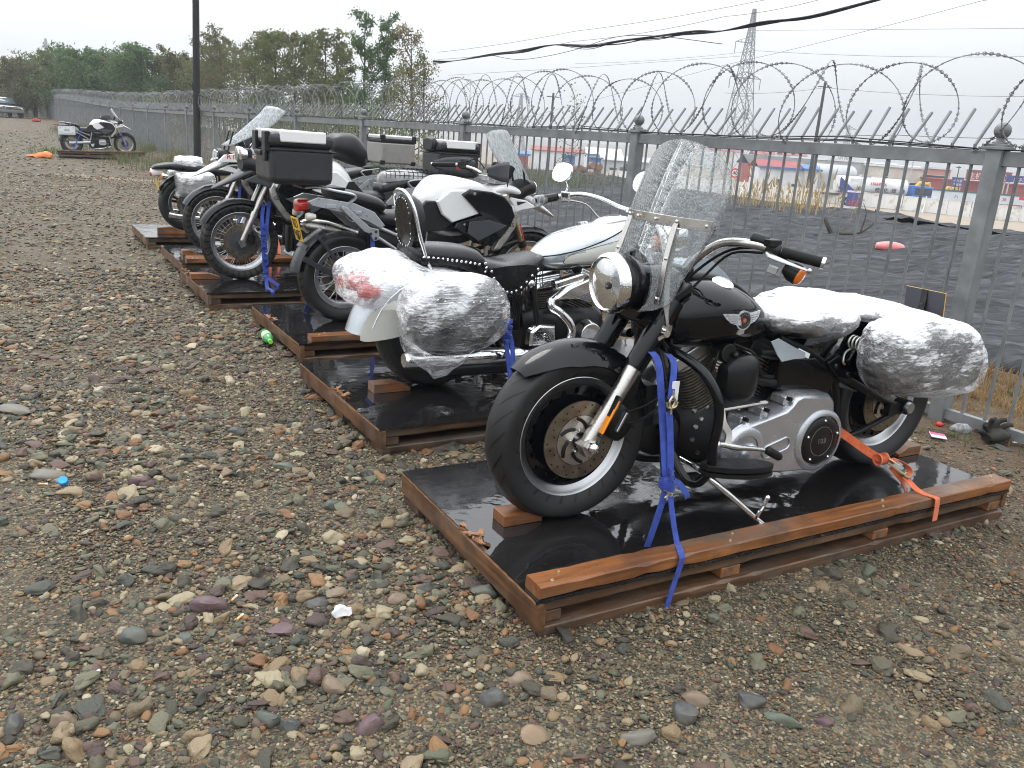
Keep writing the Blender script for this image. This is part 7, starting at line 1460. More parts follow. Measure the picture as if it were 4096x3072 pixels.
for k in range(-5,6): m.tube([(k*.045+.02*a,-.158*cos(a*.9)if False else .16*sin(a),.03+.09*cos(a)) for a in [-1.5+.25*j for j in range(13)]],.003,5)
for a in (-1.2,-.8,-.4,0,.4,.8,1.2): m.tube([(x,.162*sin(a)*(1-.9*abs(x)**2),.03+.092*cos(a)*(1-1.5*abs(x)**2)) for x in [-.24+.04*j for j in range(13)]],.003,5)
m.build('cargo_net',RUB,root)
# ============ old roadster with wrapped saddlebags, rear wheel toward the yard
def roadster():
    b=Bike('roadster',5,.60,1.2,'old black roadster with orange signals and film-wrapped saddlebags, rear wheel toward the yard')
    wheel(b,(.545,0,.465),.325,.15,.215,TYR,'star',[(-.07,.13,.08)]); wheel(b,(2.05,0,.465),.325,.12,.22,TYR,'star',[(-.06,.14,.08)])
    m=MB(); m.fender((.545,.465),.36,R(160),R(60),.085,.04,26,9,.005,k=3); b.p('rear_fender',m,BLK)
    m=MB(); m.body([(.16,0,.05,.865,.012,2.5),(.22,0,.11,.885,.03,2.6),(.40,0,.13,.90,.045,2.8),(.7,0,.14,.885,.05,2.8),(.95,0,.14,.86,.05,2.7),(1.1,0,.09,.87,.03,2.5)],22,4); b.p('seat',m,SEATM)
    m=MB(); m.body([(.15,0,.04,.82,.035,2.6),(.17,0,.06,.82,.05,2.6),(.28,0,.06,.83,.045,2.6)],16,3); tl=b.p('tail_unit',m,WHT); m=MB(); m.body([(.140,0,.03,.805,.02,2.6),(.15,0,.052,.805,.03,2.6),(.20,0,.05,.805,.028,2.6)],16,3); m.build('tail_light',REDL,tl)
    for sg in (-1,1): m=MB(); m.tube([(.28,sg*.06,.80),(.28,sg*.12,.79)],.008,8); m.lathe([(-.035,.001),(-.03,.02),(0,.033),(.03,.034),(.03,.001)],(.285,sg*.15,.79),(-1,0,0),20); ts=b.p('turn_signal',m,CHR); m=MB(); m.lathe([(.03,.001),(.03,.034),(.04,.03),(.046,.012),(.046,.001)],(.285,sg*.15,.79),(-1,0,0),20); m.build('amber_lens',AMB,ts)
    M=Matrix.Translation(V(.215,0,.685))@Matrix.Rotation(R(-12),4,'Y'); m=MB(); m.M=M; m.box((0,0,0),(.004,.18,.12)); pl=b.p('number_plate',m,YEL,bev=.002); m=MB()
    for z in (.025,-.028): m.M=None; m.text('RD' if z>0 else '72',.05,M@Matrix(((0,0,-1,-.004),(-1,0,0,0),(0,1,0,z),(0,0,0,1))),.0006) if False else None
    for sg in (-1,1):
        m=MB(); m.box((.60,sg*.26,.72),(.36,.16,.26)); b.p('saddlebag',m,ALUB,bev=.03)
        m=MB(); m.body([(.385,sg*.26,.06,.72,.10,2.6),(.41,sg*.26,.10,.71,.135,2.8),(.60,sg*.265,.11,.70,.155,3),(.78,sg*.265,.10,.71,.15,2.8),(.83,sg*.26,.05,.72,.08,2.4)],34,6,fn=noisefn(.016,9,sg+4,.008,26)); b.p('bag_film',m,WRAPD)
    m=MB(); m.body([(.42,0,.08,.92,.07,2.6),(.45,0,.13,.93,.085,2.8),(.6,0,.14,.935,.09,2.8),(.72,0,.12,.93,.08,2.6)],30,5,fn=noisefn(.018,9,7,.008,26)); b.p('seat_roll_film',m,WRAPD)
    m=MB(); m.body([(1.05,0,.08,.93,.05,2.4),(1.12,0,.14,.95,.09,2.5),(1.35,0,.17,.96,.11,2.5),(1.55,0,.13,.97,.09,2.4),(1.62,0,.06,.98,.04,2.2)],26,4); b.p('fuel_tank',m,BLK)
    m=MB(); m.body([(.95,0,.11,.50,.14,3),(1.2,0,.14,.48,.17,3),(1.5,0,.13,.5,.15,3),(1.6,0,.08,.5,.1,3)],20,3); b.p('crankcase',m,ENG)
    for sg in (-1,1): m=MB(); m.tube([(1.35,sg*.12,.48),(1.35,sg*.30,.49)],[.08,.09],18); b.p('cylinder',m,ALU); m=MB(); m.tube([(2.06,sg*.1,.46),(1.86,sg*.1,.80),(1.74,sg*.1,1.02)],[.028,.026,.024],12); b.p('fork_leg',m,STL); m=MB(); m.tube([(1.74,sg*.04,1.03),(1.70,sg*.12,1.10),(1.62,sg*.28,1.12),(1.52,sg*.38,1.09)],.014,10,4); b.p('handlebar',m,CHR); m=MB(); m.tube([(1.4,sg*.24,.45),(1.2,sg*.22,.30),(.5,sg*.22,.33),(.3,sg*.22,.36)],[.022,.025,.04,.035],12,3); b.p('exhaust_pipe',m,CHR)
    m=MB(); m.lathe([(0,.09),(-.04,.095),(-.12,.06),(-.14,.001)],(1.95,0,.95),(1,0,0),28); h=b.p('headlight',m,BLK); m=MB(); m.lathe([(.01,.001),(0,.088)],(1.95,0,.95),(1,0,0),28); m.build('lens',LENS,h)
    m=MB(); m.fender((2.05,.465),.355,R(20),R(150),.065,.03,22,9,.005,k=3); b.p('front_fender',m,BLK)
    m=MB()
    for y in (-.11,.11): m.tube([(1.72,y*.3,.95),(1.62,y,.45),(1.5,y,.30),(1.0,y,.30),(.85,y,.5),(.9,y,.82),(.5,y,.85)],.016,8,3); m.tube([(.9,y,.46),(.545,y,.465)],.02,8)
    b.p('frame',m,BLKM)
roadster()
# ------------------------------------------------------------------ tie-down straps
def pp(i,cv,pts): return [tuple(palpt(i,x,y+cv,z)) for x,y,z in pts]
def side(i,y=1): t=R(PAL[i][1]); return (cos(t),sin(t),0) if y else (-sin(t),cos(t),0)
def rot_side(i,deg): t=R(PAL[i][1]+deg); return (cos(t),sin(t),0)
S0=side(0)
root=empty('blue_tie_down',palpt(0,.58,.17,.30),0,'blue webbing straps knotted before the near engine and looped over the beam','strap')
def sp(nm,pts,w_,sd_,mt,rt,sm=4,t_=.0025): m=MB(); m.strap(pts,w_,sd_,t_,sm); return m.build(nm,mt,rt,off=tuple(rt.location))
sp('webbing',pp(0,.5,[(.610,-.12,.80),(.600,-.20,.77),(.592,-.26,.62),(.588,-.315,.44),(.588,-.33,.40)]),.030,S0,BLUE,root)
sp('webbing',pp(0,.5,[(.675,-.16,.785),(.655,-.22,.765),(.625,-.26,.69),(.612,-.275,.655)]),.026,S0,BLUE,root)
sp('webbing',pp(0,.5,[(.608,-.28,.615),(.612,-.30,.52),(.605,-.33,.41)]),.028,S0,BLUE,root)
sp('webbing',pp(0,.5,[(.588,-.335,.36),(.575,-.34,.30),(.545,-.345,.20),(.530,-.345,.145)]),.028,S0,BLUE,root)
sp('webbing',pp(0,.5,[(.606,-.345,.325),(.602,-.375,.26),(.597,-.415,.19),(.575,-.455,.1885),(.545,-.505,.187),(.540,-.512,.165),(.520,-.512,.09),(.500,-.515,.01)]),.022,S0,BLUE,root,5)
m=MB(); c=palpt(0,.596,.17,.375); r=random.Random(2)
for k in range(7):
    a=R(-35+18*k+r.uniform(-8,8)); P=[]
    for j in range(13): q=2*PI*j/12; P.append(tuple(V(*c)+V(*S0)*(.030*cos(q)*cos(a)-.006*sin(a))+V(0,0,1)*(.026*sin(a)*cos(q)+.010*(k-3)*.6)+V(*side(0,0))*(.026*sin(q))))
    m.strap(P,.022,(0,0,1),.003)
m.ball(tuple(c),.024,12); m.build('knot',BLUE,root,off=tuple(root.location)); sp('loose_tail',pp(0,.5,[(.615,-.335,.385),(.64,-.35,.365),(.665,-.36,.33),(.672,-.36,.315)]),.022,S0,BLUE,root)
def ring(c,r_,rt,ax,th=.004,mt=BRASS,nm='ring'): m=MB(); m.lathe([(th*cos(a),r_+th*sin(a)) for a in [2*PI*k/8 for k in range(8)]],tuple(c),ax,20,True); return m.build(nm,mt,rt,off=tuple(rt.location))
n0=V(*side(0,0)); ring(palpt(0,.585,.165,.335),.014,root,tuple(n0+V(*S0)*.5),.005); ring(palpt(0,.612,.165,.333),.014,root,tuple(n0-V(*S0)*.3),.005,nm='ring')
m=MB(); h=palpt(0,.612,.215,.64)
for sg in (-1,1): m.tube([tuple(h+V(*S0)*(a*sg)+V(0,0,z)) for a,z in ((.002,.035),(-.012,.012),(0,-.010),(.018,-.006),(.024,.010))],.0042,8,4)
m.tube([tuple(h+V(0,0,.035)),tuple(h+V(0,0,.05))],.004,8); m.tube([tuple(h-V(0,0,.012)),tuple(h-V(0,0,.036))],.004,8); m.build('steel_hook',BRASS,root,off=tuple(root.location))
m=MB(); m.box(tuple(palpt(0,.64,.24,.68)),(.03,.004,.07),Matrix.Rotation(R(30),3,'Z')); m.build('printed_tag',WHITEP,root,off=tuple(root.location))
root=empty('orange_tie_down',palpt(0,1.80,.14,.28),0,'orange ratchet strap from the near rear wheel over the beam','strap')
sd_=rot_side(0,-50)
sp('webbing',pp(0,.5,[(1.50,-.13,.47),(1.60,-.19,.415),(1.70,-.30,.335),(1.735,-.335,.315)]),.034,(0,0,1),ORG,root)
sp('webbing',pp(0,.5,[(1.815,-.395,.255),(1.86,-.43,.205),(1.885,-.46,.187),(1.895,-.505,.187),(1.897,-.514,.17),(1.902,-.516,.088)]),.030,rot_side(0,0),ORG,root,5)
sp('webbing',pp(0,.5,[(1.77,-.36,.285),(1.84,-.38,.22),(1.93,-.345,.15),(1.95,-.34,.144)]),.022,(0,0,1),ORG,root)
sp('webbing',pp(0,.5,[(1.77,-.355,.30),(1.80,-.36,.315),(1.84,-.385,.29),(1.845,-.40,.265),(1.82,-.395,.25)]),.028,rot_side(0,90),ORG,root,5)
m=MB(); c=palpt(0,1.735,.165,.315)
for k in range(5): m.strap([tuple(c+V(*S0)*(.008*(k-2))+V(0,0,1)*(.024*cos(q))+n0*(.022*sin(q))) for q in [2*PI*j/12 for j in range(13)]],.018,S0,.003)
m.build('wound_webbing',ORG,root,off=tuple(root.location))
a=palpt(0,1.755,.150,.305); c=palpt(0,1.83,.100,.250); m=MB(); m.bar(a,c,.030,.010,up=(0,0,1)); m.bar(a+V(0,0,.018),a.lerp(c,.55)+V(0,0,.024),.032,.004); 
m.cyl(tuple(a.lerp(c,.75)-n0*.022),tuple(a.lerp(c,.75)+n0*.022),.011); m.cyl(tuple(c-n0*.018),tuple(c+n0*.018),.008); m.build('ratchet',BRASS,root,bev=.002,off=tuple(root.location))
def strapset(i,cv,name,label,paths,w_=.028,mt=BLUE,extra=None):
    root=empty(name,palpt(i,paths[0][0][0],paths[0][0][1]+cv,paths[0][0][2]),0,label,'strap','blue tie-down straps on the bikes')
    for p in paths: sp('webbing',pp(i,cv,p),w_,side(i),mt,root)
    return root
rt=strapset(1,.60,'blue_tie_down','blue strap with brass rings hanging behind the studded seat of the white cruiser',[[(.80,-.18,.62),(.81,-.27,.545),(.815,-.30,.48),(.82,-.32,.40),(.83,-.36,.25),(.83,-.40,.145)],[(.80,-.17,.62),(.845,-.27,.50),(.86,-.31,.40),(.85,-.34,.30)]])
for z in (.555,.485): ring(palpt(1,.812,.31,z),.018,rt,tuple(n0),.006,GOLD)
m=MB(); 
for k in range(5): m.box(tuple(palpt(1,.825,.295,.545-.025*k)),(.05,.03,.022),Matrix.Rotation(R(30+(-25 if k%2 else 25)),3,'Z')@Matrix.Rotation(R(12 if k%2 else -14),3,'Y'))
m.build('folded_webbing',BLUE,rt,bev=.004,off=tuple(rt.location))
strapset(2,.60,'blue_tie_down','blue strap running down behind the rear wheel of the bike with the yellow plate',[[(.63,-.17,.76),(.625,-.20,.60),(.615,-.26,.35),(.61,-.34,.145)],[(.42,.12,.70),(.36,.2,.40),(.30,.3,.145)]],.032)
rt=strapset(3,.60,'blue_tie_down','blue strap wound round the fork of the dark adventure bike',[[(.575,-.09,.80),(.55,-.13,.70),(.535,-.20,.48),(.53,-.27,.28),(.528,-.33,.20)],[(.62,-.10,.82),(.59,-.14,.66),(.56,-.19,.50)],[(.528,-.33,.20),(.51,-.42,.13+.012),(.505,-.60,.142),(.503,-.613,.10)],[(.53,-.33,.21),(.57,-.36,.18),(.62,-.38,.145)]],.030)
m=MB(); r=random.Random(6)
for k in range(13): z=.62-.034*k; x=.548-.0015*k; y=-.165-.0125*k; m.strap([tuple(palpt(3,x+.020*cos(q)*1.2,.60+y+.018*sin(q),z+.012*cos(q+k)*(-1)**k)) for q in [2*PI*j/10 for j in range(11)]],.020,(0,0,1),.003)
m.build('wound_webbing',BLUE,rt,off=tuple(rt.location))
strapset(4,.62,'blue_tie_down','blue strap on the fork of the bike with red lettering',[[(.66,-.10,.84),(.64,-.14,.72),(.62,-.25,.40),(.60,-.40,.145)]],.026)
strapset(6,.62,'blue_tie_down','blue strap at the front wheel of the far bike',[[(1.80,-.10,.86),(1.86,-.22,.62),(1.98,-.45,.26),(2.0,-.55,.20)]],.03)
strapset(6,.62,'blue_tie_down','blue strap at the rear wheel of the far bike',[[(.72,-.16,.86),(.60,-.25,.60),(.42,-.45,.24),(.38,-.55,.18)]],.03)
rt=empty('orange_tie_down',palpt(4,1.0,.25,.2),0,'short orange strap with blue hook on the fifth pallet','strap'); sp('webbing',pp(4,.62,[(.95,-.10,.42),(.90,-.30,.25),(.88,-.38,.19)]),.03,side(4),ORG,rt); sp('webbing',pp(4,.62,[(1.0,-.10,.42),(.99,-.30,.25),(.97,-.38,.19)]),.03,side(4),ORG,rt)
# ------------------------------------------------------------------ litter
def blob(name,label,cat_,c,secs,mt,fn=None,n=16,rz=0,group=None,**k):
    m=MB(); m.body(secs,n,3,fn=fn); o=m.build(name,mt,None,**k); o.location=c; o.rotation_euler=(0,0,R(rz)); return tag(o,label,cat_,group)
def gp(u,v,z=0): p=atz(u,v,z); return V(p.x,p.y,gz(p.x,p.y))
# green bottle lying by the third pallet
g0=palpt(2,-.055,.70,.05); g1=palpt(2,-.075,.46,.045); g0.z=.055; g1.z=.05; d=(g1-g0); root=empty('plastic_bottle',g0,0,'crushed green plastic bottle lying beside the third pallet','bottle'); L=d.length
bm=Mt('green_bottle_plastic'); bm.set(col=(.12,.5,.16),rough=.12,alpha=.85,trans=.3); m=MB(); m.lathe([(0,.001),(.002,.026),(.02,.033),(.07,.031),(.09,.034),(.16,.034),(.20,.030),(L*.93,.014),(L*.93,.001)],tuple(g0),tuple(d),24); m.build('bottle_body',bm.mat,root,off=tuple(g0)); m=MB(); m.lathe([(0,.001),(0,.0165),(.022,.016),(.022,.001)],tuple(g1-d.normalized()*.008),tuple(d),16); m.build('cap',simple('green_cap',(.22,.75,.08),.4),root,off=tuple(g0)); m=MB(); m.lathe([(.075,.0348),(.15,.0348)],tuple(g0),tuple(d),24); m.build('label_sleeve',simple('pale_green_label',(.5,.8,.45),.4),root,off=tuple(g0))
# glove
p=gp(3300+1870*.3617,1600+470*.3617); root=empty('work_glove',p,R(20),'muddy black work glove lying by the fence foot','glove'); GL=simple('muddy_fabric',(.028,.026,.022),.8,var=.5,scale=12,bump=.9,bs=120)
m=MB(); m.body([(-.07,0,.035,.035,.022,2.4),(-.03,0,.055,.05,.034,2.4),(.02,0,.06,.055,.036,2.4),(.06,0,.05,.05,.026,2.3)],18,3,fn=noisefn(.006,25,2)); m.build('palm',GL,root)
for k,(a,l,z) in enumerate(((115,.075,.06),(95,.09,.085),(70,.09,.08),(45,.07,.05),(160,.06,.03))): m=MB(); ca,sa=cos(R(a)),sin(R(a)); o_=V(-.04+.022*k if k<4 else -.06,.03,.05); m.tube([tuple(o_),tuple(o_+V(ca*l*.9,-.02+sa*l*.2,z*.9)),tuple(o_+V(ca*l*1.7,-.03,z*1.15))],[.018,.016,.012],10,3); m.build('finger',GL,root)
def card(name,label,cat_,u,v,w_,h,mt,rz,tx=0,mt2=None,th=.004,grp=None):
    p=gp(u,v); root=empty(name,p+V(0,0,.018),0,label,cat_,grp); root.rotation_euler=(R(tx),R(4),R(rz)); m=MB(); m.box((0,0,0),(w_,h,th)); m.build('sheet',mt,root,bev=.001)
    if mt2: m=MB(); m.box((0,h*.22,th*.5+.001),(w_*.96,h*.42,.001)); m.build('printed_band',mt2,root)
C_PK=simple('pink_card',(.6,.1,.25),.5); C_BLU=simple('light_blue_print',(.05,.35,.75),.4)
card('blister_pack','pale square packet with pink edge lying on the dirt','packet',3300+1240*.3617,1600+440*.3617,.085,.065,WHITEP,-10,8,C_PK)
card('tissue_packet','blue and white packet leaning beside the glove','packet',3300+2100*.3617,1600+450*.3617,.07,.085,WHITEP,25,55,C_BLU)
card('crumpled_wrapper','small blue wrapper on the earth behind the fence','wrapper',2800+1985*.586,500+1465*.586,.07,.04,C_BLU,20,10)
p=gp(3300+1260*.3617,1600+285*.3617); blob('bottle_lid','small red bottle lid lying by the fence foot','bottle lid',p,[(-.02,0,.01,.012,.01,2),(0,0,.024,.014,.016,2),(.02,0,.012,.012,.01,2)],REDP)
p=gp(3300+1500*.3617,1600+345*.3617); blob('clear_bag_scrap','crumpled pale plastic scrap between post and glove','scrap',p,[(-.06,0,.02,.02,.015,2),(0,0,.05,.025,.028,2),(.06,0,.02,.02,.015,2)],FROST,noisefn(.012,30,3,.004,70),20)
p=gp(252,1930); root=empty('blue_bottle_cap',p+V(0,0,.012),0,'bright blue bottle cap among the stones at left','bottle cap'); m=MB(); m.lathe([(.012,.001),(.012,.018),(0,.021),(-.006,.021),(-.006,.018)],(0,0,0),(.2,-.5,.8),20); m.build('cap',simple('bright_blue_plastic',(.02,.32,.85),.3),root)
p=gp(1367,2470); blob('crumpled_paper','crumpled white paper tissue on the gravel','paper',p+V(0,0,.012),[(-.03,0,.008,.008,.006,2.5),(-.01,0,.024,.016,.014,2.6),(.015,0,.022,.014,.016,2.6),(.032,0,.008,.008,.008,2.5)],WHITEP,noisefn(.012,45,4),14,20)
p=gp(165,632); blob('orange_bag','crumpled orange plastic bag left of the far pallet','plastic bag',p,[(-.38,0,.03,.02,.02,2),(-.2,0,.08,.035,.035,2),(0,0,.15,.07,.08,2.2),(.2,0,.15,.08,.09,2.2),(.28,0,.06,.05,.04,2)],simple('orange_plastic',(.75,.22,.05),.4),noisefn(.05,7,4,.02,18),20,20)
p=gp(147,492,.4); blob('red_rag','dark red rag lying by the far fence corner','rag',p,[(-.25,0,.06,.06,.06,2),(0,0,.18,.12,.12,2),(.25,0,.07,.06,.06,2)],simple('faded_red_cloth',(.4,.06,.04),.8),noisefn(.06,6,4),16)
p=atz(2800+1305*.586,500+802*.586,.25); p.z=net_z(p.x,p.y)-.03; blob('pink_tub','pink plastic tub half buried in the netting','tub',p,[(-.24,0,.03,.03,.02,2.5),(-.21,0,.13,.04,.06,2.6),(0,0,.16,.05,.085,2.8),(.19,0,.13,.04,.065,2.6),(.23,0,.03,.03,.02,2.5)],simple('coral_plastic',(.85,.22,.22),.35),None,22,-20)
for k,(u,v) in enumerate([(1935*1.0/2+0,2420),(950,2440)]): pass
r=random.Random(4)
for k,(u,v,a) in enumerate([(935,2403,80),(957,2478,75),(170,1940,10),(372,2700,60)]):
    p=gp(u,v)+V(0,0,.014); root=empty('cigarette_butt',p,R(a),['cigarette butt standing by the large purple stone','cigarette butt just below the large purple stone','cigarette butt beside the blue bottle cap','cigarette butt in the lower left gravel'][k],'cigarette butt','cigarette butts'); m=MB(); m.cyl((-.012,0,0),(.010,0,0),.004,None,10); m.build('filter',simple('butt_filter',(.7,.4,.16),.7) if k==0 else bpy.data.materials['butt_filter'],root); m=MB(); m.cyl((.010,0,0),(.020,0,0),.004,None,10); m.build('paper_end',WHITEP,root)
# dead branch on the gravel far left and one stuck in the netting
p=gp(300,542); m=MB(); m.tube([(-1.1,0,.03),(-.4,.1,.05),(.5,0,.06),(1.2,.15,.04)],[.02,.035,.05,.03],7,3); m.tube([(.2,.03,.05),(.6,.35,.12)],[.02,.008],5); o=m.build('dead_branch',BARK,None); o.location=p; o.rotation_euler=(0,0,R(10)); tag(o,'dark dead branch lying on the gravel left of the far pallet','branch')
p=atz(2800+915*.586,500+735*.586,.2); p.z=net_z(p.x,p.y); m=MB(); m.tube([(0,0,-.1),(-.15,0,.15),(-.22,.05,.28)],[.05,.045,.035],7,3); m.tube([(.1,0,0),(.5,0,.05),(.8,.1,.3),(.75,.1,.5)],[.03,.025,.018,.008],6,3); m.tube([(.5,0,.05),(.55,0,.4),(.5,.1,.6)],[.018,.012,.005],5,3); o=m.build('dead_branch',BARK,None); o.location=p; tag(o,'broken branch sticking out of the netting','branch')
# ------------------------------------------------------------------ individual large stones
def stone(u,v,w_,d_,h,ci,rz,lab,seed):
    p=gp(u,v); c=[(.10,.058,.07),(.06,.075,.065),(.17,.125,.085),(.055,.06,.062),(.13,.125,.105),(.085,.11,.085),(.22,.15,.09)][ci]; nm=['purple_stone','dark_green_stone','tan_stone','slate_stone','grey_stone','green_stone','ochre_stone'][ci]
    mt=bpy.data.materials.get(nm)
    if not mt:
        q=Mt(nm); n1=q.noise(9,7,None,.7); n2=q.noise(30,4); cc=q.mix(q.ramp(n1.outputs['Fac'],[(.42,0),(.62,.7)]),c,(c[0]*.5+.09,c[1]*.5+.07,c[2]*.5+.045)); q.set(col=cc,rough=q.ramp(n1.outputs['Fac'],[(.3,.35),(.7,.7)]),nor=q.bump(n2.outputs['Fac'],.5,.006),spec=.4); mt=q.mat
    w_*=.86; d_*=.86; h*=.9
    m=MB(); N=14; vs=[];fs=[]; r=random.Random(seed); planes=[(V(r.gauss(0,1),r.gauss(0,1),r.gauss(0,.8)).normalized(),r.uniform(.5,.85)) for _ in range(12)]
    for i in range(N+1):
        for j in range(24):
            t=PI*i/N; a=2*PI*j/24; d=V(sin(t)*cos(a),sin(t)*sin(a),cos(t)); L=1.0
            for n_,o_ in planes:
                k=d.dot(n_)
                if k>o_: L=min(L,(o_/k)*.75+L*.25)
            L*=1+.12*noise.noise(d*1.6+V(seed,0,0))+.04*noise.noise(d*5+V(seed,0,0)); vs.append((d.x*L*w_/2,d.y*L*d_/2,d.z*L*h/2))
    for i in range(N):
        for j in range(24): k=(j+1)%24; fs.append((i*24+j,(i+1)*24+j,(i+1)*24+k,i*24+k))
    m.add(vs,fs); o=m.build('large_stone',mt,None,ang=34); o.location=p+V(0,0,h*.12); o.rotation_euler=(R(r.uniform(-8,8)),R(r.uniform(-8,8)),R(rz)); tag(o,lab,'stone','large stones in the gravel')
for a in [(842,2420,.15,.10,.07,0,10,'largest purple stone, pale dust on its top, left of centre foreground',1),(530,2540,.10,.12,.06,1,60,'long triangular dark green slab at lower left',2),(745,2550,.06,.09,.04,1,20,'small dark green slab right of the triangular one',3),
 (1930,2560-180,.12,.09,.07,1,-30,'greenish grey boulder by the near pallet corner',4),(2745,2865,.11,.10,.075,3,10,'round dark slate boulder below the near pallet',5),(2300,2870-70,.0,0,0,0,0,'',0),(1975,2800,.13,.10,.06,3,0,'broad slate stone right of the lichen stone',6),(2080,2725,.11,.08,.04,2,5,'flat brown stone with pale lichen patches',7),(1330,2740,.11,.08,.06,2,-25,'blocky tan stone in the lower middle',8),
 (1480,2900,.12,.09,.06,0,15,'pale-veined purple boulder near the bottom edge',9),(1080,2930-60,.11,.06,.05,1,-30,'long dark green stone near the bottom edge',10),(1160,2960-60,.08,.07,.055,3,0,'smooth slate cobble beside the long green stone',11),(250,2880,.10,.07,.05,2,0,'cracked pale stone at lower left',12),(50,2900,.07,.10,.05,3,20,'dark slate stone at the lower left edge',13),
 (1335,2030,.12,.08,.07,1,20,'dark green boulder beside the near pallet end board',14),(1150,1900-25,.13,.07,.04,5,10,'pale green flat stone between the pallets',15),(560,1935,.11,.07,.07,0,35,'angular purple stone right of the blue cap',16),(200,1900,.20,.12,.05,4,20,'wide flat grey stone beside the blue cap',17),(1130,2520,.10,.14,.03,0,80,'flat purple slab half sunk in sand',18),(950,1740,.12,.07,.07,3,0,'black angular stone right of the green bottle line',19),
 (830,1640,.14,.08,.05,2,0,'long tan stone in the middle gravel',20),(1340,2380,.10,.08,.05,2,30,'sandy stone by the white paper',21),(1270,2420,.09,.08,.06,3,0,'olive round stone below the white paper',22),(2450,2750,.0,0,0,0,0,'',0),(2780,2870-65,.12,.09,.05,2,-20,'banded grey and tan stone right of the slate boulder',23),(3000,2815,.12,.08,.05,3,-5,'dark oval stone with a tan stripe',24),(3120,2880,.15,.05,.05,5,-30,'long greenish banded stone at lower right',25),(3300,2890,.07,.05,.04,0,0,'small purple stone at lower right',26),
 (3850,2570-30,.0,0,0,0,0,'',0),(3640,2600,.13,.06,.03,6,-50,'flaky pinkish stone right of the near pallet',27),(2850,2480,.07,.05,.03,5,0,'pale green pebble right under the near pallet',28),(1700,2360,.09,.07,.05,3,15,'dark stone left of the near pallet corner',29),(1580,2400,.09,.07,.05,2,40,'rough tan stone left of the near pallet corner',30),(60,1650,.22,.14,.07,4,0,'big grey stone at the left edge',31),(110,1560,.12,.07,.05,2,0,'pale tan stone above the big grey one',32),(2560,2960,.14,.07,.04,4,5,'curved grey stone at the bottom edge',33),(2130,2950,.11,.09,.05,6,20,'sandy wedge stone near the bottom edge',34)]:
    if a[2]: stone(*a)
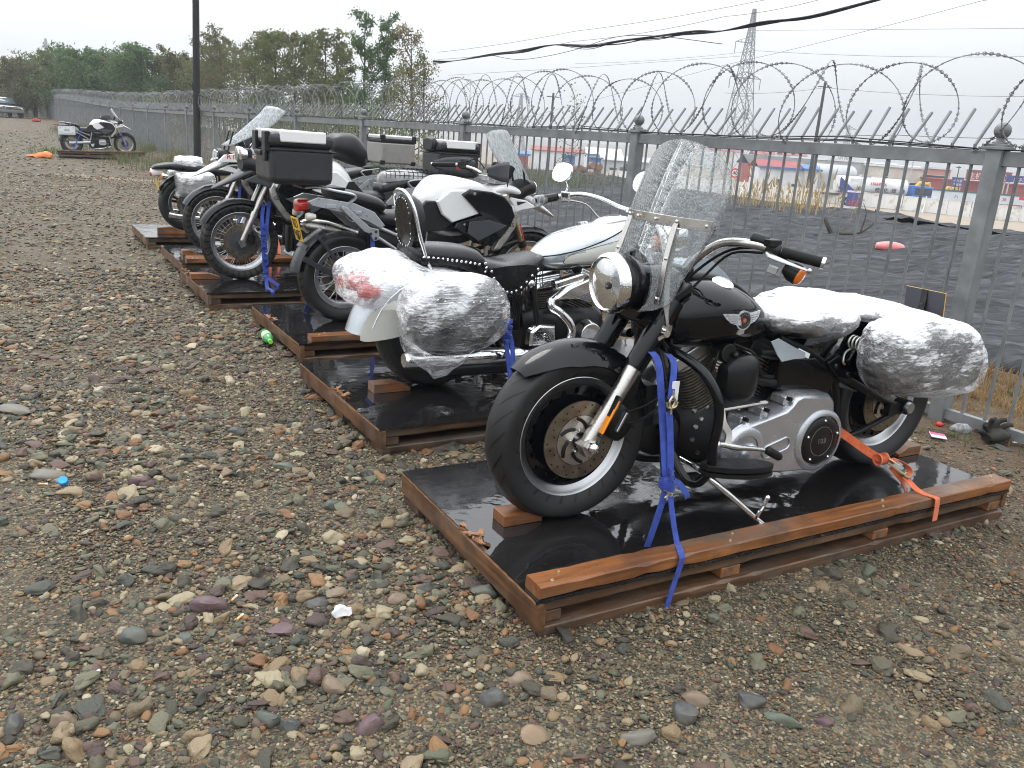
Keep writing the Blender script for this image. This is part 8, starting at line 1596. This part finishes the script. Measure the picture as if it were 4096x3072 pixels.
# ------------------------------------------------------------------ far left: car and cross fence
def car():
    Y=61.5; a=at(45,480,Y); gzv=.5; root=empty('parked_car',(a.x-2.2*cos(R(-46)),Y-2.2*sin(R(-46)),gzv),R(-46),'dark old saloon car facing the camera at the far left','car')
    m=MB(); B=[(-2.25,0,.62,.62,.12,4),(-2.2,0,.80,.62,.26,4),(-1.6,0,.86,.63,.30,4),(0,0,.88,.62,.31,4),(1.5,0,.87,.60,.28,4),(2.15,0,.82,.58,.24,4),(2.28,0,.70,.55,.16,4)]; m.body(B,28,4); cp=simple('dark_car_paint',(.03,.04,.05),.2,.3,coat=.8); m.build('body',cp,root)
    m=MB(); m.body([(-1.45,0,.60,.95,.10,3.5),(-1.0,0,.68,1.10,.25,3.5),(-.2,0,.70,1.15,.28,3.5),(.4,0,.68,1.12,.26,3.5),(.95,0,.60,.93,.08,3.5)],26,4); m.build('cabin',cp,root)
    gl=simple('car_glass',(.10,.14,.15),.08,spec=.8); m=MB(); m.rings([[(.55,y,1.33) for y in (-.55,.55)],[(1.02,y,.96) for y in (-.66,.66)]],cap=False,loop=False); m.build('windscreen',gl,root,solid=.02)
    for sg in (-1,1): m=MB(); m.prism([(-1.1,.97),(-.9,1.28),(.35,1.30),(.75,.97)],sg*.69,sg*.705); m.build('side_window',gl,root); m=MB(); m.box((2.22,sg*.62,.66),(.10,.36,.15)); m.build('headlight',simple('pale_lamp',(.7,.68,.55),.2) if sg<0 else bpy.data.materials['pale_lamp'],root,bev=.02)
    m=MB(); m.box((2.27,0,.68),(.08,.62,.20)); gr=m.build('grille',CHR,root,bev=.02); m=MB()
    for k in range(5): m.box((2.315,0,.61+.035*k),(.02,.54,.018))
    m.box((2.32,0,.68),(.02,.02,.18)); m.build('grille_bars',BLKM,gr); m=MB(); m.box((2.28,0,.45),(.16,1.72,.20)); m.build('bumper',simple('grey_bumper',(.16,.16,.14),.5),root,bev=.04)
    for x in (-1.4,1.4):
        for sg in (-1,1): m=MB(); m.lathe([(-.1,.18),(-.1,.28),(-.07,.31),(.07,.31),(.1,.28),(.1,.18)],(x,sg*.78,.31),(0,1,0),22,True); w_=m.build('wheel',RUB,root); m=MB(); m.lathe([(0,.001),(0,.2)],(x,sg*.86,.31),(0,sg,0),18); m.build('hub_cap',ALU,w_)
car()
root=empty('cross_fence',at(140,470,68),0,'dark bar fence across the far end of the yard behind the car','fence'); A=at(150,480,68); A.z=.45; 
for k in range(7):
    m=MB(); x=-k*2.3; m.box((x,0,.95),(.12,.12,1.9)); m.ball((x,0,2.0),.09,10); m.build('post',GALV,root,off=(0,0,root.location.z-.45))
    m=MB(); m.box((x-1.15,0,1.7),(2.2,.05,.07)); m.box((x-1.15,0,.2),(2.2,.05,.07)); m.build('rail',GALV,root,off=(0,0,root.location.z-.45))
    for j in range(13): m=MB(); m.tube([(x-.17*(j+1),0,.05),(x-.17*(j+1),0,1.8),(x-.17*(j+1),.15,2.05)],.014,4); m.build('bar',GALV,root,off=(0,0,root.location.z-.45))
r=random.Random(15)
for k in range(8): p=at(-20+22*k,200,84+r.uniform(-3,5)); tree('dense_shrub','dense shrub behind the cross fence, %s from the left edge'%ordn[k],p.x,p.y,4.0+r.uniform(-.4,.8),3.8,[LO,LB,LG][k%3],600+k,2600,.22,z0=.4,low=.02,cat_='shrub',group='shrubs behind the cross fence',nb=16,up=.5)
# ------------------------------------------------------------------ rain haze
m=MB(); m.box((0,340,18.5),(1500,1100,48.0)); hz=m.build('haze',None,None,smooth=False) if False else None
me=bpy.data.meshes.new('haze'); me.from_pydata(m.v,[],m.f); hm_=bpy.data.materials.new('rain_haze'); hm_.use_nodes=True; t_=hm_.node_tree; t_.nodes.clear(); o_=t_.nodes.new('ShaderNodeOutputMaterial'); v_=t_.nodes.new('ShaderNodeVolumePrincipled'); v_.inputs['Density'].default_value=.0011; v_.inputs['Color'].default_value=(.86,.89,.93,1); v_.inputs['Anisotropy'].default_value=.2; t_.links.new(v_.outputs[0],o_.inputs['Volume']); me.materials.append(hm_)
hz=bpy.data.objects.new('haze',me); COL.objects.link(hz); tag(hz,'thin grey rain haze over the yard and the far site',None,None,'stuff')
